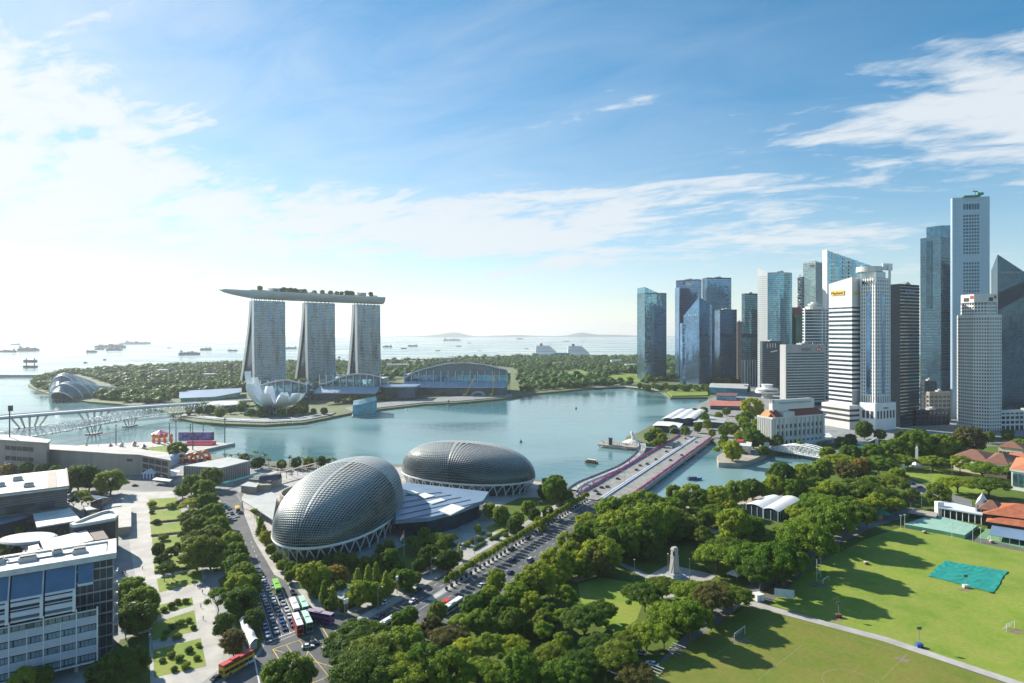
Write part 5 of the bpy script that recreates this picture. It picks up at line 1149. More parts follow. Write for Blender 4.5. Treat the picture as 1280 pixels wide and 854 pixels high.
# floating platform with its decorations
p = GP([(60, 564), (100, 556), (185, 552), (294, 553.2), (262, 560), (233, 567), (200, 574), (80, 574)]); t = thing('floating_platform', 'pale floating stage platform in the bay behind the grandstand', 'platform', p[0]+(-3,))
MB().prism(p, -3.5, -.4).build('deck', PAVE, t); MB().prism(GP([(150, 563), (222, 555), (236, 562), (200, 568)]), -.4, -.35).build('turf', FARGRASS, t)
c = G(243, 551); w = PX(264, c[1])-PX(222, c[1]); t = thing('stage_screen', 'long purple and blue patterned stage wall on the floating platform', 'screen', c+(-.4,)); MB().box((c[0], c[1]+4, -.4), (w, 5, 9)).build('back_wall', SLATE, t)
m = mat('patterned screen', (.16, .16, .40), .4, var=.9, scale=.35); MB().box((c[0], c[1]+1.2, .6), (w-.6, .5, 7.5)).build('screen_panel', m, t)
c = G(250, 556); w = PX(268, c[1])-PX(233, c[1]); t = thing('seating_stand', 'tier of pink and red seats in front of the stage wall', 'stand', c+(-.4,))
for k in range(4): MB().box((c[0], c[1]-3+k*2.2, -.4), (w, 2.2, 1+k*.9)).build('seat_row', PINK if k % 2 else RED, t)
c = G(200, 546); t = thing('pink_tent', 'pink topped tent behind the orange figures on the platform', 'tent', c+(-.4,)); MB().lathe((c[0], c[1], -.4), [(8.5, 3.5), (8.5, 4), (3, 6.5), (.1, 8)], 12).build('roof', PINK, t); MB().cyl((c[0], c[1], -.4), 7.5, 4, 12).build('wall', ORANGE, t)
for i, (px, py) in enumerate(((192, 553), (199, 554), (206, 553), (214, 553))):
    c = G(px, py); t = thing('orange_figure', 'tall orange inflatable column in a row on the floating platform', 'inflatable', c+(-.4,), 'orange inflatable columns on the platform'); MB().lathe((c[0], c[1], -.4), [(1.2, 0), (1.8, 2), (1.1, 5), (1.9, 7), (1.2, 9), (.1, 9.6)], 10).build('body', ORANGE, t, smooth=True)
for i, (px, py, w) in enumerate(((227, 578, 5), (237, 579, 6), (247, 578, 6), (256, 575, 4))):
    c = G(px, py); t = thing('inflatable_arch', ('orange and white inflatable arch', 'wide orange inflatable arch', 'largest orange inflatable arch', 'small orange inflatable arch')[i]+(' beside the big waterfront tree', ' second from the waterfront tree', ' second from the palms', ' nearest the palms')[i], 'inflatable', c+(0,), 'orange inflatable arches by the brown hall')
    MB().tube([(c[0]+w*math.cos(q), c[1]+1.5*math.cos(q), 8*math.sin(q)) for q in [math.pi*j/10 for j in range(11)]], 1.1, 8).build('arch', ORANGE if i != 0 else WHITE, t, smooth=True); MB().box((c[0], c[1]+2, 0), (w*1.3, 1, 3)).build('banner', RED if i % 2 else BLUE, t)
# ---------------------------------------------------------------- hotel with columns, pier buildings, museum
Y = 612; f = quadfoot(948, 966, 1031, Y, 24); h = HZ(522, Y)
t = thing('colonnade_hotel', 'grand pale classical hotel with tall columns and red tiled roofs by the river', 'hotel', centre(f)+(0,))
MB().prism(f, 0, h).build('wall', CREAMW if 'CREAMW' in globals() else globals().setdefault('CREAMW', mat('pale hotel stone', (.60, .60, .55), .65, var=.15, scale=.1, streak=True)), t)
mb = MB(); mb.prism(offset(ccw(f), 1.0), h-1.6, h); mb.prism(offset(ccw(f), .7), 8, 9.2); mb.prism(offset(ccw(f), .8), 0, 1.2); mb.build('cornices', OFFW, t)
i1 = offset(ccw(f), -7); h2 = HZ(506, Y); MB().prism(i1, h, h2).build('upper_storey', WHITE, t)
i2 = offset(ccw(f), -15); MB().prism(i2, h2, h2+.6).build('roof_deck', PAVE, t)
mb = MB(); 
for e in range(4):
    a, b = ccw(i1)[e], ccw(i1)[(e+1) % 4]; l = pdist(a, b); d = ang(a, b)
    mb.obox((a[0], a[1], h2), (l*math.cos(d), l*math.sin(d), 0), (-3*math.sin(d), 3*math.cos(d), 0), (0, 0, 3.4))
mb.build('roof_parapet', WHITE, t)
ff = ccw(f); k0 = min(range(4), key=lambda i: ff[i][1]); cor, rgt, lft = ff[k0], ff[(k0+1) % 4], ff[k0-1]
def strip_roof(a, b, u0, u1, m, name):
    o = ccw(offset(ff, .4)); d = ang(a, b); l = pdist(a, b); p = edge_pt(a, b, u0, .3, h); q = edge_pt(a, b, u1, .3, h); p2 = edge_pt(a, b, u0, -7, h+6); q2 = edge_pt(a, b, u1, -7, h+6)
    mb = MB(); mb.hexa([p, q, q2[:2]+(h,), p2[:2]+(h,), p[:2]+(h+.6,), q[:2]+(h+.6,), q2, p2]); return mb.build(name, m, t)
HT = mat('maroon roof tile', (.27, .075, .05), .75, var=.2, scale=.4); strip_roof(cor, rgt, .40, .97, HT, 'tiled_roof'); strip_roof(cor, rgt, .04, .17, HT, 'tiled_roof'); strip_roof(lft, cor, .15, .72, mat('orange roof tile', (.52, .24, .10), .75, var=.2), 'tiled_roof')
MB().obox(edge_pt(cor, rgt, .2, .6, h), tuple(Vector(edge_pt(cor, rgt, .4, .6, h))-Vector(edge_pt(cor, rgt, .2, .6, h))), (-3, 6, 0), (0, 0, 4.5)).build('pediment_block', OFFW, t)
for a, b, n in ((cor, rgt, 11), (lft, cor, 7)):
    for k in range(n+1):
        if k in (3, 4) and n == 11: continue
        p = edge_pt(a, b, .05+.9*k/n, .75, 9.2); MB().cyl(p, .95, h-11, 10).build('column', OFFW, t)
    for k in range(n):
        for z, hh in ((2.2, 4.6), (11, 5.2), (19, 4)):
            if z+hh > h-2: continue
            d = ang(a, b); p = edge_pt(a, b, .05+.9*(k+.32)/n, .02, z); w = pdist(a, b)*.9/n*.36
            MB().obox(p, (w*math.cos(d), w*math.sin(d), 0), (.18*math.sin(d), -.18*math.cos(d), 0), (0, 0, hh)).build('window', DARKC, t)
roofblock('terrace_block', 'low white riverside terrace in front of the classical hotel', 'terrace', [(1002, 549), (1036, 541), (1041, 546), (1006, 556)], 5, G_PALE, OFFW)
# pier hotel, red roofed pier, wavy roofed shed
roofblock('bay_hotel', 'low teal glass hotel with flat grey roof beside the green lawn', 'hotel', [(886, 484), (934, 486), (936, 480), (888, 479)], 14, G_CRYSTAL, GREYST)
t = roofblock('bay_hotel', 'narrow maroon roofed hotel wing behind the pier', 'hotel', [(895, 494.5), (921, 495), (922, 491.5), (896, 491)], 8, G_TEAL, mat('maroon roof', (.20, .07, .08), .6))
p = GP([(886, 507), (929, 508), (929, 502), (887, 501)], 6); t = thing('pier_hall', 'long pier hall with a red tiled roof', 'pier', p[0]+(0,)); MB().prism(offset(ccw(p), -2), 0, 6).build('wall', G_DARK, t); q = [Vector((*x, 6)) for x in p]
m1, m2 = (q[0]+q[3])/2+UP*4, (q[1]+q[2])/2+UP*4; MB().add([*q, m1, m2], [(0, 1, 5, 4), (2, 3, 4, 5), (0, 4, 3), (1, 2, 5)]).build('roof', mat('salmon roof tile', (.50, .17, .12), .7), t)
for i, (pts, z, lab) in enumerate((([(826, 524), (868, 524), (882, 513), (848, 512)], 8, 'white wavy roofed dining shed on the bay front'), ([(815, 532), (849, 535), (854, 529.5), (822, 527)], 7, 'flat white roofed dark glass pavilion behind the statue trees'), ([(866, 528), (905, 529), (908, 523), (872, 521)], 6, 'low pale canopy beside the far end of the road bridge'))):
    p = GP(pts, z); t = thing('dining_shed', lab, 'building', p[0]+(0,), 'low sheds on the bay front'); MB().prism(offset(ccw(p), -2.5), 0, z-.5).build('wall', G_DARK, t)
    a, b, c_, d = [Vector((*x, z)) for x in p]; P = []
    for k in range(17):
        u = k/16; zz = UP*(1.6*abs(math.sin(u*math.pi*3)) if i == 0 else 1.0*math.sin(u*math.pi)); P.append([a+(b-a)*u+zz, d+(c_-d)*u+zz])
    MB().grid(P).build('roof', WHITE if i < 2 else GREYST, t)
# boathouse and promontory by the river
t = roofblock('boathouse', 'small cream boathouse with red canopy at the river mouth', 'building', [(923, 557), (939, 558), (940, 552), (926, 551)], 9, CREAM, OFFW); MB().prism(GP([(921, 551.5), (929, 552), (930, 549.5), (922, 549)], 10.4), 9.2, 10.4).build('red_canopy', RED, t)
structure('quay', MB().prism(GP([(898, 580), (926, 581), (946, 574), (958, 568), (958, 562), (912, 562), (896, 572)]), -6, 1.2), TANC)
# red roofed museum at the right edge
def hip(t, pts, z, rise, m, name='roof'):
    q = [Vector((*x, z)) for x in pts]; c1 = (q[0]+q[3])/2; c2 = (q[1]+q[2])/2; l = (c2-c1).length; w = (q[0]-q[3]).length/2; e = min(.45, w/l)
    a, b = c1+(c2-c1)*e+UP*rise, c1+(c2-c1)*(1-e)+UP*rise; return MB().add([*q, a, b], [(0, 1, 5, 4), (1, 2, 5), (2, 3, 4, 5), (3, 0, 4)]).build(name, m, t)
t = thing('riverside_museum', 'long cream walled museum with red tiled hip roofs beyond the padang', 'museum', G(1235, 580)+(0,))
for pts, z, rise, m in (([(1190, 571), (1236, 578), (1246, 568), (1204, 561)], 11, 5, BROWNTILE), ([(1228, 578), (1260, 581), (1276, 571), (1244, 566)], 11.5, 5, BROWNTILE), ([(1254, 577), (1390, 590), (1390, 577), (1262, 566)], 10, 5, REDTILE), ([(1246, 558), (1280, 562), (1284, 557), (1254, 553)], 11, 4, BROWNTILE)):
    p = GP(pts, z); MB().prism(offset(ccw(p), -1), 0, z).build('wall', mat_cream if 'mat_cream' in globals() else globals().setdefault('mat_cream', mat('cream wall', (.66, .58, .42), .7, var=.1, streak=True)), t); hip(t, p, z+.05, rise, m)
    a, b = p[0], p[1]; d = ang(a, b)
    for k in range(6): e = edge_pt(a, b, .08+.15*k, -.9, 3); MB().obox(e, (2*math.cos(d), 2*math.sin(d), 0), (.4*math.sin(d), -.4*math.cos(d), 0), (0, 0, 4)).build('window', DARKC, t)
t = thing('concert_hall', 'white columned hall with orange tiled roof at the right edge', 'hall', G(1272, 612)+(0,))
p = GP([(1264, 612), (1340, 625), (1350, 600), (1272, 596)]); Y = p[0][1]; hh = HZ(586, Y); MB().prism(p, 0, hh).build('wall', WHITE, t); hip(t, offset(ccw(p), .8), hh, 5, mat('orange hall tile', (.55, .20, .09), .7)); MB().prism(offset(ccw(p), .9), hh-1.5, hh-.05).build('cornice', OFFW, t)
for k in range(3):
    d = ang(p[0], p[1]); e = edge_pt(p[0], p[1], .03+.1*k, .05, 3); MB().obox(e, (2.8*math.cos(d), 2.8*math.sin(d), 0), (.25*math.sin(d), -.25*math.cos(d), 0), (0, 0, hh-6)).build('window', G_TEAL, t)
# cricket pavilion
t = thing('club_pavilion', 'sports club pavilion with red tiled tiered roofs and a white gabled porch', 'clubhouse', G(1240, 655)+(0,))
for pts, z, rise, m in (([(1228, 642), (1330, 655), (1340, 640), (1232, 628)], 9, 5, REDTILE), ([(1232, 652), (1340, 668), (1345, 656), (1236, 642)], 6, 3.5, REDTILE), ([(1222, 636), (1252, 640), (1256, 630), (1226, 627)], 10, 4, BROWNTILE)):
    p = GP(pts, z); hip(t, p, z, rise, m, 'tiled_roof'); MB().prism(offset(ccw(p), -2.2), 0, z-.05).build('wall', DARKC, t)
p = GP([(1219, 652), (1232, 654), (1234, 646), (1222, 644)]); Y = p[0][1]; a, b, c_, d = [Vector((*q, 0)) for q in p]; z = 10.5
mb = MB(); mb.prism(p, 0, z); mb.add([a+UP*z, b+UP*z, c_+UP*z, d+UP*z, (a+b)/2+UP*(z+4), (c_+d)/2+UP*(z+4)], [(0, 1, 4), (1, 2, 5, 4), (2, 3, 5), (3, 0, 4, 5)]); po = mb.build('gabled_porch', WHITE, t)
for k in range(2): e = edge_pt(p[0], p[1], .2+.38*k, .03, 5); w = 1.6; d2 = ang(p[0], p[1]); MB().obox(e, (w*math.cos(d2), w*math.sin(d2), 0), (.15*math.sin(d2), -.15*math.cos(d2), 0), (0, 0, 5)).build('window', DARKC, po)
p = GP([(1172, 634), (1236, 645), (1238, 640), (1180, 626)], 6); t2 = thing('veranda_wing', 'long white flat roofed veranda wing left of the red clubhouse', 'clubhouse', p[0]+(0,)); MB().prism(p, 5.4, 6.2, bottom=True).build('roof', BLUELIGHT, t2); MB().prism(offset(ccw(p), -2), 0, 5.4).build('wall', DARKC, t2)
for k in range(9): e = edge_pt(p[0], p[1], .02+.12*k, -.4, 0); MB().cyl(e, .22, 5.4, 6).build('post', WHITE, t2)
p0 = G(1174, 645); MB().box((p0[0], p0[1], 0), (4, 3, 9)).build('end_pier', WHITE, t2)
p = GP([(1236, 668), (1330, 684), (1330, 672), (1240, 659)], 3.4); t2 = thing('veranda', 'grey blue lean to veranda roof along the front of the red clubhouse', 'veranda', p[0]+(0,)); MB().prism(p, 3.1, [3.3, 3.3, 4.4, 4.4], bottom=True).build('roof', PALEBLUE, t2)
for k in range(8): e = edge_pt(p[0], p[1], .03+.13*k, -.3, 0); MB().cyl(e, .15, 3.2, 6).build('post', WHITE, t2)
# raised green courts
p = GP([(1130, 655), (1166, 643), (1222, 657), (1206, 669), (1180, 664)], 2.2); t = thing('tennis_deck', 'raised pale green sports deck with white lines beside the padang', 'court', p[0]+(0,)); MB().prism(p, 0, 2.0).build('side_wall', GREENCOURT, t); MB().prism(p, 2.0, 2.2).build('playing_surface', mat('mint court', (.27, .46, .36), .8, var=.12), t)
mb = MB(); mk = mb
for k in range(4): dash(G(1140+k*18, 653+k*3.6, 2.23), G(1168+k*13, 645+k*3.2, 2.23), .25, 2.23)
dash(G(1137, 654, 2.23), G(1203, 667.5, 2.23), .25, 2.23); dash(G(1152, 649.5, 2.23), G(1212, 663, 2.23), .25, 2.23); mb.build('court_lines', LINEW, t)
p = GP([(1222, 672), (1232, 661), (1330, 680), (1330, 697)]); t = thing('tennis_court', 'flat green tennis court in front of the clubhouse veranda', 'court', p[0]+(0,)); MB().prism(p, 0, .2).build('playing_surface', GREENCOURT2, t); mb = MB(); mk = mb
dash(G(1234, 674), G(1330, 691), .3, .23); dash(G(1240, 667), G(1330, 683), .3, .23); dash(G(1240, 667), G(1234, 674), .3, .23); dash(G(1264, 672), G(1258, 678), .3, .23); dash(G(1288, 676), G(1283, 682), .3, .23); mb.build('court_lines', LINEW, t)
c = G(1096, 650); t = thing('club_hut', 'small hut with green hipped roof at the corner of the padang', 'hut', c+(0,)); MB().box((c[0], c[1]+3, 0), (8, 5, 3.4)).build('wall', mat('ochre wall', (.45, .25, .08), .7), t); hip(t, [(c[0]-9, c[1]-2), (c[0]+9, c[1]-2), (c[0]+9, c[1]+9), (c[0]-9, c[1]+9)], 3.4, 3.2, GREENROOF)
p = GP([(1115, 640), (1150, 645), (1152, 640), (1120, 636)], 3.2); t = roofblock('service_block', 'low pale flat roofed shed between the green hut and the veranda wing', 'shed', [(1135, 640), (1170, 646), (1173, 641), (1142, 636)], 3.6, DARKC, TANC)
# double marquee in the park
p = GP([(932, 630.5), (954, 636), (980, 623), (960, 619)], 6); p2 = GP([(954, 636), (973, 640.5), (1001, 624.5), (980, 620)], 6)
t = thing('double_marquee', 'glass walled marquee with twin white barrel roofs among park trees', 'marquee', p[0]+(0,))
for pp in (p, p2):
    a, b, c_, d = [Vector((*q, 6)) for q in pp]; P = [[a+(b-a)*(k/10)+UP*1.3*math.sin(math.pi*k/10), d+(c_-d)*(k/10)+UP*1.3*math.sin(math.pi*k/10)] for k in range(11)]; MB().grid(P).build('barrel_roof', WHITE, t); MB().prism(offset(ccw(pp), -.3), 0, 6.05).build('glass_wall', G_DARK, t)
    mb = MB(); fins(mb, ccw(offset(ccw(pp), -.3)), 0, 6, 4, .25, .2); mb.build('wall_posts', WHITE, t)
# monuments
c = G(843, 722); Y = c[1]; t = thing('war_memorial', 'stepped pale stone war memorial pillar on a paved terrace', 'memorial', c+(0,)); k = (HZ(684, Y))/16.0
MB().box((c[0], Y, 0), (9, 6, 1.2), .5).build('base_steps', GREYST, t); MB().box((c[0], Y, 1.2), (6, 4.6, 1.2), .5).build('plinth', GREYST, t)
mb = MB(); prev = None
ca, sa = math.cos(.5), math.sin(.5); rings = []
for z, a, b in ((2.4, 3.9, 2.9), (11.0*k, 2.9, 2.2), (11.0*k, 3.2, 2.5), (11.6*k, 3.2, 2.5), (11.6*k, 2.7, 2.0), (14.6*k, 2.6, 2.0), (14.6*k, 3.0, 2.3), (15.2*k, 3.0, 2.3), (15.2*k, 2.4, 1.9), (16*k, 2.2, 1.7)):
    rings.append([(c[0]+(x*a*ca-y*b*sa)/2, Y+(x*a*sa+y*b*ca)/2, z) for x, y in ((-1, -1), (1, -1), (1, 1), (-1, 1))])
mb.grid(rings, 0, True); mb.f.append(tuple(range(len(mb.v)-4, len(mb.v)))); mb.m.append(0); mb.build('pillar', mat('memorial granite', (.45, .43, .39), .7, var=.2, scale=.5, streak=True), t)
mb = MB(); mb.box((c[0]-.7, Y-1.55, 12*k), (.8, .5, 2.0)); mb.build('niche', DARKC, t)
c = G(1146, 584); Y = c[1]; t = thing('obelisk', 'slender white obelisk on a stepped base in the far lawn', 'monument', c+(0,)); H = HZ(557, Y)
MB().lathe((c[0], Y, 0), [(5.5, 0), (5.5, .8), (4, .8), (4, 2), (2.4, 4), (2.2, 5)], 8).build('base', WHITE, t); MB().lathe((c[0], Y, 5), [(1.7, 0), (1.1, H-7), (.1, H-5)], 4).build('shaft', WHITE, t)
c = G(1128, 588); t = thing('bust_plinth', 'small white stone plinth left of the obelisk', 'plinth', c+(0,)); MB().box((c[0], c[1], 0), (4, 4, 1.5)).build('base', WHITE, t); MB().box((c[0], c[1], 1.5), (2.4, 2.4, 4)).build('shaft', WHITE, t)
# merlion
c = G(791, 552); Y = c[1]; t = thing('fountain_statue', 'white fish tailed lion statue on a pale rock base at the bay edge', 'statue', c+(0,))
MB().lathe((c[0], Y, -3), [(12, 0), (11, 2), (6, 4.5), (4, 5.2)], 14).build('rock_base', OFFW, t)
mb = MB(); mb.tube([(c[0], Y, 2), (c[0]+.8, Y, 4.5), (c[0]-.4, Y, 7), (c[0]-.8, Y, 9.2), (c[0]-1.5, Y, 10.4)], [1.9, 1.8, 1.6, 1.5, .7], 8); mb.tube([(c[0]+1, Y, 3), (c[0]+3, Y, 3.4), (c[0]+4.2, Y, 5.4)], [1.1, .7, .5], 6); mb.build('body', WHITE, t, smooth=True)
p = GP([(747, 556), (796, 560), (800, 556), (752, 552)], 0); t = thing('viewing_jetty', 'viewing jetty on posts reaching into the bay from the statue', 'jetty', p[0]+(-3,)); MB().prism(p, -.8, .4, bottom=True).build('deck', TANC, t)
for k in range(6):
    e = edge_pt(p[0], p[1], .05+.18*k, -1, -4); MB().cyl(e, .5, 3.3, 6).build('post', CONC, t)
c = G(763, 556.5); t = thing('dark_kiosk', 'dark square tower kiosk on the viewing jetty', 'kiosk', c+(.4,)); MB().box((c[0], c[1], .4), (3.6, 3, 6.5)).build('body', SLATE, t); MB().box((c[0], c[1], 6.9), (4.2, 3.6, .5)).build('roof', BLACK, t)
# ---------------------------------------------------------------- bridges
# road bridge with flower boxes
S0, S1 = 400, 690
t = thing('road_bridge', 'wide road bridge lined with magenta flower boxes crossing the river mouth', 'bridge', RP(545, -153)+(0,))
MB().prism(strip(S0, S1, -171.8, -135.2), -.9, .62, bottom=True).build('deck', CONC, t)
MB().prism(strip(S0-4, S1+1, -169.8, -154.2), .64, .66).build('carriageway', DECKROAD, t); MB().prism(strip(S0-4, S1+1, -150.8, -137.2), .64, .66).build('carriageway', DECKROAD, t)
for n in (-171.8, -135.9): 
    mb = MB(); mb.prism(strip(S0, S1, n, n+.7), -1.6, 1.5); mb.build('parapet', OFFW, t)
mb = MB(); mb.prism(strip(S0, S1, -153.9, -153.2), .6, 1.5); mb.prism(strip(S0, S1, -151.8, -151.1), .6, 1.5); mb.prism(strip(S0, S1, -153.2, -151.8), .6, .9); mb.build('median_wall', BLUELIGHT, t)
for n in (-170.9, -136.9):
    mb = MB(); mb.prism(strip(S0+2, S1-2, n-.3 if n < -150 else n, n+.9 if n < -150 else n+1.0), .6, 1.55, bottom=True); fb = mb.build('flower_box', CONC, t)
    mb = MB(); rr = random.Random(3)
    for k in range(5200):
        s = rr.uniform(S0+2, S1-2); m_ = n+.3+rr.gauss(0, .5); p = RP(s, m_); z = 1.6+abs(rr.gauss(0, .42))*(1+.6*math.sin(s*1.7)*math.sin(s*.61)); a = rr.uniform(0, 6.28); q = .38
        u = Vector((math.cos(a)*q, math.sin(a)*q, rr.uniform(-.1, .2))); v = Vector((-math.sin(a)*q, math.cos(a)*q, rr.uniform(.0, .25))); o = Vector((p[0], p[1], z))
        mb.quad(o-u, o-v, o+u, o+v, 1 if rr.random() < .18 else 0)
    mb.build('flowers', [MAGENTA, LEAF_M], fb)
for k in range(6):
    s = S0+24+k*46; mb = MB(); mb.prism(strip(s, s+3.2, -168, -138), -5, -.9); mb.prism(strip(s-.8, s+4, -170, -134.2), -4.2, -2.8); mb.build('pier', CONC, t)
mb = MB()
for n in (-166, -162, -158, -147, -144, -140.5):
    s = S0+2
    while s < S1: dash(RP(s, n), RP(s+3, n), .2, .68) if False else mb.flat([RP(s, n-.1), RP(s+3, n-.1), RP(s+3, n+.1), RP(s, n+.1)], .675); s += 8
for n in (-169, -155, -150, -138.4): mb.flat(strip(S0, S1, n-.1, n+.1), .675)
mb.build('lane_lines', [LINEW], t)
# curved footbridge left of it with people
pts = [(716, 612), (728, 604), (745, 597), (762, 590), (778, 583), (790, 575), (799, 567), (803, 560), (802, 554)]
JB = [Vector(G3(a, b, 1.0)) for a, b in pts]
def smooth(pts, n):
    o = []
    for i in range(len(pts)-1):
        p0, p1, p2, p3 = pts[max(i-1, 0)], pts[i], pts[i+1], pts[min(i+2, len(pts)-1)]
        for k in range(n):
            u = k/n; o.append(.5*((2*p1)+(p2-p0)*u+(2*p0-5*p1+4*p2-p3)*u*u+(3*p1-p0-3*p2+p3)*u**3))
    return o+[pts[-1]]
JB = smooth(JB, 5)
t = thing('footbridge', 'curved pedestrian bridge crowded with people left of the road bridge', 'bridge', tuple(JB[len(JB)//2]))
def ribbon(pts, w0, w1, z0, z1, mb):
    L = []
    for i, p in enumerate(pts):
        d = (pts[min(i+1, len(pts)-1)]-pts[max(i-1, 0)]); d.z = 0; d.normalize(); n = Vector((-d.y, d.x, 0))
        L.append([p+n*w0+UP*z0, p+n*w1+UP*z0, p+n*w1+UP*z1, p+n*w0+UP*z1])
    mb.grid(L, 0, True); return L
mb = MB(); ribbon(JB, -3.6, 3.6, -.6, 0, mb); mb.build('deck', GREYST, t)
for w in (-3.5, 3.3): mb = MB(); ribbon(JB, w, w+.15, 0, 1.1, mb); mb.build('railing', STEEL, t)
for k in range(3, len(JB)-2, 6): q = JB[k]; MB().cyl((q.x, q.y, -5), 1.0, 5.4, 8).build('pier', CONC, t)
# arches over the pavement at the bridge head
for px, py, w in ((822, 556, 9), (836, 548, 7), (722, 628, 7)):
    c = G(px, py); t = thing('lamp_arch', ('tall grey curved light arch nearest the statue beside the bridge', 'tall grey curved light arch nearer the far bridge end', 'grey curved light arch at the near left bridge corner')[(822, 836, 722).index(px)], 'arch', c+(0,))
    MB().tube([(c[0]+w*(1-math.cos(q)), c[1]+2*q, 11*math.sin(q)) for q in [math.pi*.62*j/10 for j in range(11)]], .45, 6).build('arch', STEEL, t); MB().cyl(c+(0,), .8, .6, 8).build('foot', CONC, t)
# white truss bridge
a, b = Vector(G3(963, 562, 1)), Vector(G3(1044, 576, 1)); a.z = b.z = 0; d = (b-a); L_ = d.length; d.normalize(); n = Vector((-d.y, d.x, 0))
t = thing('truss_bridge', 'white riveted truss bridge with arched top chords over the river', 'bridge', tuple(a))
MB().obox(a+UP*.3, d*L_, n*14, UP*.9).build('deck', GREYST, t)
for off in (0, 7, 13.5):
    mb = MB(); N = 14; top = [a+d*(L_*i/N)+n*off+UP*(2.2+7.0*math.sin(math.pi*i/N)**.8) for i in range(N+1)]; bot = [a+d*(L_*i/N)+n*off+UP*1.2 for i in range(N+1)]
    mb.tube(top, .5, 5); mb.tube(bot, .45, 5)
    for i in range(N): mb.tube([bot[i], top[i+1]], .28, 4); mb.tube([top[i], bot[i+1]], .28, 4); mb.tube([bot[i], top[i]], .3, 4)
    mb.build('truss', WHITE, t)
mb = MB()
for i in range(2, 13): mb.tube([a+d*(L_*i/14)+UP*(2.2+7.0*math.sin(math.pi*i/14)**.8), a+d*(L_*i/14)+n*13.5+UP*(2.2+7.0*math.sin(math.pi*i/14)**.8)], .3, 4)
mb.build('cross_braces', WHITE, t)
for e in (-3, 3+13.5):
    q = a-d*2+n*(e-1); MB().box((q.x, q.y, 0), (5, 4, 8)).build('gate_pier', OFFW, t)
# suspension footbridge far right (seen between trees)
a, b = Vector(G3(1058, 553, 2)), Vector(G3(1096, 559, 2)); t = thing('suspension_bridge', 'small blue white suspension footbridge below the white striped tower', 'bridge', (a.x, a.y, 0)); d = b-a
MB().obox(a, d, Vector((3, 5, 0)), UP*.6).build('deck', BLUELIGHT, t)
for e in (a, b): MB().box((e.x, e.y, 0), (2, 2, 9)).build('tower', WHITE, t)
mb = MB(); mb.tube([a+d*(k/8)+UP*(2+7*(2*k/8-1)**2) for k in range(9)], .3, 4); mb.tube([a+Vector((3, 5, 0))+d*(k/8)+UP*(2+7*(2*k/8-1)**2) for k in range(9)], .3, 4); mb.build('cables', WHITE, t)
# motorway bridge and helix footbridge, upper left
MWp = smooth([Vector(p) for p in ((-780, 560, 13), (-700, 652, 13), (-622, 748, 13), (-560, 815, 13), (-498, 880, 12), (-440, 940, 10), (-400, 1000, 8))], 5)
t = thing('motorway_bridge', 'long flat motorway bridge on slanted piers at the upper left', 'bridge', tuple(MWp[len(MWp)//2]))
mb = MB(); L = ribbon(MWp, -11, 11, -1.2, 0, mb); mb.build('deck', GREYST, t); mb = MB(); ribbon(MWp, -6, 6, -3.2, -1.2, mb); mb.build('girder', CONC, t)
for w in (-11.2, 10.9): mb = MB(); ribbon(MWp, w, w+.3, -.8, 1.1, mb); mb.build('parapet', BLUELIGHT, t)
for x, y in ((-603, 770), (-556, 820)):
    for i in range(5):
        e = -14+7*i; MB().tube([Vector((x, y, 10)).lerp(Vector((x, y, 10)), 0)+Vector((.65, .75, 0))*(e*1.3), Vector((x, y, SEA))+Vector((.65, .75, 0))*(e*.7)], [1.4, 1.0], 6).build('slanted_pier', OFFW, t)
    mb = MB(); mb.obox(Vector((x, y, SEA-1))+Vector((.65, .75, 0))*-16+Vector((3, -3, 0)), Vector((.65, .75, 0))*32, Vector((-6, 6, 0)), UP*1.6); mb.build('pile_cap', CONC, t)
HXp = smooth([Vector(p) for p in ((-560, 570, 5), (-522, 612, 6), (-500, 655, 7), (-489, 705, 7.5), (-485, 760, 7.5), (-472, 812, 7), (-440, 862, 6), (-415, 885, 5))], 12)
t = thing('helix_footbridge', 'curving footbridge wrapped in a white double helix of steel tubes', 'bridge', tuple(HXp[len(HXp)//2]))
mb = MB(); ribbon(HXp, -3, 3, -.5, 0, mb); mb.build('deck', GREYST, t)
acc = [0.0]
for p, q in zip(HXp, HXp[1:]): acc.append(acc[-1]+(q-p).length)
def hpt(s, r, ph):
    i = min(range(len(acc)-1), key=lambda k: 0 if acc[k] <= s <= acc[k+1] else 1+abs(acc[k]-s)); u = (s-acc[i])/max(1e-6, acc[i+1]-acc[i]); p = HXp[i].lerp(HXp[i+1], u); d = (HXp[i+1]-HXp[i]); d.z = 0; d.normalize(); n = Vector((-d.y, d.x, 0))
    return p+UP*3.2+n*r*math.cos(ph)+UP*r*math.sin(ph)
N = 420
for r, k, m in ((5.6, .34, 0), (5.6, .34, math.pi), (4.6, -.38, 1), (4.6, -.38, 1+math.pi), (5.2, .34, 1.6), (5.2, -.36, 2.6)):
    MB().tube([hpt(acc[-1]*i/N, r, acc[-1]*i/N*k+m) for i in range(N+1)], .27, 4).build('helix_tube', WHITE, t)
mb = MB()
for i in range(0, 90): 
    s = acc[-1]*i/90; mb.tube([hpt(s, 4.6, q) for q in [math.pi*2*j/10 for j in range(11)]], .12, 3, cap=False)
mb.build('ring_struts', STEEL, t)
for px, py in ((98, 542), (160, 533), (207, 523)):
    c = G(px, py, SEA); i = min(range(len(HXp)), key=lambda k: (HXp[k]-Vector((c[0], c[1], 0))).length); q = HXp[i]
    mb = MB()
    for e in (-9, -3, 3, 9): mb.tube([q+Vector((e*.3, e, -1)), Vector((q.x+e*.15, q.y+e*.5, SEA))], .6, 5)
    mb.build('tripod_pier', STEEL, t); MB().box((q.x, q.y, SEA-1), (10, 16, 2)).build('pile_cap', SLATE, t)
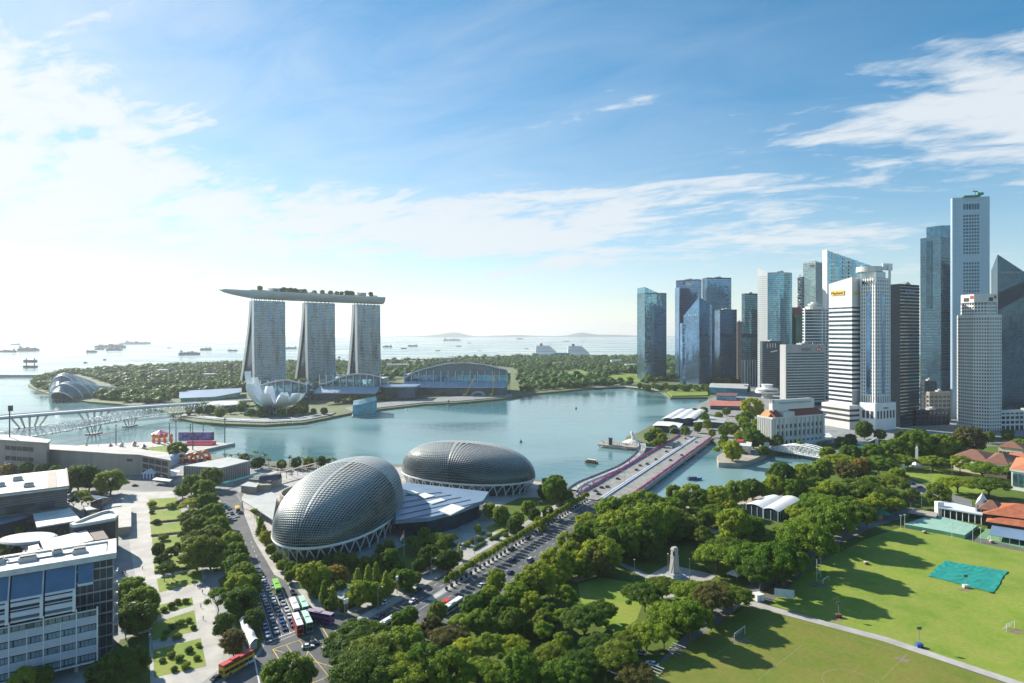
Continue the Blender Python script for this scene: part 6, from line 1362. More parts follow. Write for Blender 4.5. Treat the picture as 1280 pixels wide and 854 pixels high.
# ---------------------------------------------------------------- trees
def ico(sub):
    t = (1+5**.5)/2; v = [Vector(p).normalized() for p in ((-1, t, 0), (1, t, 0), (-1, -t, 0), (1, -t, 0), (0, -1, t), (0, 1, t), (0, -1, -t), (0, 1, -t), (t, 0, -1), (t, 0, 1), (-t, 0, -1), (-t, 0, 1))]
    f = [(0, 11, 5), (0, 5, 1), (0, 1, 7), (0, 7, 10), (0, 10, 11), (1, 5, 9), (5, 11, 4), (11, 10, 2), (10, 7, 6), (7, 1, 8), (3, 9, 4), (3, 4, 2), (3, 2, 6), (3, 6, 8), (3, 8, 9), (4, 9, 5), (2, 4, 11), (6, 2, 10), (8, 6, 7), (9, 8, 1)]
    for _ in range(sub):
        c = {}; g = []
        def mid(a, b):
            k = (min(a, b), max(a, b))
            if k not in c: v.append(((v[a]+v[b])/2).normalized()); c[k] = len(v)-1
            return c[k]
        for a, b, d in f: x, y, z = mid(a, b), mid(b, d), mid(d, a); g += [(a, x, z), (b, y, x), (d, z, y), (x, y, z)]
        f = g
    return np.array([tuple(p) for p in v]), np.array(f)
ICO1 = ico(1)
def np_mesh(name, verts, faces, mi, mats, parent=None, smooth=False):
    """verts Nx3, faces list of index arrays (same width each)"""
    me = bpy.data.meshes.new(name); nv = len(verts); me.vertices.add(nv); me.vertices.foreach_set('co', np.asarray(verts, np.float32).ravel())
    loops = np.concatenate([f.ravel() for f in faces]); tot = np.concatenate([np.full(len(f), f.shape[1]) for f in faces]); st = np.concatenate([[0], np.cumsum(tot)[:-1]])
    me.loops.add(len(loops)); me.loops.foreach_set('vertex_index', loops.astype(np.int32)); me.polygons.add(len(tot)); me.polygons.foreach_set('loop_start', st.astype(np.int32)); me.polygons.foreach_set('loop_total', tot.astype(np.int32))
    if mi is not None: me.polygons.foreach_set('material_index', mi.astype(np.int32))
    for m in mats: me.materials.append(m)
    me.update(calc_edges=True); me.validate(); o = bpy.data.objects.new(name, me); COL.objects.link(o)
    if parent is not None: o.parent = parent
    return o
def foliage(lobes, nleaf, leaf, rng, up=.25, core=.70):
    """leaf sized quads over lobes (x,y,z,rx,ry,rz) with a dark solid inside each"""
    Lb = np.array(lobes); iv, fi = ICO1; V = []; Fq = []; Ft = []; k = 0
    for l in Lb:
        j = 1+rng.normal(0, .10, (len(iv), 1)); V.append(l[:3]+iv*j*l[3:]*core); Ft.append(fi+k); k += len(iv)
    w = (Lb[:, 3]*Lb[:, 4]+Lb[:, 3]*Lb[:, 5]+Lb[:, 4]*Lb[:, 5]); idx = rng.choice(len(Lb), nleaf*2, p=w/w.sum())
    d = rng.normal(0, 1, (nleaf*2, 3)); d[:, 2] += up; d /= np.linalg.norm(d, axis=1)[:, None]; l = Lb[idx]
    p = l[:, :3]+d*l[:, 3:]*np.where(rng.uniform(0, 1, (nleaf*2, 1)) < .1, 1.38, 1.0)*rng.uniform(.74, 1.16, (nleaf*2, 1))
    inside = np.zeros(len(p), bool)
    for q in Lb: inside |= (((p-q[:3])/(q[3:]*.72))**2).sum(1) < 1
    p = p[~inside][:nleaf]; d = d[~inside][:nleaf]; n = len(p)
    nn = d+rng.normal(0, .48, (n, 3)); nn[:, 2] += .45; nn /= np.linalg.norm(nn, axis=1)[:, None]
    a = np.cross(nn, rng.normal(0, 1, (n, 3))); a /= np.linalg.norm(a, axis=1)[:, None]; b = np.cross(nn, a)
    s = leaf*rng.uniform(.6, 1.35, (n, 1)); a *= s; b *= s*rng.uniform(.55, .9, (n, 1))
    Q = np.stack([p-a, p-b, p+a, p+b], 1).reshape(-1, 3); Fq = np.arange(n*4).reshape(-1, 4)+k
    return np.concatenate(V+[Q]), [np.concatenate(Ft), Fq]
def limb(mb, p, q, r0, r1, sag=.0, n=5):
    p, q = Vector(p), Vector(q); m = (p+q)/2+Vector((random.uniform(-.1, .1), random.uniform(-.1, .1), sag))*(q-p).length; mb.tube([p, p.lerp(m, .5).lerp(m.lerp(q, .0), .5), m, m.lerp(q, .5), q], [r0, r0*.85+r1*.15, (r0+r1)/2, r0*.25+r1*.75, r1], n)
LIB = {}
def make_tree(kind, seed, leafm, nleaf, leaf):
    rng = np.random.default_rng(seed); rr = random.Random(seed); lobes = []; mb = MB()
    if kind == 'rain':       # wide umbrella on a few spreading limbs
        Rr, H = 10.0, 12.5; tips = []
        for i in range(88):
            a = i*2.39996+rr.uniform(-.3, .3); r = Rr*math.sqrt((i+.5)/88)*rr.uniform(.86, 1.08); z = H-1.6-3.2*(r/Rr)**2+rr.uniform(-.7, .8); s = rr.uniform(1.0, 2.0)
            lobes.append((r*math.cos(a), r*math.sin(a), z, s*1.12, s*1.12, s*.62)); tips.append((r*math.cos(a), r*math.sin(a), z-.6))
        limb(mb, (0, 0, 0), (0, 0, 4.2), .62, .5, 0, 8)
        for i in range(7):
            a = i*.9+rr.uniform(-.2, .2); e = Vector((3.6*math.cos(a), 3.6*math.sin(a), 7.4+rr.uniform(-.6, .6))); limb(mb, (0, 0, 4.0), e, .34, .2, .08)
            for tp in sorted(tips, key=lambda q: (Vector(q)-e*1.8).length)[:4]: limb(mb, e, tp, .17, .06, .06, 4)
    elif kind == 'round':
        Rr, H = 6.0, 12.0
        for i in range(72):
            a = i*2.39996+rr.uniform(-.3, .3); u = (i+.5)/72; z = 3.2+8.6*u; r = Rr*.80*math.sin(math.acos(max(-1, min(1, 2*u-1))))**.8*rr.uniform(.75, 1.15); s = rr.uniform(.8, 1.5)*(1.15-.25*u)
            lobes.append((r*math.cos(a), r*math.sin(a), z-.6, s, s, s*.8))
        limb(mb, (0, 0, 0), (rr.uniform(-.3, .3), 0, 5.5), .38, .26, 0, 7)
        for i in range(6): a = i*1.05; limb(mb, (0, 0, 3.2), (3*math.cos(a), 3*math.sin(a), 6.5+rr.uniform(-1, 1)), .18, .07, .05, 4)
    elif kind == 'open':     # sparse crown on visible stems
        Rr, H = 5.5, 11.0
        for i in range(17):
            a = i*2.39996; u = (i+.5)/17; r = Rr*math.sqrt(u)*rr.uniform(.7, 1.1); z = 10.2-3.5*u+rr.uniform(-.8, .8); s = rr.uniform(1.0, 1.7); lobes.append((r*math.cos(a), r*math.sin(a), z, s, s, s*.65))
        limb(mb, (0, 0, 0), (0, 0, 3.5), .28, .22, 0, 6)
        for i in range(6):
            a = i*1.05+.3; e = Vector((2*math.cos(a), 2*math.sin(a), 6.2)); limb(mb, (0, 0, 3.3), e, .18, .11, .05)
            for q in sorted(lobes, key=lambda q: (Vector(q[:3])-e*1.6).length)[:3]: limb(mb, e, q[:3], .09, .04, .04, 4)
    elif kind == 'slim':
        Rr, H = 2.4, 10.0
        for i in range(13): u = (i+.5)/13; a = i*2.4; r = .9*(1-u)*rr.uniform(.6, 1.2); s = 1.6*(1-.62*u)*rr.uniform(.85, 1.1); lobes.append((r*math.cos(a), r*math.sin(a), 1.6+8*u, s, s, s*1.1))
        limb(mb, (0, 0, 0), (0, 0, 6), .16, .06, 0, 5)
    elif kind == 'bush':
        Rr, H = 2.0, 2.6
        for i in range(9): a = i*2.4; r = 1.3*math.sqrt((i+.3)/9); s = rr.uniform(.75, 1.1); lobes.append((r*math.cos(a), r*math.sin(a), .9+.8*(1-r/1.6)+rr.uniform(-.1, .2), s, s, s*.85))
        limb(mb, (0, 0, 0), (0, 0, 1.2), .12, .06, 0, 5)
    elif kind == 'pot':
        for i in range(10): a = i*2.4; u = (i+.5)/10; r = .75*math.sqrt(u); s = rr.uniform(.55, .8); lobes.append((r*math.cos(a), r*math.sin(a), 2.9+1.6*(1-u)+rr.uniform(-.2, .2), s, s, s*.9))
        limb(mb, (0, 0, .8), (0, 0, 3.2), .08, .05, 0, 5)
    if kind in ('rain', 'round', 'open'):      # no crown is even: lean it, stretch it, take a bite out of it
        ex, ey, bt = rr.uniform(.85, 1.18), rr.uniform(.85, 1.18), rr.uniform(0, 6.28)
        lobes = [(l[0]*ex, l[1]*ey, l[2]+rr.uniform(-.4, .4), *l[3:]) for l in lobes if not (math.cos(math.atan2(l[1], l[0])-bt) > .9 and math.hypot(l[0], l[1]) > Rr*.5 and rr.random() < .7)]
    root = thing({'rain': 'rain_tree', 'round': 'broadleaf_tree', 'open': 'open_crowned_tree', 'slim': 'slim_tree', 'bush': 'shrub', 'pot': 'potted_tree'}[kind], 'tree', 'shrub' if kind == 'bush' else 'tree')
    mb.build('stems' if kind == 'bush' else 'trunk', TRUNK, root, org=(0, 0, 0))
    V, Fc = foliage(lobes, nleaf, leaf, rng); np_mesh('crown', V, Fc, None, [leafm], root)
    if kind == 'pot': MB().lathe((0, 0, 0), [(.42, 0), (.62, .95), (.5, .95), (.4, .8)], 10).build('pot', BLACK, root, org=(0, 0, 0))
    return root
def make_palm(seed):
    rr = random.Random(seed); root = thing('palm_tree', 'palm', 'palm tree'); MB().tube([(0, 0, 0), (.1, 0, 3), (.05, .1, 6), (0, 0, 8.4)], [.24, .18, .17, .2], 6).build('trunk', TRUNK, root, org=(0, 0, 0)); mb = MB()
    for i in range(22):
        a = i*2.4; el = rr.uniform(-.2, 1.1); p = Vector((0, 0, 8.4)); d = Vector((math.cos(a)*math.cos(el), math.sin(a)*math.cos(el), math.sin(el))); s = Vector((-math.sin(a), math.cos(a), 0)); L = []
        for k in range(6):
            w = .42*math.sin(math.pi*(k+.6)/6.4); L.append([p-s*w-UP*.18, p, p+s*w-UP*.18]); p = p+d*.62; d = (d+Vector((0, 0, -.20))).normalized()
        mb.grid(L)
    mb.build('crown', LEAF_D, root, org=(0, 0, 0)); return root
SPEC = {   # kind: radius, crown centre height, builder
    'rain': (10.6, 9.6), 'round': (5.9, 7.2), 'open': (6.2, 8.4), 'slim': (2.2, 5.8), 'bush': (2.1, 1.3), 'palm': (3.2, 8.0)}
for key, kind, m, n, lf, seeds in (('rainD', 'rain', LEAF_D, 15795, 0.344, (1, 2, 3)), ('rainM', 'rain', LEAF_M, 15795, 0.344, (4, 5, 6)), ('rainO', 'rain', LEAF_O, 12285, 0.327, (7, 8)), ('rainY', 'rain', LEAF_L, 14040, 0.344, (9, 10)),
        ('roundD', 'round', LEAF_D, 11407, 0.292, (11, 12, 13)), ('roundM', 'round', LEAF_M, 11407, 0.292, (14, 15, 16)), ('roundL', 'round', LEAF_L, 10530, 0.292, (17, 18)), ('roundO', 'round', LEAF_O, 7897, 0.275, (19, 20)), ('roundY', 'round', LEAF_Y, 9652, 0.275, (21,)),
        ('openM', 'open', LEAF_M, 5616, 0.258, (22, 23)), ('openD', 'open', LEAF_D, 5616, 0.258, (24, 25)), ('openL', 'open', LEAF_L, 4563, 0.258, (26,)), ('slimM', 'slim', LEAF_M, 2970, 0.240, (27, 28)), ('slimL', 'slim', LEAF_L, 2700, 0.240, (29,)),
        ('bushM', 'bush', LEAF_M, 1215, 0.200, (30, 31)), ('bushD', 'bush', LEAF_D, 1215, 0.200, (32, 33)), ('bushL', 'bush', LEAF_L, 1215, 0.200, (34,)), ('bushY', 'bush', LEAF_Y, 1080, 0.200, (35,))):
    LIB[key] = [make_tree(kind, s, m, n, lf) for s in seeds]
LIB['palm'] = [make_palm(40), make_palm(41)]
LIB['pot'] = [make_tree('pot', 50, LEAF_L, 700, .17), make_tree('pot', 51, LEAF_L, 700, .17)]
# landmarks for telling one tree from the next
LM = [('the war memorial pillar', 843, 715), ('the obelisk', 1146, 580), ('the double marquee', 966, 630), ('the near bridge end', 740, 640), ('the round junction corner', 425, 790), ('the corner office block', 120, 790),
      ('the nearer theatre dome', 420, 640), ('the farther theatre dome', 600, 590), ('the flagpole', 505, 697), ('the queue of cars', 350, 760), ('the garden lawns', 215, 680), ('the striped tent', 185, 599), ('the brown hall', 272, 590),
      ('the columned hotel', 985, 545), ('the truss bridge', 1005, 568), ('the mint green sports deck', 1175, 655), ('the green roofed hut', 1096, 648), ('the red roofed museum', 1235, 575), ('the red roofed clubhouse', 1250, 650),
      ('the football goal', 895, 795), ('the metal benches', 845, 820), ('the white cricket screen', 978, 741), ('the teardrop block', 118, 650), ('the grandstand', 100, 575), ('the yellow bus', 295, 832), ('the wavy roofed shed', 850, 520), ('the promontory lawn', 860, 492), ('the foyer roof', 555, 640), ('the plaza garden', 600, 665), ('the white barrier tent', 305, 790), ('the potted median row', 640, 685), ('the river boat', 868, 600), ('the lotus museum', 345, 505), ('the sunny park lawn', 765, 755)]
LMW = [(n,)+G(a, b) for n, a, b in LM]
TREES = []
SZ = {'rain': ('broad umbrella', 11), 'round': ('dense round', 6), 'open': ('open branched', 6), 'slim': ('slim upright', 2.3), 'bush': ('low rounded', 2), 'palm': ('feathery', 3)}
TONE = {'D': 'dark green', 'M': 'green', 'L': 'bright yellow green', 'O': 'olive brown', 'Y': 'yellow'}
GRP = {'rain': 'broad umbrella crowned trees', 'round': 'round crowned trees', 'open': 'open crowned trees', 'slim': 'slim upright trees', 'bush': 'low shrubs', 'palm': 'waterfront palms'}
def tree(px, py, wpx, key, z0=0.0, base=None, tall=1.0):
    kind = key if key == 'palm' else key[:-1]; rad, zc = SPEC[kind]; zc *= tall
    if base: x, y = base; sc = wpx/2/rad
    else:
        Y = (CH-zc)*F/(py-HOR)
        for _ in range(3): sc = (wpx/2*Y/F)/rad; Y = (CH-min(zc*sc, 60)-z0)*F/(py-HOR)
        x, y = PX(px, Y), Y
    pr = LIB[key]; o = place(pr[len(TREES) % len(pr)], x, y, z0, random.uniform(0, 6.28), sc*random.uniform(.96, 1.04), sz=sc*random.uniform(.9, 1.08)*(1 if sc > .8 else 1.1)*tall, group=GRP[kind])
    o['_k'] = key; o.location.z = z0; TREES.append(o); return o
def many(s):
    for l in s.split(';'):
        q = l.split()
        if len(q) == 4: tree(float(q[0]), float(q[1]), float(q[2]), q[3])
# avenue row and garden trees, left
many('''239 604 24 roundM;263 594 28 roundD;254 611 30 roundM;259 627 30 roundM;237 628 26 openL;266 642 30 roundM;239 646 28 roundD;246 658 30 roundD;271 658 30 roundM;264 668 32 roundD;248 673 34 roundD;246 690 38 roundD;263 688 38 roundD;289 677 28 roundM;294 690 32 roundM;297 705 34 roundM;303 716 34 roundM;297 735 38 roundM;314 731 30 roundD;303 748 38 roundM;272 745 34 openM;279 780 28 roundD;292 802 30 roundO;318 774 24 roundD;283 700 24 roundM;228 612 18 roundL;
163 740 40 roundM;178 752 44 roundM;172 768 44 roundD;160 757 30 roundD;146 836 52 roundD;163 826 44 roundD;130 845 46 roundD;30 850 34 roundM;52 846 26 roundM;
361 842 58 roundD;345 846 36 roundM;378 843 36 roundM;200 700 20 openD;212 693 22 openD;205 712 22 openD;222 685 18 openD;198 688 16 roundD;216 712 18 openD;190 630 12 bushM;214 632 12 bushM;196 652 10 bushD;226 646 9 bushD;204 672 12 bushM;228 668 14 openD;
222 752 12 bushO2;''' .replace('222 752 12 bushO2;', ''))
many('''205 762 9 bushM;214 757 10 bushD;222 752 9 bushY;232 751 9 bushM;208 790 9 bushM;216 783 10 bushD;225 778 12 bushM;236 775 9 bushM;242 784 8 bushD;222 795 12 bushD;205 798 8 bushM;203 825 9 bushM;214 818 11 bushD;224 822 12 bushM;236 812 11 bushD;246 822 9 bushM;232 832 12 bushM;248 806 8 bushM;218 836 9 bushD;190 640 7 bushD;222 628 7 bushD;''')
many('''98 594 32 roundD;111 596 30 roundD;138 599 32 roundM;33 584 16 roundM;10 587 22 bushY;52 586 16 roundD;70 589 14 roundM;102 618 20 openL;110 626 16 openL;75 663 18 roundL;56 574 20 roundD;77 572 13 roundD;221 561 24 roundD;20 690 14 roundD;8 680 16 roundD;5 694 14 roundD;24 664 10 roundM;118 645 10 roundL;117 620 9 bushY;125 618 8 bushY;92 626 16 openM;148 648 9 openM;84 612 12 roundM;''')
for q in ((282, 568), (289, 570), (298, 569), (307, 572), (336, 574), (320, 567), (331, 569), (353, 579), (362, 572), (367, 575), (375, 572), (388, 573), (396, 576), (418, 574), (315, 571), (326, 572), (380, 576)): tree(q[0], q[1], 9, 'palm')
many('''306 573 14 roundD;322 577 16 roundD;352 580 12 roundD;370 578 14 roundD;386 578 12 roundM;402 577 12 roundD;410 575 9 bushY;''')
# theatre gardens
many('''318 640 12 openL;326 655 14 slimL;332 671 14 roundL;339 687 13 roundM;330 664 10 slimM;346 697 14 roundM;353 706 14 roundM;364 709 16 roundM;374 716 18 roundM;362 720 14 roundM;391 720 34 roundL;420 716 28 roundY;404 722 26 roundM;405 740 14 slimM;416 744 14 slimM;447 722 16 slimM;460 722 16 slimL;470 719 15 slimM;482 728 14 slimL;450 742 28 roundM;465 740 26 roundM;436 748 16 roundM;485 734 18 roundL;495 722 18 roundM;507 724 24 roundM;487 699 24 roundM;500 708 16 roundD;517 677 28 rainM;530 668 18 roundM;545 673 24 rainM;562 671 22 rainD;537 696 24 roundD;548 700 20 roundD;560 698 28 roundD;575 687 10 slimL;552 684 16 roundD;525 706 18 roundD;597 661 10 roundL;604 666 6 bushM;647 650 18 roundL;640 656 14 roundM;626 643 22 roundM;612 638 18 roundM;660 636 18 roundM;668 644 16 roundD;674 652 14 roundM;685 640 14 roundD;678 660 12 bushM;590 676 10 bushD;600 673 10 bushD;584 680 10 bushD;612 668 8 bushM;620 672 9 bushD;632 668 9 bushD;640 664 9 bushM;652 660 9 bushD;
456 705 18 roundD;440 702 18 roundD;425 700 18 roundD;410 702 16 roundD;470 702 16 roundD;395 704 14 roundD;380 703 14 roundD;476 690 16 roundD;486 684 14 roundD;425 735 18 roundM;395 738 16 roundL;386 730 14 roundM;430 760 12 roundD;412 757 14 roundM;520 722 14 roundD;512 738 12 bushM;472 752 12 roundM;405 708 14 roundD;''')
many('''695 610 34 roundM;685 606 22 roundM;702 618 22 roundD;680 614 18 roundD;710 620 16 roundD;''')
# big trees at the junction and the park belt
many('''448 788 74 rainD;440 806 70 rainD;470 812 80 rainD;500 832 80 rainM;455 834 84 rainD;505 806 50 roundM;530 826 50 roundM;
500 778 28 roundM;512 770 22 roundM;520 786 24 openL;547 764 26 roundM;540 782 28 roundO;560 796 44 rainO;575 775 36 openM;590 756 30 roundM;604 748 22 roundM;620 728 26 roundM;612 744 26 roundM;600 774 34 roundM;628 762 34 roundM;645 744 40 roundM;660 732 38 roundL;672 722 44 roundL;640 776 34 roundD;664 756 34 roundM;690 736 34 openL;700 712 32 roundL;695 702 40 roundM;715 704 30 roundL;580 808 38 openL;610 800 42 openM;640 808 42 rainM;600 836 56 rainM;560 836 50 roundM;650 840 52 roundM;690 815 46 rainD;680 785 34 openM;700 770 32 openM;707 742 28 openM;
710 675 26 roundM;715 690 28 roundM;728 668 32 roundM;743 662 38 roundM;770 656 48 roundM;787 650 40 roundM;808 656 56 roundM;830 648 44 roundM;785 674 40 roundM;760 676 36 roundD;812 676 40 roundD;753 689 48 roundL;748 700 36 roundO;738 690 30 roundL;725 703 30 roundL;735 655 34 roundM;765 640 46 roundM;790 634 40 roundM;805 632 46 roundM;820 640 40 roundM;840 634 34 roundM;
730 775 54 rainD;752 762 40 rainD;748 802 50 rainD;725 826 52 rainD;705 842 52 rainM;770 818 56 rainD;790 838 50 rainO;808 792 46 rainM;785 800 40 rainD;806 742 50 rainD;828 730 42 rainD;840 762 60 rainM;858 776 40 rainM;873 738 64 rainY;894 735 54 rainO;915 742 46 rainD;830 790 36 openM;
895 691 54 rainM;912 681 46 rainD;946 692 66 rainM;938 706 46 rainM;930 675 40 rainD;918 656 50 roundM;940 660 34 roundM;880 668 30 openD;985 664 40 rainM;980 690 50 rainM;960 676 40 rainD;
842 614 22 roundM;850 622 24 roundM;865 618 30 roundM;880 624 26 roundM;896 622 32 roundM;920 614 28 roundM;940 608 28 roundD;977 596 38 roundD;967 608 28 roundM;990 612 28 roundM;958 612 22 roundM;872 640 24 openM;900 640 24 openD;910 634 22 roundL;885 646 22 roundM;924 642 24 roundM;
1005 590 30 roundM;1028 586 26 roundM;1010 606 40 rainM;1036 606 46 rainM;1073 607 56 rainD;1110 600 46 rainD;1090 614 44 rainD;1050 572 34 rainM;1098 578 38 rainM;1125 571 32 rainM;1055 586 22 roundO;1077 583 22 roundY;1066 592 26 roundO;1022 622 40 rainM;1005 637 40 rainM;1036 626 46 rainM;1060 640 46 rainM;1074 630 36 rainL2;'''.replace('1074 630 36 rainL2;', '1074 630 36 rainY;'))
many('''1098 624 36 openM;1112 616 30 openD;1015 655 56 rainM;1040 648 44 rainM;1000 672 46 rainM;985 706 36 rainM;970 716 36 rainD;1030 664 30 openM;1166 575 30 rainM;1200 575 26 openM;1228 582 42 rainM;1252 582 30 rainM;1270 586 30 rainM;1197 600 38 rainM;1236 603 44 rainD;1139 616 28 openD;1173 618 28 roundD;1120 628 26 openM;1084 646 26 openD;1145 553 38 roundM;1177 555 38 roundM;1212 546 34 roundO;1118 560 30 roundM;1092 566 28 roundM;1160 564 24 rainM;1062 566 26 roundM;1195 562 24 roundM;1035 566 20 roundM;1276 556 20 roundM;
940 508 26 roundL;933 520 18 roundM;942 546 26 roundM;948 538 22 roundM;965 541 24 rainO;915 562 26 roundL;930 528 16 roundM;957 552 14 roundM;905 548 10 roundM;925 545 14 roundL;820 542 18 roundM;812 545 14 roundM;828 548 14 roundM;822 552 12 roundL;880 522 14 roundM;898 520 12 roundM;912 532 12 roundM;1052 552 16 roundD;1064 548 16 roundD;1080 536 22 roundD;1100 542 14 roundD;1260 542 16 roundD;1130 545 22 roundD;1150 545 22 roundD;1236 546 14 roundD;992 546 12 roundM;''')
for q in ((1008, 668, 62, 'rainM', 1.5), (1040, 645, 56, 'rainM', 1.5), (978, 694, 60, 'rainM', 1.6), (1068, 634, 46, 'rainD', 1.4), (950, 715, 46, 'rainD', 1.5), (890, 742, 52, 'rainO', 1.5), (862, 765, 50, 'rainM', 1.6)): tree(*q[:4], tall=q[4])
for i in range(14): tree(236+i*13, 515-(i % 3)*2.2, 8+(i % 4)*2, 'roundD' if i % 3 else 'roundM')
many('''856 538 12 roundM;872 534 12 roundD;884 530 12 roundM;905 538 14 roundM;918 536 16 roundD;935 534 16 roundM;946 528 14 roundL;890 541 10 roundM;926 522 12 roundM;842 536 10 roundD;950 516 14 roundM;908 514 10 roundD;896 562 10 bushM;903 556 12 roundM;930 566 10 bushM;955 562 14 roundM;972 551 16 roundD;868 514 10 roundD;880 512 10 roundM;1000 559 12 roundM''')
# park belt thickening: smaller trees under and between the big ones
for poly, n, keys, w in (([(700, 700), (840, 640), (905, 640), (880, 660), (800, 662), (715, 715)], 14, ('roundM', 'roundD'), (20, 32)), ([(560, 850), (640, 760), (720, 735), (735, 780), (700, 850)], 16, ('roundM', 'openM', 'roundD', 'bushM'), (20, 30)), ([(990, 600), (1130, 575), (1130, 610), (1010, 650), (960, 680)], 12, ('roundM', 'roundD'), (20, 30)), ([(850, 625), (930, 650), (1000, 600), (940, 612)], 8, ('roundM', 'roundD'), (16, 24))):
    xs = [p[0] for p in poly]; ys = [p[1] for p in poly]; c = 0
    while c < n:
        x, y = random.uniform(min(xs), max(xs)), random.uniform(min(ys), max(ys)); ins = False
        for i in range(len(poly)):
            (x1, y1), (x2, y2) = poly[i], poly[i-1]
            if (y1 > y) != (y2 > y) and x < (x2-x1)*(y-y1)/(y2-y1)+x1: ins = not ins
        if ins and not (925 < x < 1005 and 612 < y < 648): tree(x, y+6, random.uniform(*w), random.choice(keys)); c += 1
# waterfront row below the glass towers and small roof trees
for i in range(26):
    px = 800+i*5.3+random.uniform(-1.5, 1.5); tree(px, 481.5+(i % 3)*1.2+.045*(px-800)*.6, random.uniform(7, 10), 'roundD' if i % 3 else 'roundM')
for i in range(10): tree(895+i*5, 475+random.uniform(-1, 2), 8, 'roundD')
for p in SKYTREES:
    o = tree(0, 0, 0, 'palm' if random.random() < .3 else 'roundD', base=(p.x, p.y)); o.location = p; s = random.uniform(.8, 1.1); o.scale = (s, s, s); o['_sky'] = 1
# potted trees along the median
POT = 42
for i in range(POT):
    s = 226+(392-226)*i/(POT-1); x, y = RP(s, -160+.4*(1-i/POT)); o = place(LIB['pot'][i % 2], x, y, .14, random.uniform(0, 6), random.uniform(1.2, 1.4), group='potted trees along the road median')
    n = i+1; o['label'] = 'small tree in a black pot, %s from the near end of the median row' % ordw(n)
# labels: look, nearest landmark, side, and rank among its like
def side(dx, dy):
    if abs(dx) > abs(dy)*.8: return 'right of' if dx > 0 else 'left of'
    return 'behind' if dy > 0 else 'in front of'
ORD = ['nearest', 'second nearest', 'third nearest', 'fourth nearest', 'fifth nearest', 'sixth nearest', 'seventh nearest', 'eighth nearest', 'ninth nearest', 'tenth nearest', 'eleventh nearest', 'twelfth nearest', '13th nearest', '14th nearest', '15th nearest', '16th nearest', '17th nearest', '18th nearest', '19th nearest', '20th nearest', '21st nearest', '22nd nearest', '23rd nearest', '24th nearest', '25th nearest', '26th nearest', '27th nearest', '28th nearest']
bk = {}
for o in TREES:
    if o.get('_sky'):
        bk.setdefault(('sky', o.name.split('.')[0]), []).append((o.location.x, o)); continue
    x, y = o.location.x, o.location.y; n, lx, ly = min(LMW, key=lambda l: math.hypot(l[1]-x, l[2]-y)); key = o['_k']; kind = key if key == 'palm' else key[:-1]
    bk.setdefault((key, side(x-lx, y-ly), n), []).append((math.hypot(lx-x, ly-y), o))
NAMES = {'rain': 'rain tree', 'round': 'broadleaf tree', 'open': 'tree', 'slim': 'slim tree', 'bush': 'shrub', 'palm': 'palm'}
for k, l in bk.items():
    l.sort(key=lambda q: q[0])
    for i, (d, o) in enumerate(l):
        if k[0] == 'sky': o['label'] = 'small %s on the hotel roof deck, %s from its pointed end' % ('palm' if 'palm' in k[1] else 'round tree', ordw(i+1))
        else:
            key, sd_, n = k; kind = key if key == 'palm' else key[:-1]; lk = SZ[kind][0] if key == 'palm' else TONE[key[-1]]+' '+{'rain': 'umbrella crowned', 'round': 'dense crowned', 'open': 'open branched', 'slim': 'upright', 'bush': 'rounded'}[kind]
            o['label'] = '%s %s %s %s' % (lk, {'rain': 'tree', 'round': 'tree', 'open': 'tree', 'slim': 'tree', 'bush': 'shrub', 'palm': 'palm'}[kind], sd_, n) if len(l) == 1 else '%s %s %s %s, %s' % (lk, {'rain': 'tree', 'round': 'tree', 'open': 'tree', 'slim': 'tree', 'bush': 'shrub', 'palm': 'palm'}[kind], sd_, n, ORD[min(i, 27)].replace(' nearest', ' closest').replace('nearest', 'closest'))
        if '_k' in o: del o['_k']
        if '_sky' in o: del o['_sky']
for l in LIB.values():       # a prototype that was never used
    for o in l:
        if not o.get('_used'):
            for c in list(o.children): bpy.data.objects.remove(c)
            bpy.data.objects.remove(o)
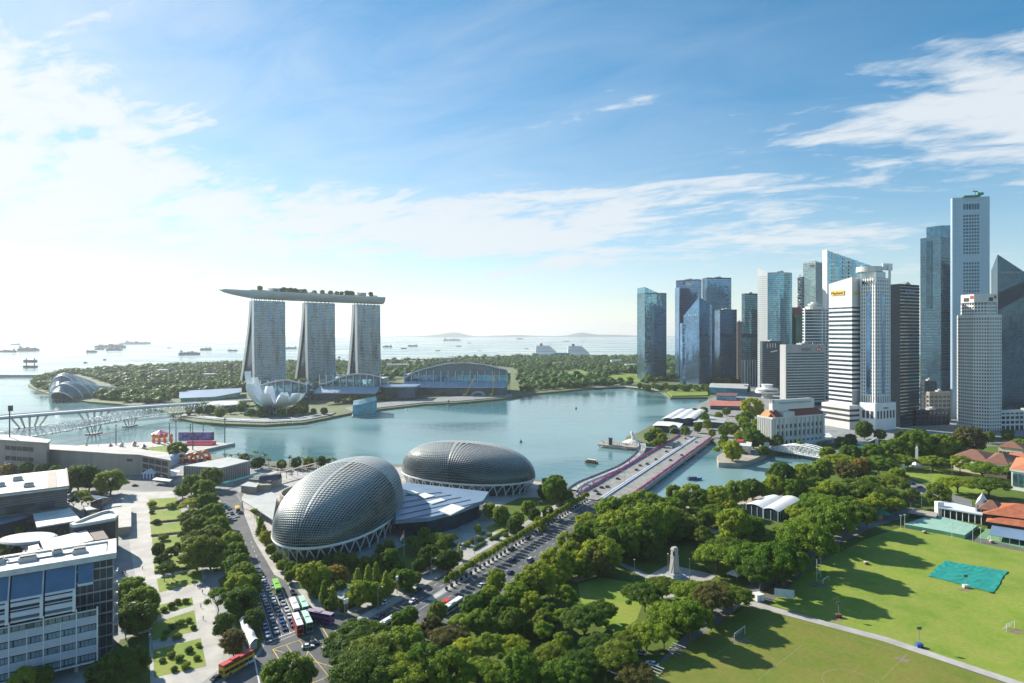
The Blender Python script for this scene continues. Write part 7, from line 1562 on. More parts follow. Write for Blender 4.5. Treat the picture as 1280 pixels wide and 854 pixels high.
# far woods: nobody could count them
def woods(polys, n, rad, leaf, nl, seed, holes=()):
    rng = np.random.default_rng(seed); Vs = []; F3 = []; F4 = []; k = 0; cnt = 0
    P_ = [GP(p) for p in polys]; H_ = [GP(h) for h in holes]
    def inside(x, y, poly):
        r = False
        for i in range(len(poly)):
            (x1, y1), (x2, y2) = poly[i], poly[i-1]
            if (y1 > y) != (y2 > y) and x < (x2-x1)*(y-y1)/(y2-y1)+x1: r = not r
        return r
    iv, fi = ICO1; A_ = [abs(area2(p)) for p in P_]; tot = sum(A_)
    for poly, ar in zip(P_, A_):
        m = int(n*ar/tot); xs = [p[0] for p in poly]; ys = [p[1] for p in poly]; c = 0; tr = 0
        while c < m and tr < m*12:
            tr += 1; x, y = rng.uniform(min(xs), max(xs)), rng.uniform(min(ys), max(ys))
            if not inside(x, y, poly) or any(inside(x, y, h) for h in H_): continue
            c += 1; g = .75+.5*(math.sin(x*.013)*math.sin(y*.009+1)*.5+.5); r = rad*rng.uniform(.45, 1.5)*g; h = r*rng.uniform(.5, 1.25)+2.0
            v = iv*np.array([r, r, h*.62])*.74*(1+rng.normal(0, .22, (len(iv), 1)))+np.array([x, y, h*.75]); Vs.append(v); F3.append(fi+k); k += len(iv)
            if nl:
                d = rng.normal(0, 1, (nl, 3)); d[:, 2] = np.abs(d[:, 2]); d /= np.linalg.norm(d, axis=1)[:, None]; p = d*np.array([r, r, h*.62])*rng.uniform(.65, 1.25, (nl, 1))+np.array([x, y, h*.75]); d = d+rng.normal(0, .7, d.shape); d /= np.linalg.norm(d, axis=1)[:, None]
                a = np.cross(d, rng.normal(0, 1, (nl, 3))); a /= np.linalg.norm(a, axis=1)[:, None]; b = np.cross(d, a); s = leaf*rng.uniform(.6, 1.4, (nl, 1))
                Vs.append(np.stack([p-a*s, p-b*s*.7, p+a*s, p+b*s*.7], 1).reshape(-1, 3)); F4.append(np.arange(nl*4).reshape(-1, 4)+k); k += nl*4
    return tag(np_mesh('far_woods', np.concatenate(Vs), [np.concatenate(F3)]+([np.concatenate(F4)] if F4 else []), None, [LEAF_F]), kind='stuff')
HOLES = [[(64, 499), (66, 470), (100, 468), (152, 486), (150, 490), (110, 500)], [(700, 465), (722, 461.5), (746, 469), (732, 474.5), (692, 473)], [(745, 471), (780, 466.5), (803, 468), (803, 480), (766, 479.5)], [(682, 453.3), (706, 452.8), (713, 457), (689, 458.4)], [(739, 457.3), (766, 457.8), (769, 462), (744, 463)], [(505, 500), (505, 470), (648, 462), (648, 500)], [(168, 492), (230, 480), (236, 482), (174, 496)], [(232, 470), (290, 463), (292, 465), (236, 472)], [(120, 470), (160, 466), (165, 468), (124, 473)], [(640, 470), (690, 461), (694, 463), (646, 474)], [(820, 466), (900, 458), (905, 462), (826, 471)], [(300, 478), (330, 470), (334, 472), (306, 481)]]
woods([[(152, 503), (75, 493), (45, 486), (38, 481), (48, 475), (80, 466), (140, 463), (220, 458), (300, 455), (480, 453.5), (480, 486), (300, 490), (225, 497), (200, 506)]], 6500, 6.8, 1.35, 40, 5, HOLES)
woods([[(480, 478), (480, 453), (560, 451), (640, 448), (705, 447), (800, 448), (1000, 447), (1000, 466), (850, 474), (800, 482), (700, 486), (655, 490), (650, 482), (640, 460), (560, 454)]], 6500, 8.0, 1.6, 22, 6, HOLES)
woods([[(420, 506), (480, 502), (505, 500), (500, 490), (470, 493), (425, 497)], [(640, 492), (700, 487.5), (740, 484), (735, 478), (660, 482)], [(330, 514), (372, 512), (370, 507), (336, 507)], [(230, 517), (330, 514), (300, 508), (240, 510)]], 170, 6, 1.0, 30, 7)
# ---------------------------------------------------------------- vehicles
def car_proto(kind):
    L, Wd, H = {'saloon': (4.5, 1.8, 1.45), 'van': (5.0, 1.95, 2.1)}[kind]
    t = thing('car' if kind == 'saloon' else 'van', 'car', 'car' if kind == 'saloon' else 'van')
    if kind == 'saloon':
        low = [(-2.25, .35), (2.25, .35), (2.25, .62), (2.05, .78), (1.1, .92), (-1.55, .95), (-2.2, .85)]; cab = [(.95, .9), (.25, 1.40), (-1.0, 1.45), (-1.75, .93)]; wx = 1.38
    else: low = [(-2.5, .4), (2.5, .4), (2.5, .85), (1.9, 1.05), (-2.5, 1.1)]; cab = [(1.9, 1.04), (1.2, 2.0), (-2.4, 2.05), (-2.5, 1.09)]; wx = 1.6
    mb = MB(); w = Wd/2
    n = len(low); mb.grid([[(x, s*w*k, z) for x, z in low] for s, k in ((-1, .93), (-1, 1), (1, 1), (1, .93))], 0, True); mb.f += [tuple(range(n)), tuple(3*n+n-1-i for i in range(n))]; mb.m += [0, 0]
    a, b = cab[1], cab[2]; mb.hexa([(b[0]-.05, -w*.74, b[1]-.03), (a[0]+.05, -w*.74, a[1]-.03), (a[0]+.05, w*.74, a[1]-.03), (b[0]-.05, w*.74, b[1]-.03), (b[0]+.08, -w*.70, b[1]+.05), (a[0]-.08, -w*.70, a[1]+.05), (a[0]-.08, w*.70, a[1]+.05), (b[0]+.08, w*.70, b[1]+.05)])
    mb.build('body', CARPAINT, t, org=(0, 0, 0))
    mb = MB(); q = [(x, z) for x, z in cab]; mb.hexa([(q[3][0], -w*.92, q[3][1]), (q[0][0], -w*.92, q[0][1]), (q[0][0], w*.92, q[0][1]), (q[3][0], w*.92, q[3][1]), (q[2][0], -w*.73, q[2][1]-.02), (q[1][0], -w*.73, q[1][1]-.02), (q[1][0], w*.73, q[1][1]-.02), (q[2][0], w*.73, q[2][1]-.02)]); mb.build('windows', CARGLASS, t, org=(0, 0, 0))
    for x in (-wx, wx):
        for y in (-1, 1): MB().tube([(x, y*w-.12, .33), (x, y*w+.06 if y > 0 else y*w-.3, .33)] if False else [(x, y*(w-.2), .33), (x, y*(w+.02), .33)], .33, 12).build('wheel', TYRE, t, org=(0, 0, 0))
    for y in (-1, 1): MB().box((L/2-.02, y*w*.7, .62), (.08, .34, .16)).build('headlight', LAMPW, t, org=(0, 0, 0)); MB().box((-L/2+.03, y*w*.72, .66), (.08, .3, .16)).build('tail_light', RED, t, org=(0, 0, 0))
    return t
CAR = car_proto('saloon'); VAN = car_proto('van')
COLS = {'white': (.8, .8, .8, 1), 'silver': (.5, .52, .54, 1), 'dark blue': (.02, .045, .14, 1), 'blue': (.03, .10, .38, 1), 'black': (.015, .015, .018, 1), 'grey': (.16, .17, .18, 1), 'red': (.42, .03, .03, 1), 'yellow': (.7, .5, .05, 1)}
def car(x, y, a, col, label, group, z=.06, proto=None): return place(proto or CAR, x, y, z, a, 1.0, label, group, COLS[col])
aq = math.atan2(-D2[1], -D2[0])      # cars in the queue point towards the junction
lanes = [(30.3, 'leftmost'), (33.5, 'second'), (36.7, 'third'), (39.9, 'fourth')]
ORDN = ['first', 'second', 'third', 'fourth', 'fifth', 'sixth', 'seventh', 'eighth', 'ninth', 'tenth', '11th', '12th', '13th']
rq = random.Random(11)
for li, (n, ln) in enumerate(lanes):
    s = 249+li*1.4; k = 0
    while k < (10, 12, 11, 7)[li]:
        s += rq.uniform(0, .8); off = 0 if s < 270 else -(s-270)*.06*(li)*.33
        if n+off < 29 or s > 345: break
        x, y = Q(s, n+off); col = rq.choice(['dark blue', 'silver', 'silver', 'white', 'dark blue', 'blue', 'grey', 'black', 'white', 'yellow' if k % 5 == 4 else 'blue'])
        car(x, y, aq+rq.uniform(-.02, .02), col, '%s car, %s from the stop line in the %s queue lane' % (col, ORDN[k], ln), 'cars queueing at the junction'); s += rq.uniform(5.6, 7.2); k += 1
for i, (px, py) in enumerate(((281, 632), (287, 636), (283, 641), (290, 643), (286, 648), (293, 650), (279, 637), (296, 646))):
    x, y = G(px, py); col = ('white', 'silver', 'white', 'black', 'white', 'silver', 'dark blue', 'white')[i]
    car(x, y, aq, col, '%s car, %s nearest in the bunch at the top of the tree lined avenue' % (col, ORDN[i]), 'cars at the top of the avenue')
ad = math.atan2(RD[1], RD[0])
for px, py, col, dr, lab in ((481, 755, 'white', 0, 'white car side by side with another near the junction, left one'), (516, 753, 'white', 0, 'white car side by side with another near the junction, right one'), (522, 739, 'black', 0, 'black car ahead of the two white cars on the near carriageway'), (475, 771, 'dark blue', 0, 'dark blue car in tree shade by the traffic island'), (640, 687, 'black', 0, 'black car alone in the sun beside the potted median'), (659, 674.5, 'black', 0, 'black car in the middle lane where sun meets shade'), (673, 655.5, 'blue', 0, 'blue car in the shade near the green bus'), (680, 648, 'black', 0, 'black car near the kerb in shade before the bridge'), (698, 651.5, 'white', 0, 'white car close to the median in shade before the bridge'), (718, 635, 'white', 0, 'white car beside the green bus at the bridge end'),
        (641, 701, 'dark blue', 1, 'dark blue car half hidden behind the potted trees'), (638, 717, 'dark blue', 1, 'dark blue car just before the park trees on the far carriageway'), (602, 733, 'white', 1, 'white car between the potted median and a park tree')):
    x, y = G(px, py); car(x, y, ad+(math.pi if dr == 0 else 0), col, lab, 'cars on the dual carriageway')
x, y = G(663, 702); car(x, y, ad, 'silver', 'pale van on the far carriageway beside the potted trees', 'cars on the dual carriageway', proto=VAN)
BC = [(752, 610, 'black'), (759, 609, 'dark blue'), (744, 614, 'grey'), (748, 618, 'black'), (772, 599, 'black'), (795.5, 588, 'black'), (800, 582.5, 'grey'), (809, 580.5, 'black'), (820, 575, 'black'), (838, 576, 'black'), (842, 559.5, 'black'), (852, 569.5, 'grey'), (833, 565, 'dark blue'), (848, 553.5, 'dark blue'), (857, 549, 'red'), (864, 547.5, 'silver'), (870, 553, 'silver')]
for i, (px, py, col) in enumerate(BC):
    x, y = G(px, py, .66); car(x, y, ad, col, '%s car on the flower lined bridge, %s counted from its near end' % (col, ordw(i+1)), 'cars on the road bridge', z=.68)
for px, py, a, col, lab in ((392, 806, .35, 'black', 'dark car behind the white car inside the yellow box'), (385, 810, .35, 'white', 'white car crossing inside the yellow box'), (272, 849, ad, 'black', 'dark car in the foreground beside the red and yellow bus'), (366, 742, aq, 'black', 'dark car alone in the clear lane left of the pavement'), (169, 608, .1, 'black', 'dark car on the pale road below the grandstand'), (158, 604, .5, 'black', 'dark car at the corner below the round trees')):
    x, y = G(px, py); car(x, y, a, col, lab, 'single cars on the city roads')
# buses
def bus(px, py, a, h, roof, body, lab, L=12.0, group='buses', low=None):
    x, y = G(px, py); t = thing('bus', lab, 'bus', (x, y, .06), group, 0.0); ca, sa = math.cos(a), math.sin(a); u = Vector((ca, sa, 0)); v = Vector((-sa, ca, 0)); o = Vector((x, y, .06)); W2 = 1.27
    MB().obox(o-u*L/2-v*W2+UP*.35, u*L, v*2*W2, UP*(h-.55)).build('body', body, t)
    mb = MB(); mb.obox(o-u*(L/2-.1)-v*(W2-.1)+UP*(h-.2), u*(L-.2), v*2*(W2-.1), UP*.22); mb.obox(o-u*(L*.2)-v*.8+UP*(h+.02), u*3, v*1.6, UP*.25); mb.build('roof', roof, t)
    for dk in range(2 if h > 4 else 1):
        z = 1.25+dk*1.95; mb = MB()
        for s in (-1, 1):
            for k in range(6): mb.obox(o+u*(-L/2+.5+k*(L-1)/6)+v*(s*(W2+.012)-.012)+UP*z, u*((L-1)/6-.12), v*.024, UP*1.05)
        mb.build('window_band', CARGLASS, t)
    mb = MB()
    mb.obox(o+u*(L/2)-v*1.1+UP*1.0, u*.03, v*2.2, UP*1.5); mb.build('windscreen', CARGLASS, t); MB().obox(o-u*(L/2+.03)-v*1.0+UP*1.5, u*.03, v*2.0, UP*1.0).build('rear_window', CARGLASS, t)
    if h > 4: MB().obox(o+u*(L/2)-v*1.1+UP*2.9, u*.03, v*2.2, UP*1.1).build('windscreen', CARGLASS, t)
    if low: MB().obox(o-u*(L/2+.01)-v*(W2+.015)+UP*.3, u*(L+.02), v*(2*W2+.03), UP*.8).build('skirt_panel', low, t)
    for k in (-.28, .3):
        for s in (-1, 1): MB().tube([o+u*L*k+v*s*(W2-.25)+UP*.44, o+u*L*k+v*s*(W2+.02)+UP*.44], .46, 12).build('wheel', TYRE, t)
    for s in (-1, 1): MB().obox(o+u*(L/2+.01)+v*(s*.95-.15)+UP*.6, u*.05, v*.3, UP*.2).build('headlight', LAMPW, t)
    return t
t = bus(296, 837, ad, 4.3, RED, YELLOW, 'double deck bus, yellow with red top and white rear quarter, lower left')
x, y = G(296, 837); u = Vector((math.cos(ad), math.sin(ad), 0)); v = Vector((-u.y, u.x, 0)); o = Vector((x, y, .06)); MB().obox(o-u*6.03-v*1.295+UP*3.6, u*12.06, v*2.59, UP*.62).build('red_band', RED, t); MB().obox(o+u*2.6-v*1.29+UP*.3, u*3.42, v*2.58, UP*1.75).build('white_panel', WHITE, t)
bus(346, 738, aq, 3.2, GREENP, GREENP, 'bright green single deck bus in the car queue')
bus(368, 763, aq, 3.2, WHITE, OFFW, 'white roofed bus with pale body, left of the rearmost green roofed one'); bus(379, 761, aq, 3.2, mat('mint roof', (.45, .68, .55), .5), GREENROOF, 'mint roofed green bus in the lane nearest the pavement')
bus(372, 787, aq, 4.2, WHITE, RED, 'white roofed red double deck bus at the stop line'); bus(383.5, 784, aq, 4.2, mat('pale mint roof', (.50, .70, .58), .5), GREENROOF, 'mint roofed dark green double deck bus at the stop line')
bus(400, 778, -.35, 4.2, mat('mauve roof', (.35, .27, .36), .5), PURPLE, 'purple double deck bus turning at the pavement corner')
bus(712, 632, ad+math.pi, 4.3, GREENP, GREENP, 'bright green double deck bus at the near end of the bridge'); bus(553, 763, ad, 3.2, RED, RED, 'red roofed bus between roadside trees on the far carriageway', 9); bus(566, 762, ad, 3.2, WHITE, OFFW, 'white bus behind the red roofed one, half under trees'); bus(483, 785, ad, 3.2, WHITE, WHITE, 'white roofed bus hidden by the junction trees', 9)
bus(297, 640, aq, 3.2, YELLOW, OFFW, 'small yellow roofed bus at the top of the avenue', 7)
bus(1003, 687, 2.4, 2.4, WHITE, WHITE, 'white van like minibus parked under the trees by the padang', 6)
for i, (px, py, c) in enumerate(((1005, 690, 'dark blue'), (998, 684, 'silver'), (1012, 682, 'grey'), (1044, 668, 'silver'), (1056, 660, 'black'), (985, 705, 'dark blue'), (975, 702, 'silver'), (966, 724, 'grey'), (930, 720, 'white'), (921, 715, 'white'), (1128, 604, 'silver'), (1140, 606, 'black'), (1150, 610, 'grey'), (815, 832, 'white'), (800, 818, 'silver'), (768, 842, 'white'), (798, 846, 'silver'), (1064, 656, 'white'), (1132, 609, 'black'))):
    x, y = G(px, py); car(x, y, 2.5+(i % 3)*.05, c, '%s parked car under trees along the padang road, %s in the scattered row' % (c, ordw(i+1)), 'cars parked along the padang road')
# ---------------------------------------------------------------- ships and boats
HULLS = [mat('ship grey', (.10, .12, .15), .6), mat('ship rust', (.16, .08, .07), .6), mat('ship blue', (.06, .10, .2), .6)]
SHIPS = [(9, 440.5, 20, 0, 'tanker cut by the left edge of the sea'), (36, 438.5, 26, 1, 'long low tanker near the left edge of the sea'), (19, 431.3, 11, 0, 'faint small ship far out at the left edge'), (115, 440.2, 14, 2, 'stubby cargo ship left of the clustered ships'), (137, 434.6, 38, 0, 'longest grey ship lying behind the cluster'), (143, 438, 18, 2, 'blue hulled ship in front of the longest grey ship'), (124, 437, 12, 1, 'low ship at the left end of the cluster'), (172, 430, 30, 0, 'long thin tanker far out right of the cluster'), (211, 435.3, 6, 0, 'tiny ship alone right of the long thin tanker'), (237, 443.5, 25, 2, 'large blue cargo ship nearest the garden shore'), (257, 437.5, 16, 0, 'cargo ship behind the large blue one'), (291, 439, 12, 0, 'small ship just left of the left hotel tower'),
         (484, 434, 13, 0, 'small ship just right of the right hotel tower'), (505, 436, 8, 1, 'small dark ship second right of the hotel towers'), (516, 433, 12, 0, 'low barge like ship right of the hotel towers'), (565, 426, 22, 0, 'long low ship far out above the right arched hall'), (573, 433, 7, 2, 'small dark ship above the middle of the right arched hall'), (587, 429, 5, 0, 'tiny ship far out right of the long low one'), (547, 438.5, 6, 1, 'tiny dark tug nearest the shore above the arched hall'), (600, 438.6, 4, 0, 'speck of a boat left of the cruise ships'), (658, 436, 5, 1, 'tiny dark ship left of the cruise ships'), (650, 424, 9, 0, 'faint ship on the horizon left of the cruise ships'), (708, 427, 7, 0, 'faint ship on the horizon above the cruise ships'), (729, 426.5, 4, 0, 'faintest speck of a ship right above the cruise ships'), (363, 436, 15, 0, 'boxy pale ship seen between left and middle hotel towers')]
for i, (px, py, w, m, lab) in enumerate(SHIPS):
    x, y = G(px, py, SEA); L = w*y/F; t = thing('cargo_ship', lab, 'ship', (x, y, SEA), 'ships anchored out at sea'); a = random.uniform(-.25, .25); h = min(L*.10, 16); d = 1 if i % 2 else -1
    ca, sa = math.cos(a), math.sin(a)
    def T(u, v): return (x+u*ca-v*sa, y+u*sa+v*ca)
    MB().prism([T(-L/2, -L*.06), T(L*.40, -L*.07), T(L/2, 0), T(L*.40, L*.07), T(-L/2, L*.06)] if d > 0 else [T(L/2, -L*.06), T(-L*.4, -L*.07), T(-L/2, 0), T(-L*.4, L*.07), T(L/2, L*.06)], SEA, [SEA+h]*5).build('hull', HULLS[m], t)
    mb = MB(); c = T(-L*.38*d, 0); mb.box((c[0], c[1], SEA+h), (L*.10, L*.10, h*1.1), a); mb.box((c[0]-d*L*.02, c[1], SEA+h*2.1), (L*.03, L*.03, h*.6), a); mb.build('bridge_house', OFFW, t)
    if w > 7:
        mb = MB(); n = 4
        for k in range(n): c = T((-.22+.17*k)*L*d, 0); mb.box((c[0], c[1], SEA+h), (L*.11, L*.09, h*(.25+.25*((i+k) % 3))), a)
        mb.build('deck_cargo', HULLS[(m+1) % 3], t)
# rig barge
x, y = G(38, 459, SEA); t = thing('rig_barge', 'two tier dark jack up barge in front of the far left ships', 'rig', (x, y, SEA)); k = y/F
MB().box((x, y, SEA), (14*k, 6*k, 2*k)).build('hull', SLATE, t); MB().box((x, y, SEA+5.5*k), (13*k, 6*k, 3.6*k)).build('deck_house', HULLS[0], t)
for e in (-5, 5): MB().box((x+e*k, y, SEA+2*k), (.8*k, .8*k, 9*k)).build('leg', SLATE, t)
for px, py, lab in ((107, 454, 'tiny motorboat in front of the cluster of ships'), (131, 450, 'smaller motorboat behind the first one off the gardens')):
    x, y = G(px, py, SEA); t = thing('motorboat', lab, 'boat', (x, y, SEA)); MB().prism([(x-7, y-2), (x+5, y-2), (x+8, y), (x+5, y+2), (x-7, y+2)], SEA, SEA+2.5).build('hull', SLATE, t); MB().box((x-2, y, SEA+2.5), (6, 3, 2)).build('cabin', SLATE, t)
SHIPW = mat('ship white', (.88, .88, .87), .5, var=.04)
# cruise ships
for px0, px1, py, lab in ((666, 697, 445, 'left one of two moored white cruise ships'), (706, 737, 445.5, 'right one of two moored white cruise ships')):
    x0, y = G(px0, py, SEA); x1 = PX(px1, y); L = x1-x0; c = (x0+x1)/2; k = y/F; t = thing('cruise_ship', lab, 'cruise ship', (c, y, SEA), 'white cruise ships at the terminal')
    MB().prism([(x0, y-14), (x1-18, y-14), (x1, y), (x1-18, y+14), (x0, y+14)], SEA, SEA+4*k).build('hull', SHIPW, t); MB().prism([(x0-.2, y-14.3), (x1-18, y-14.3), (x1+.4, y), (x1-18, y+14.3), (x0-.2, y+14.3)], SEA, SEA+1.4*k).build('blue_waterline', BLUE, t)
    mb = MB(); st = MB()
    for n in range(5): mb.box((c-n*.9*k+1*k, y, SEA+(4+n*1.75)*k), (L-(5+n*2.2)*k, 24-2*n, 1.4*k)); st.box((c-n*.9*k+1*k, y, SEA+(5.4+n*1.75)*k), (L-(5.4+n*2.2)*k, 23-2*n, .36*k))
    mb.build('decks', SHIPW, t); st.build('window_bands', SLATE, t); MB().box((c-5*k, y, SEA+12.5*k), (3*k, 10, 3.2*k), 0).build('funnel', BLUE if px0 > 700 else RED, t); MB().tube([(c+6*k, y, SEA+12*k), (c+6*k, y, SEA+17*k)], .3*k, 5).build('mast', OFFW, t)
c = G(702, 446.2); t = thing('cruise_terminal', 'low blue roofed terminal building between the two cruise ships', 'terminal', (c[0], c[1], 0)); MB().box((c[0], c[1], 0), (70, 30, 16)).build('wall', G_TEAL, t); MB().box((c[0], c[1], 16), (76, 36, 3)).build('roof', BLUE, t)
# boats in the bay and river
x, y = G(740, 579, SEA); t = thing('bumboat', 'brown and white tour boat with striped canopy heading up the bay', 'boat', (x, y, SEA)); u = Vector((.8, -.6, 0)); v = Vector((.6, .8, 0)); o = Vector((x, y, SEA))
MB().hexa([o-u*6-v*1.4, o+u*5-v*1.6, o+u*5+v*1.6, o-u*6+v*1.4, o-u*7-v*1.9+UP*1.5, o+u*6-v*2+UP*1.3, o+u*6+v*2+UP*1.3, o-u*7+v*1.9+UP*1.5]).build('hull', BROWNTILE, t); MB().obox(o-u*5-v*1.7+UP*3.1, u*9, v*3.4, UP*.25).build('canopy', OFFW, t); MB().obox(o-u*4.6-v*1.5+UP*1.4, u*8, v*3, UP*1.5).build('cabin', mat('varnished wood', (.33, .17, .06), .5), t)
x, y = G(867, 600, SEA); t = thing('river_boat', 'dark covered river boat in the shade right of the road bridge', 'boat', (x, y, SEA)); o = Vector((x, y, SEA)); u = Vector((1, .15, 0)); v = Vector((-.15, 1, 0))
MB().hexa([o-u*5-v*1.4, o+u*6-v*.6, o+u*6+v*.6, o-u*5+v*1.4, o-u*5.4-v*1.7+UP*1.2, o+u*7.5-v*.4+UP*1.6, o+u*7.5+v*.4+UP*1.6, o-u*5.4+v*1.7+UP*1.2]).build('hull', BLUE, t); MB().obox(o-u*4.5-v*1.4+UP*1.2, u*6.5, v*2.8, UP*1.5).build('cabin', SLATE, t); MB().obox(o-u*5-v*1.7+UP*2.7, u*7.5, v*3.4, UP*.25).build('roof', STEEL, t)
for px, py, lab, m in ((720, 511, 'dark buoy in the middle of the bay below the far meadow', SLATE), (508, 513, 'pale buoy just off the glass hall promenade', WHITE), (651, 553, 'dark buoy in the bay beyond the farther theatre dome', SLATE)):
    x, y = G(px, py, SEA); t = thing('buoy', lab, 'buoy', (x, y, SEA)); MB().lathe((x, y, SEA), [(1.3, 0), (1.6, .8), (1.0, 1.8), (.3, 2.6), (.1, 3.4)], 10).build('float', m, t); MB().tube([(x, y, SEA+3), (x, y, SEA+4.5)], .12, 5).build('light_post', BLACK, t)
# ---------------------------------------------------------------- lamps, goals, screens, people
def lamp_proto(name, h, arm, two=False):
    t = thing(name, 'lamp', 'street lamp'); MB().tube([(0, 0, 0), (0, 0, h*.9), (arm*.35, 0, h*.985), (arm, 0, h)], [.13, .09, .07, .05], 6).build('pole', STEEL, t, org=(0, 0, 0)); MB().box((arm, 0, h-.12), (.9, .3, .18)).build('lamp_head', LAMPW, t, org=(0, 0, 0))
    if two: MB().tube([(0, 0, h*.9), (-arm*.35, 0, h*.985), (-arm, 0, h)], [.09, .07, .05], 6).build('arm', STEEL, t, org=(0, 0, 0)); MB().box((-arm, 0, h-.12), (.9, .3, .18)).build('lamp_head', LAMPW, t, org=(0, 0, 0))
    return t
L1 = lamp_proto('street_lamp', 10, 2.2); L2 = lamp_proto('double_street_lamp', 10, 2.0, True); L2['category'] = 'street lamp'
for k in range(9):
    x, y = RP(S0+16+k*32, -152.5); place(L2, x, y, .9, ad+1.57, 1, 'double armed lamp on the bridge median, %s from the near end' % ordw(k+1), 'lamps on the bridge median')
for k in range(6):
    x, y = RP(196+k*37, -173); place(L1, x, y, .15, ad-1.57, 1, 'single armed street lamp on the theatre side kerb, %s from the junction' % ordw(k+1), 'lamps along the theatre kerb')
for i, (px, py) in enumerate(((497, 742), (576, 703), (190, 820), (57 + 0, 640), (413, 772))):
    if i in (2,): x, y = G(157, 800); place(L1, x, y, 0, 0, 1.4, 'tall thin lamp post beside the corner office garden', 'single tall posts')
for i, (px, py, hh) in enumerate(((862, 726, 10), (793, 727, 10), (895, 716, 11), (835, 722, 11), (1024, 700, 9), (1190, 606, 14), (1163, 600, 9), (1230, 600, 12), (1152, 640, 12), (966, 718, 9), (905, 756, 8))):
    x, y = G(px, py); t = thing('park_post', 'slim pale pole %s' % ('right of the war memorial', 'left of the war memorial terrace', 'at the right end of the memorial terrace', 'close behind the war memorial', 'among parked cars by the padang', 'on the far lawn left of the open branched tree', 'on the far lawn near the obelisk road', 'in front of the red roofed museum', 'by the low pale shed', 'under the big trees by the white cricket screen', 'beside the path corner of the lower field')[i], 'pole', (x, y, 0)); MB().tube([(x, y, 0), (x, y, hh)], [.16, .09], 6).build('shaft', STEEL, t); MB().box((x, y, hh), (.5, .5, .25)).build('cap', LAMPW, t)
# harbour light masts
for i, (px, py, ty) in enumerate(((220, 552, 527), (241, 562, 528), (281, 553, 524), (254, 541, 529), (238, 541, 531), (212, 545, 530), (145, 556, 532))):
    x, y = G(px, py); t = thing('light_mast', 'dark slender mast %s' % ('left of the stage wall', 'in front of the seats on the platform', 'at the right tip of the floating platform', 'behind the right part of the stage wall', 'behind the middle of the stage wall', 'behind the left end of the stage wall', 'alone by the left part of the platform')[i], 'mast', (x, y, -1), 'masts around the floating platform'); MB().tube([(x, y, -3), (x, y, HZ(ty, y))], [.55, .35], 6).build('shaft', SLATE, t); MB().box((x, y, HZ(ty, y)), (1.6, 1.0, .8)).build('lamp_head', SLATE, t)
# flag
x, y = G(505, 697); t = thing('flagpole', 'white flagpole with a drooping red and white flag by the theatre', 'flagpole', (x, y, 0)); MB().tube([(x, y, 0), (x, y, 14)], [.14, .08], 6).build('pole', OFFW, t); P_ = [[(x-.1-1.9*k/6-.2*math.sin(k), y+.25*math.sin(k*1.3), 13.6-j*.8-k*.35) for j in range(5)] for k in range(7)]
mb = MB(); mb.grid([r[:3] for r in P_], 0); mb.grid([r[2:] for r in P_], 1); mb.build('flag', [RED, WHITE], t)
x, y = G(1013, 503); 
# traffic signs / white lamp columns by the road
for i, (px, py) in enumerate(((431, 772), (434, 771), (496, 742), (497, 741), (576, 702))):
    x, y = G(px, py); t = thing('signal_post', 'pale post with white box head %s' % ('at the junction corner, left of a pair', 'at the junction corner, right of a pair', 'on the theatre kerb, left of a pair', 'on the theatre kerb, right of a pair', 'alone on the theatre kerb near the bushes')[i], 'signal post', (x, y, 0)); MB().tube([(x, y, 0), (x, y, 7)], .12, 6).build('pole', STEEL, t); MB().box((x, y, 5.6), (.8, .8, 1.8)).build('head', LAMPW, t)
# football goal, rugby posts, nets
def goal(px0, py0, px1, py1, label, h=2.6, d=1.6):
    a, b = Vector(G3(px0, py0)), Vector(G3(px1, py1)); t = thing('football_goal', label, 'goal', tuple(a)); n = Vector((-(b-a).y, (b-a).x, 0)).normalized()
    MB().tube([a, a+UP*h, b+UP*h, b], .09, 6).build('frame', WHITE, t); MB().tube([a, a+n*d, b+n*d, b], .05, 5).build('base_rail', WHITE, t); mb = MB()
    for k in range(9): q = a+(b-a)*(k/8); mb.tube([q+UP*h, q+n*d], .015, 3)
    for k in range(1, 5): mb.tube([a+n*d*k/5+UP*h*(1-k/5), b+n*d*k/5+UP*h*(1-k/5)], .015, 3)
    mb.build('net', WHITE, t)
goal(918, 803, 931, 793, 'white football goal in the tree shade of the lower field', 3.2)
x0, y0 = G(1021, 726); x1, y1 = G(1026, 722); t = thing('rugby_posts', 'tall white rugby posts in front of the parked cars', 'goal', (x0, y0, 0)); MB().tube([(x0, y0, 0), (x0, y0, 10)], .09, 6).build('post', WHITE, t); MB().tube([(x1, y1, 0), (x1, y1, 12)], .09, 6).build('post', WHITE, t); MB().tube([(x0, y0, 3), (x1, y1, 3)], .08, 6).build('crossbar', WHITE, t)
goal(1029, 730, 1036, 726, 'small white goal frame right of the rugby posts', 2.2)
goal(1258, 790, 1268, 786, 'faint white netted goal at the right of the upper field', 3.0)
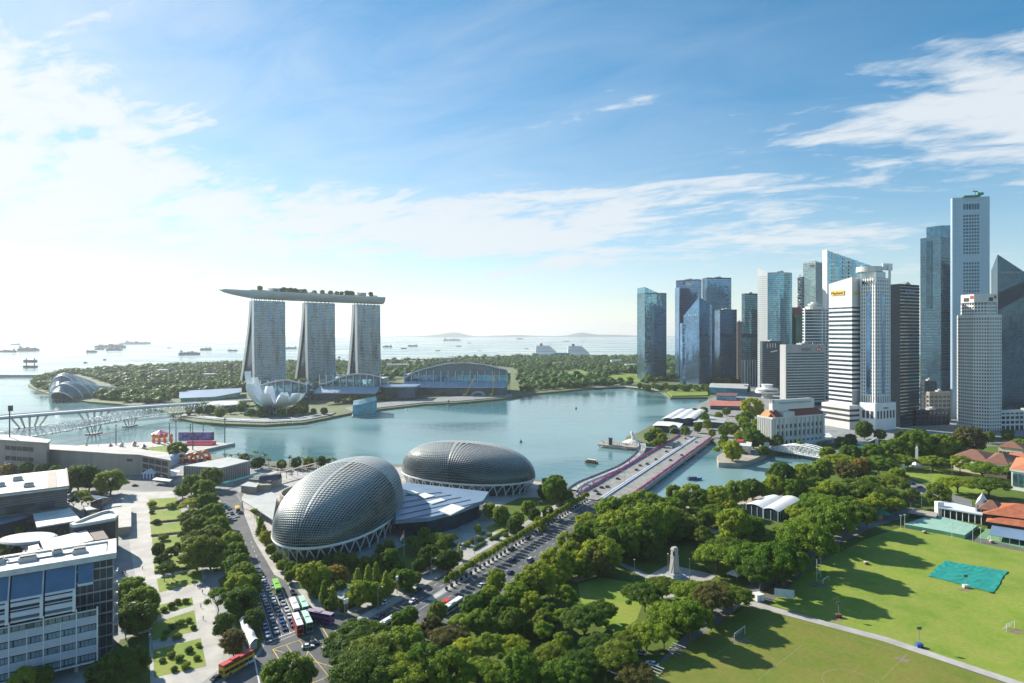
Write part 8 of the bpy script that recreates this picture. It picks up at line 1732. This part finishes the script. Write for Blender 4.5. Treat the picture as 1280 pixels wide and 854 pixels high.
# cricket sight screen, shed, benches
a, b = Vector(G3(968, 747)), Vector(G3(993, 750)); t = thing('sight_screen', 'wide white cricket sight screen at the field corner', 'screen', tuple(a)); d = b-a; MB().obox(a+UP*.5, d, Vector((.1, .2, 0)), UP*3.6).build('panel', BLUELIGHT, t)
for k in (.1, .5, .9): q = a+d*k; MB().tube([q+UP*3, q+Vector((.6, -1.6, 0))], .07, 5).build('stay', STEEL, t)
c = G(948, 750); t = thing('garden_shed', 'small white shed with pale flat roof beside the big tree path', 'shed', c+(0,)); MB().box((c[0], c[1], 0), (3.6, 3, 2.6), .3).build('wall', OFFW, t); MB().box((c[0], c[1], 2.6), (4, 3.4, .2), .3).build('roof', WHITE, t); MB().box((c[0]+.3, c[1]-1.53, .05), (1, .06, 2), .3).build('door', GREYST, t)
for px, py, lab in ((843, 816, 'far set of tiered metal benches by the lower field path'), (815, 843, 'near set of tiered metal benches by the lower field path')):
    c = G(px, py); t = thing('tiered_bench', lab, 'bench', c+(0,), 'tiered benches'); u = Vector((.72, -.69, 0)); v = Vector((-.69, -.72, 0)); o = Vector((c[0], c[1], 0))
    for k in range(4): MB().obox(o-u*2.6-v*1.2*k+UP*(.4+.35*k), u*5.2, v*.45, UP*.07).build('bench_board', ALU, t)
    mb = MB()
    for e in (-2.3, 0, 2.3): mb.obox(o+u*e, v*-4, u*.06, UP*.3); mb.obox(o+u*e-v*3.7, -v*.06, u*.06, UP*1.4)
    mb.build('frame', STEEL, t)
# tarpaulin over the pitch
p = GP([(1160, 721), (1182, 701.5), (1259, 715), (1243, 742)]); cx = sum(a[0] for a in p)/4; cyy = sum(a[1] for a in p)/4; N = 44; rows = []
for i in range(N+1):
    r = []
    for j in range(N+1):
        u, v = i/N, j/N; x = (p[0][0]*(1-u)+p[1][0]*u)*(1-v)+(p[3][0]*(1-u)+p[2][0]*u)*v; y = (p[0][1]*(1-u)+p[1][1]*u)*(1-v)+(p[3][1]*(1-u)+p[2][1]*u)*v
        r.append((x+.3*math.sin(9*u+5*v), y+.3*math.sin(7*v+3*u), .18+.22*abs(math.sin(13*u+4*math.sin(6*v)))*abs(math.cos(9*v))+.12*abs(math.sin(31*(u*.7+v)+3*math.sin(11*u)))+(.04 if 0 < i < N else 0)))
    rows.append(r)
tag(MB().grid(rows).build('pitch_cover', TEALPAINT, smooth=True), 'large teal tarpaulin spread over the cricket pitch', 'tarpaulin')
def floodunit(px, py, lab, h, col):
    c = G(px, py); t = thing('mobile_floodlight', lab, 'floodlight', c+(0,), 'mobile floodlights on the upper field'); MB().box((c[0], c[1], .25), (2.2, 1.4, 1.2)).build('generator_box', col, t)
    for e in (-.6, .6): MB().tube([(c[0]+e, c[1]-.8, .32), (c[0]+e, c[1]-.6, .32)], .32, 10).build('wheel', TYRE, t)
    MB().tube([(c[0], c[1], 1.4), (c[0], c[1], h)], .1, 6).build('mast', STEEL, t); MB().box((c[0], c[1], h-.5), (1.6, .4, .9)).build('lamp_head', SLATE, t)
floodunit(1149, 809, 'mobile floodlight with blue base beside the white path', 7, BLUE); floodunit(1048, 772, 'mobile floodlight with rusty base in the tree shadow', 6, BROWNTILE); floodunit(1207, 735, 'mobile floodlight with white base on the teal tarpaulin edge', 5.5, OFFW)
for px, py, lab in ((1083, 706, 'low reddish roller in the tree shadow of the upper field'), (1240, 679, 'low brown roller by the tennis court edge'), (1156, 667, 'low white roller below the mint green deck')):
    c = G(px, py); t = thing('pitch_roller', lab, 'roller', c+(0,)); MB().tube([(c[0]-.9, c[1], .6), (c[0]+.9, c[1], .6)], .6, 14).build('drum', BROWNTILE, t); MB().box((c[0]+.2, c[1]+.9, .3), (1.2, 1.2, .9)).build('engine_box', OFFW, t)
for i, (px, py) in enumerate(((1126, 662), (1131, 661), (1216, 676), (1226, 678), (1190, 672))):
    c = G(px, py); t = thing('court_light', 'thin light pole %s' % ('left of the mint green deck, nearer', 'left of the mint green deck, farther', 'at the right end of the mint green deck', 'between deck and tennis court', 'in front of the mint green deck')[i], 'light pole', c+(0,), 'light poles by the sports courts'); MB().tube([c+(0,), (c[0], c[1], 8)], .1, 6).build('pole', OFFW, t); MB().box((c[0], c[1], 8), (1.2, .3, .4)).build('lamp_head', LAMPW, t)
# white tent strip by the queue, sheltered stop, pavilion in the theatre garden
p = GP([(299, 776), (308, 773), (323, 800), (312, 806)], 3); t = thing('barrier_tent', 'crumpled white tent roof between the trees and the car queue', 'tent', p[0]+(0,)); a, b, c_, d = [Vector((*q, 3)) for q in p]; rows = [[a.lerp(b, u)*(1-v)+d.lerp(c_, u)*v+UP*(1.1*math.sin(math.pi*u)+.25*math.sin(v*17+u*3)) for u in [i/8 for i in range(9)]] for v in [k/14 for k in range(15)]]
MB().grid(rows).build('roof', WHITE, t); MB().prism(offset(ccw(p), -.4), 0, 2.9).build('wall', GREYST, t)
p = GP([(421, 738), (436, 733), (440, 742), (430, 750), (422, 747)], 3.5); t = thing('garden_pavilion', 'grey slate roofed pavilion among the theatre garden trees', 'pavilion', p[0]+(0,)); MB().prism(p, 3.1, 3.5, bottom=True).build('roof', GREYST, t)
for q in offset(ccw(p), -.5): MB().cyl((q[0], q[1], 0), .15, 3.1, 6).build('post', STEEL, t)
for px, py, lab, s in ((868, 648 + 0, 'tiny pale tent among trees near the path', 0), (918, 724, 'white stall tent at the right end of the memorial terrace', 1), (1018, 604, 'pale small tent roof between riverside trees', 2), (995, 604, 'pale stone hut roof among the riverside trees', 3), (870, 641, 'pale square canopy beside the riverside path', 4), (790, 626, 'small service hut by the river bank', 5), (1050, 664, 'pale awning tent under the padang trees', 6), (1038, 672, 'grey awning tent nearer the rugby posts', 7)):
    c = G(px, py); t = thing('stall_tent', lab, 'tent', c+(0,)); r = 3.2; MB().lathe((c[0], c[1], 2.6), [(r*1.3, 0), (r*.7, .8), (.1, 2.0)], 4).build('roof', WHITE if s % 2 else OFFW, t)
    for q in range(4): MB().tube([(c[0]+r*math.cos(q*1.571), c[1]+r*math.sin(q*1.571), 0), (c[0]+r*math.cos(q*1.571), c[1]+r*math.sin(q*1.571), 2.7)], .06, 4).build('leg', STEEL, t)
# hedges
def hedge(p0, p1, w, h, lab, key, n):
    a, b = Vector(G3(*p0)), Vector(G3(*p1)); rng = np.random.default_rng(int(p0[0])); lob = []
    for k in range(n): q = a+(b-a)*((k+.5)/n); lob.append((q.x, q.y, h*.5, (b-a).length/n*.75, w*.55, h*.55))
    V, Fc = foliage(lob, n*130, .16, rng); o = np_mesh('hedge', V, Fc, None, [key]); return tag(o, lab, 'hedge')
for i, (p0, p1, w, h) in enumerate((((187, 638), (224, 633.5), 1.6, 1.2), ((188, 655), (230, 650.5), 1.6, 1.2), ((189, 671), (234, 666), 1.6, 1.2), ((191, 693), (241, 688.5), 1.6, 1.2), ((193, 717), (246, 710), 1.8, 1.3))):
    hedge(p0, p1, w, h, 'clipped low hedge along the lower edge of the %s garden lawn from the top' % ordw(i+1), LEAF_D, 16)
for p0, p1, lab in (((612, 676), (636, 663), 'dark clipped hedge beside the theatre plaza, nearer of two'), ((592, 688), (606, 680), 'dark clipped hedge beside the theatre plaza kerb, lower left'), ((640, 660), (652, 653), 'dark clipped hedge beside the theatre plaza, farther of two')): hedge(p0, p1, 4, 1.4, lab, LEAF_D, 12)
# ---------------------------------------------------------------- people
def person_proto():
    t = thing('person', 'person', 'person'); me = bpy.data.meshes.new('body')
    J = [(0, 0, .95, .15), (0, 0, 1.2, .16), (0, 0, 1.42, .15), (0, 0, 1.52, .065), (0, .01, 1.66, .105), (.1, 0, .9, .10), (.12, .05, .5, .075), (.13, .0, .08, .055), (.14, .14, .03, .045), (-.1, 0, .9, .10), (-.12, -.06, .5, .075), (-.13, -.16, .10, .055), (-.14, -.04, .04, .045), (.2, 0, 1.4, .07), (.27, -.03, 1.12, .052), (.28, .06, .86, .04), (-.2, 0, 1.4, .07), (-.27, .03, 1.12, .052), (-.28, .12, .88, .04)]
    Ed = [(0, 1), (1, 2), (2, 3), (3, 4), (0, 5), (5, 6), (6, 7), (7, 8), (0, 9), (9, 10), (10, 11), (11, 12), (2, 13), (13, 14), (14, 15), (2, 16), (16, 17), (17, 18)]
    me.from_pydata([j[:3] for j in J], Ed, []); o = bpy.data.objects.new('body', me); COL.objects.link(o); m = o.modifiers.new('skin', 'SKIN')
    sv = me.skin_vertices[0].data
    for i, j in enumerate(J): sv[i].radius = (j[3], j[3])
    sv[0].use_root = True; o.modifiers.new('sub', 'SUBSURF').levels = 1
    m2 = bpy.data.meshes.new_from_object(o.evaluated_get(bpy.context.evaluated_depsgraph_get())); bpy.data.objects.remove(o)
    m2.materials.clear()
    for m in (CLOTH, SKIN, DARKC): m2.materials.append(m)
    for f in m2.polygons:
        z = f.center.z; x = abs(f.center.x); f.material_index = 1 if z > 1.5 or (x > .22 and z < 1.15 and z > .75) or z < .06 else (2 if z < .95 and x < .22 else 0)
    b = bpy.data.objects.new('body', m2); COL.objects.link(b); b.parent = t
    mb = MB(); mb.lathe((0, -.01, 1.66), [(.112, -.01), (.112, .05), (.08, .10), (.01, .118)], 10); mb.build('hair', BLACK, t, org=(0, 0, 0)); return t
PER = person_proto(); PC = {'white': (.8, .8, .8, 1), 'red': (.6, .08, .06, 1), 'dark': (.05, .05, .07, 1), 'blue': (.08, .18, .5, 1), 'pink': (.7, .25, .35, 1), 'tan': (.5, .36, .22, 1)}
rp = random.Random(5)
def person(x, y, z, a, col, lab, grp): place(PER, x, y, z, a, 1.0*rp.uniform(.94, 1.05), lab, grp, PC[col])
for i in range(110):
    k = rp.randrange(1, len(JB)-1); k = max(k, rp.randrange(1, len(JB)-1)) if i % 2 else k; q = JB[k]; w = rp.uniform(-2.8, 2.8); d = (JB[k+1]-JB[k-1] if k+1 < len(JB) else JB[k]-JB[k-1]).normalized(); c = rp.choice(list(PC)); u = rp.uniform(-3, 3)
    person(q.x-d.y*w+d.x*u, q.y+d.x*w+d.y*u, 1.0, rp.uniform(0, 6.28), c, 'person in a %s top among the crowd on the curved footbridge' % c, 'people on the curved footbridge in %s tops' % c)
jt = GP([(749, 555), (796, 559.2), (799, 556.5), (752, 552.6)])
for i in range(46):
    u, v = rp.random(), rp.random(); x = (jt[0][0]*(1-u)+jt[1][0]*u)*(1-v)+(jt[3][0]*(1-u)+jt[2][0]*u)*v; y = (jt[0][1]*(1-u)+jt[1][1]*u)*(1-v)+(jt[3][1]*(1-u)+jt[2][1]*u)*v; c = rp.choice(list(PC))
    person(x, y, .4, rp.uniform(0, 6.28), c, 'person in a %s top among the crowd on the viewing jetty' % c, 'people on the viewing jetty in %s tops' % c)
for i, (px, py) in enumerate(((253, 742), (247, 735), (251, 760), (254, 775), (249, 706), (244, 695), (241, 730), (232, 700), (225, 668), (172, 700), (178, 712), (154, 717), (156, 716), (157, 718), (155, 719), (153, 718), (189, 790), (187, 800), (190, 812), (239, 690))):
    x, y = G(px, py); c = rp.choice(list(PC)) if not 11 <= i <= 15 else 'red'; person(x, y, .07, rp.uniform(0, 6.28), c, 'person in a %s top walking on the garden promenade, %s of the strollers' % (c, ordw(i+1)), 'people on the garden promenade')


# stalls and visitors on the floating platform
for i, (px, py) in enumerate(((78, 567), (92, 563), (108, 561), (122, 566), (138, 560), (152, 558), (168, 557), (180, 561))):
    c = G(px, py); t = thing('event_stall', '%s topped stall on the floating platform, %s from the left' % (('pink', 'white', 'orange', 'blue')[i % 4], ordw(i+1)), 'stall', c+(-.4,), 'stalls on the floating platform'); r = 2.6; MB().lathe((c[0], c[1], 2.2), [(r*1.3, 0), (r*.6, 1.0), (.1, 2.4)], 4).build('roof', (PINK, WHITE, ORANGE, BLUE)[i % 4], t); MB().box((c[0], c[1], -.4), (2.6, 2.6, 2.7)).build('counter', OFFW, t)
for i in range(26):
    x, y = G(rp.uniform(75, 215), rp.uniform(557, 569)); c = rp.choice(list(PC)); person(x, y, -.4, rp.uniform(0, 6.28), c, 'person in a %s top among the visitors on the floating platform' % c, 'visitors on the floating platform in %s tops' % c)
# low garden buildings beyond the hotel
for i, (px, py, w, lab) in enumerate(((497, 462, 26, 'long white roofed garden building right of the right hotel tower'), (520, 457, 18, 'white roofed building above the right arched hall, left one'), (556, 452.5, 30, 'long pale shed at the far shore above the arched hall'), (610, 450.5, 22, 'pale block on the far shore above the right end of the arched hall'), (420, 478, 40, 'long blue glass link building between middle and right hotel towers'), (262, 476, 12, 'small pale roof among the garden trees below the tree towers'), (205, 470, 14, 'small pale roof among the garden trees behind the wide tree tower'), (790, 462, 16, 'pale site building by the far meadows'), (770, 456, 12, 'small pale shed beyond the far meadows'))):
    c = G(px, py); k = c[1]/F; t = thing('garden_building', lab, 'building', c+(0,), 'low buildings in the far gardens'); MB().box((c[0], c[1], 0), (w*k, 16, 15), .1).build('wall', G_TEAL if i == 4 else OFFW, t); MB().box((c[0], c[1], 15), (w*k+4, 20, 2), .1).build('roof', PALEBLUE if i == 4 else WHITE, t)
drop_marks()
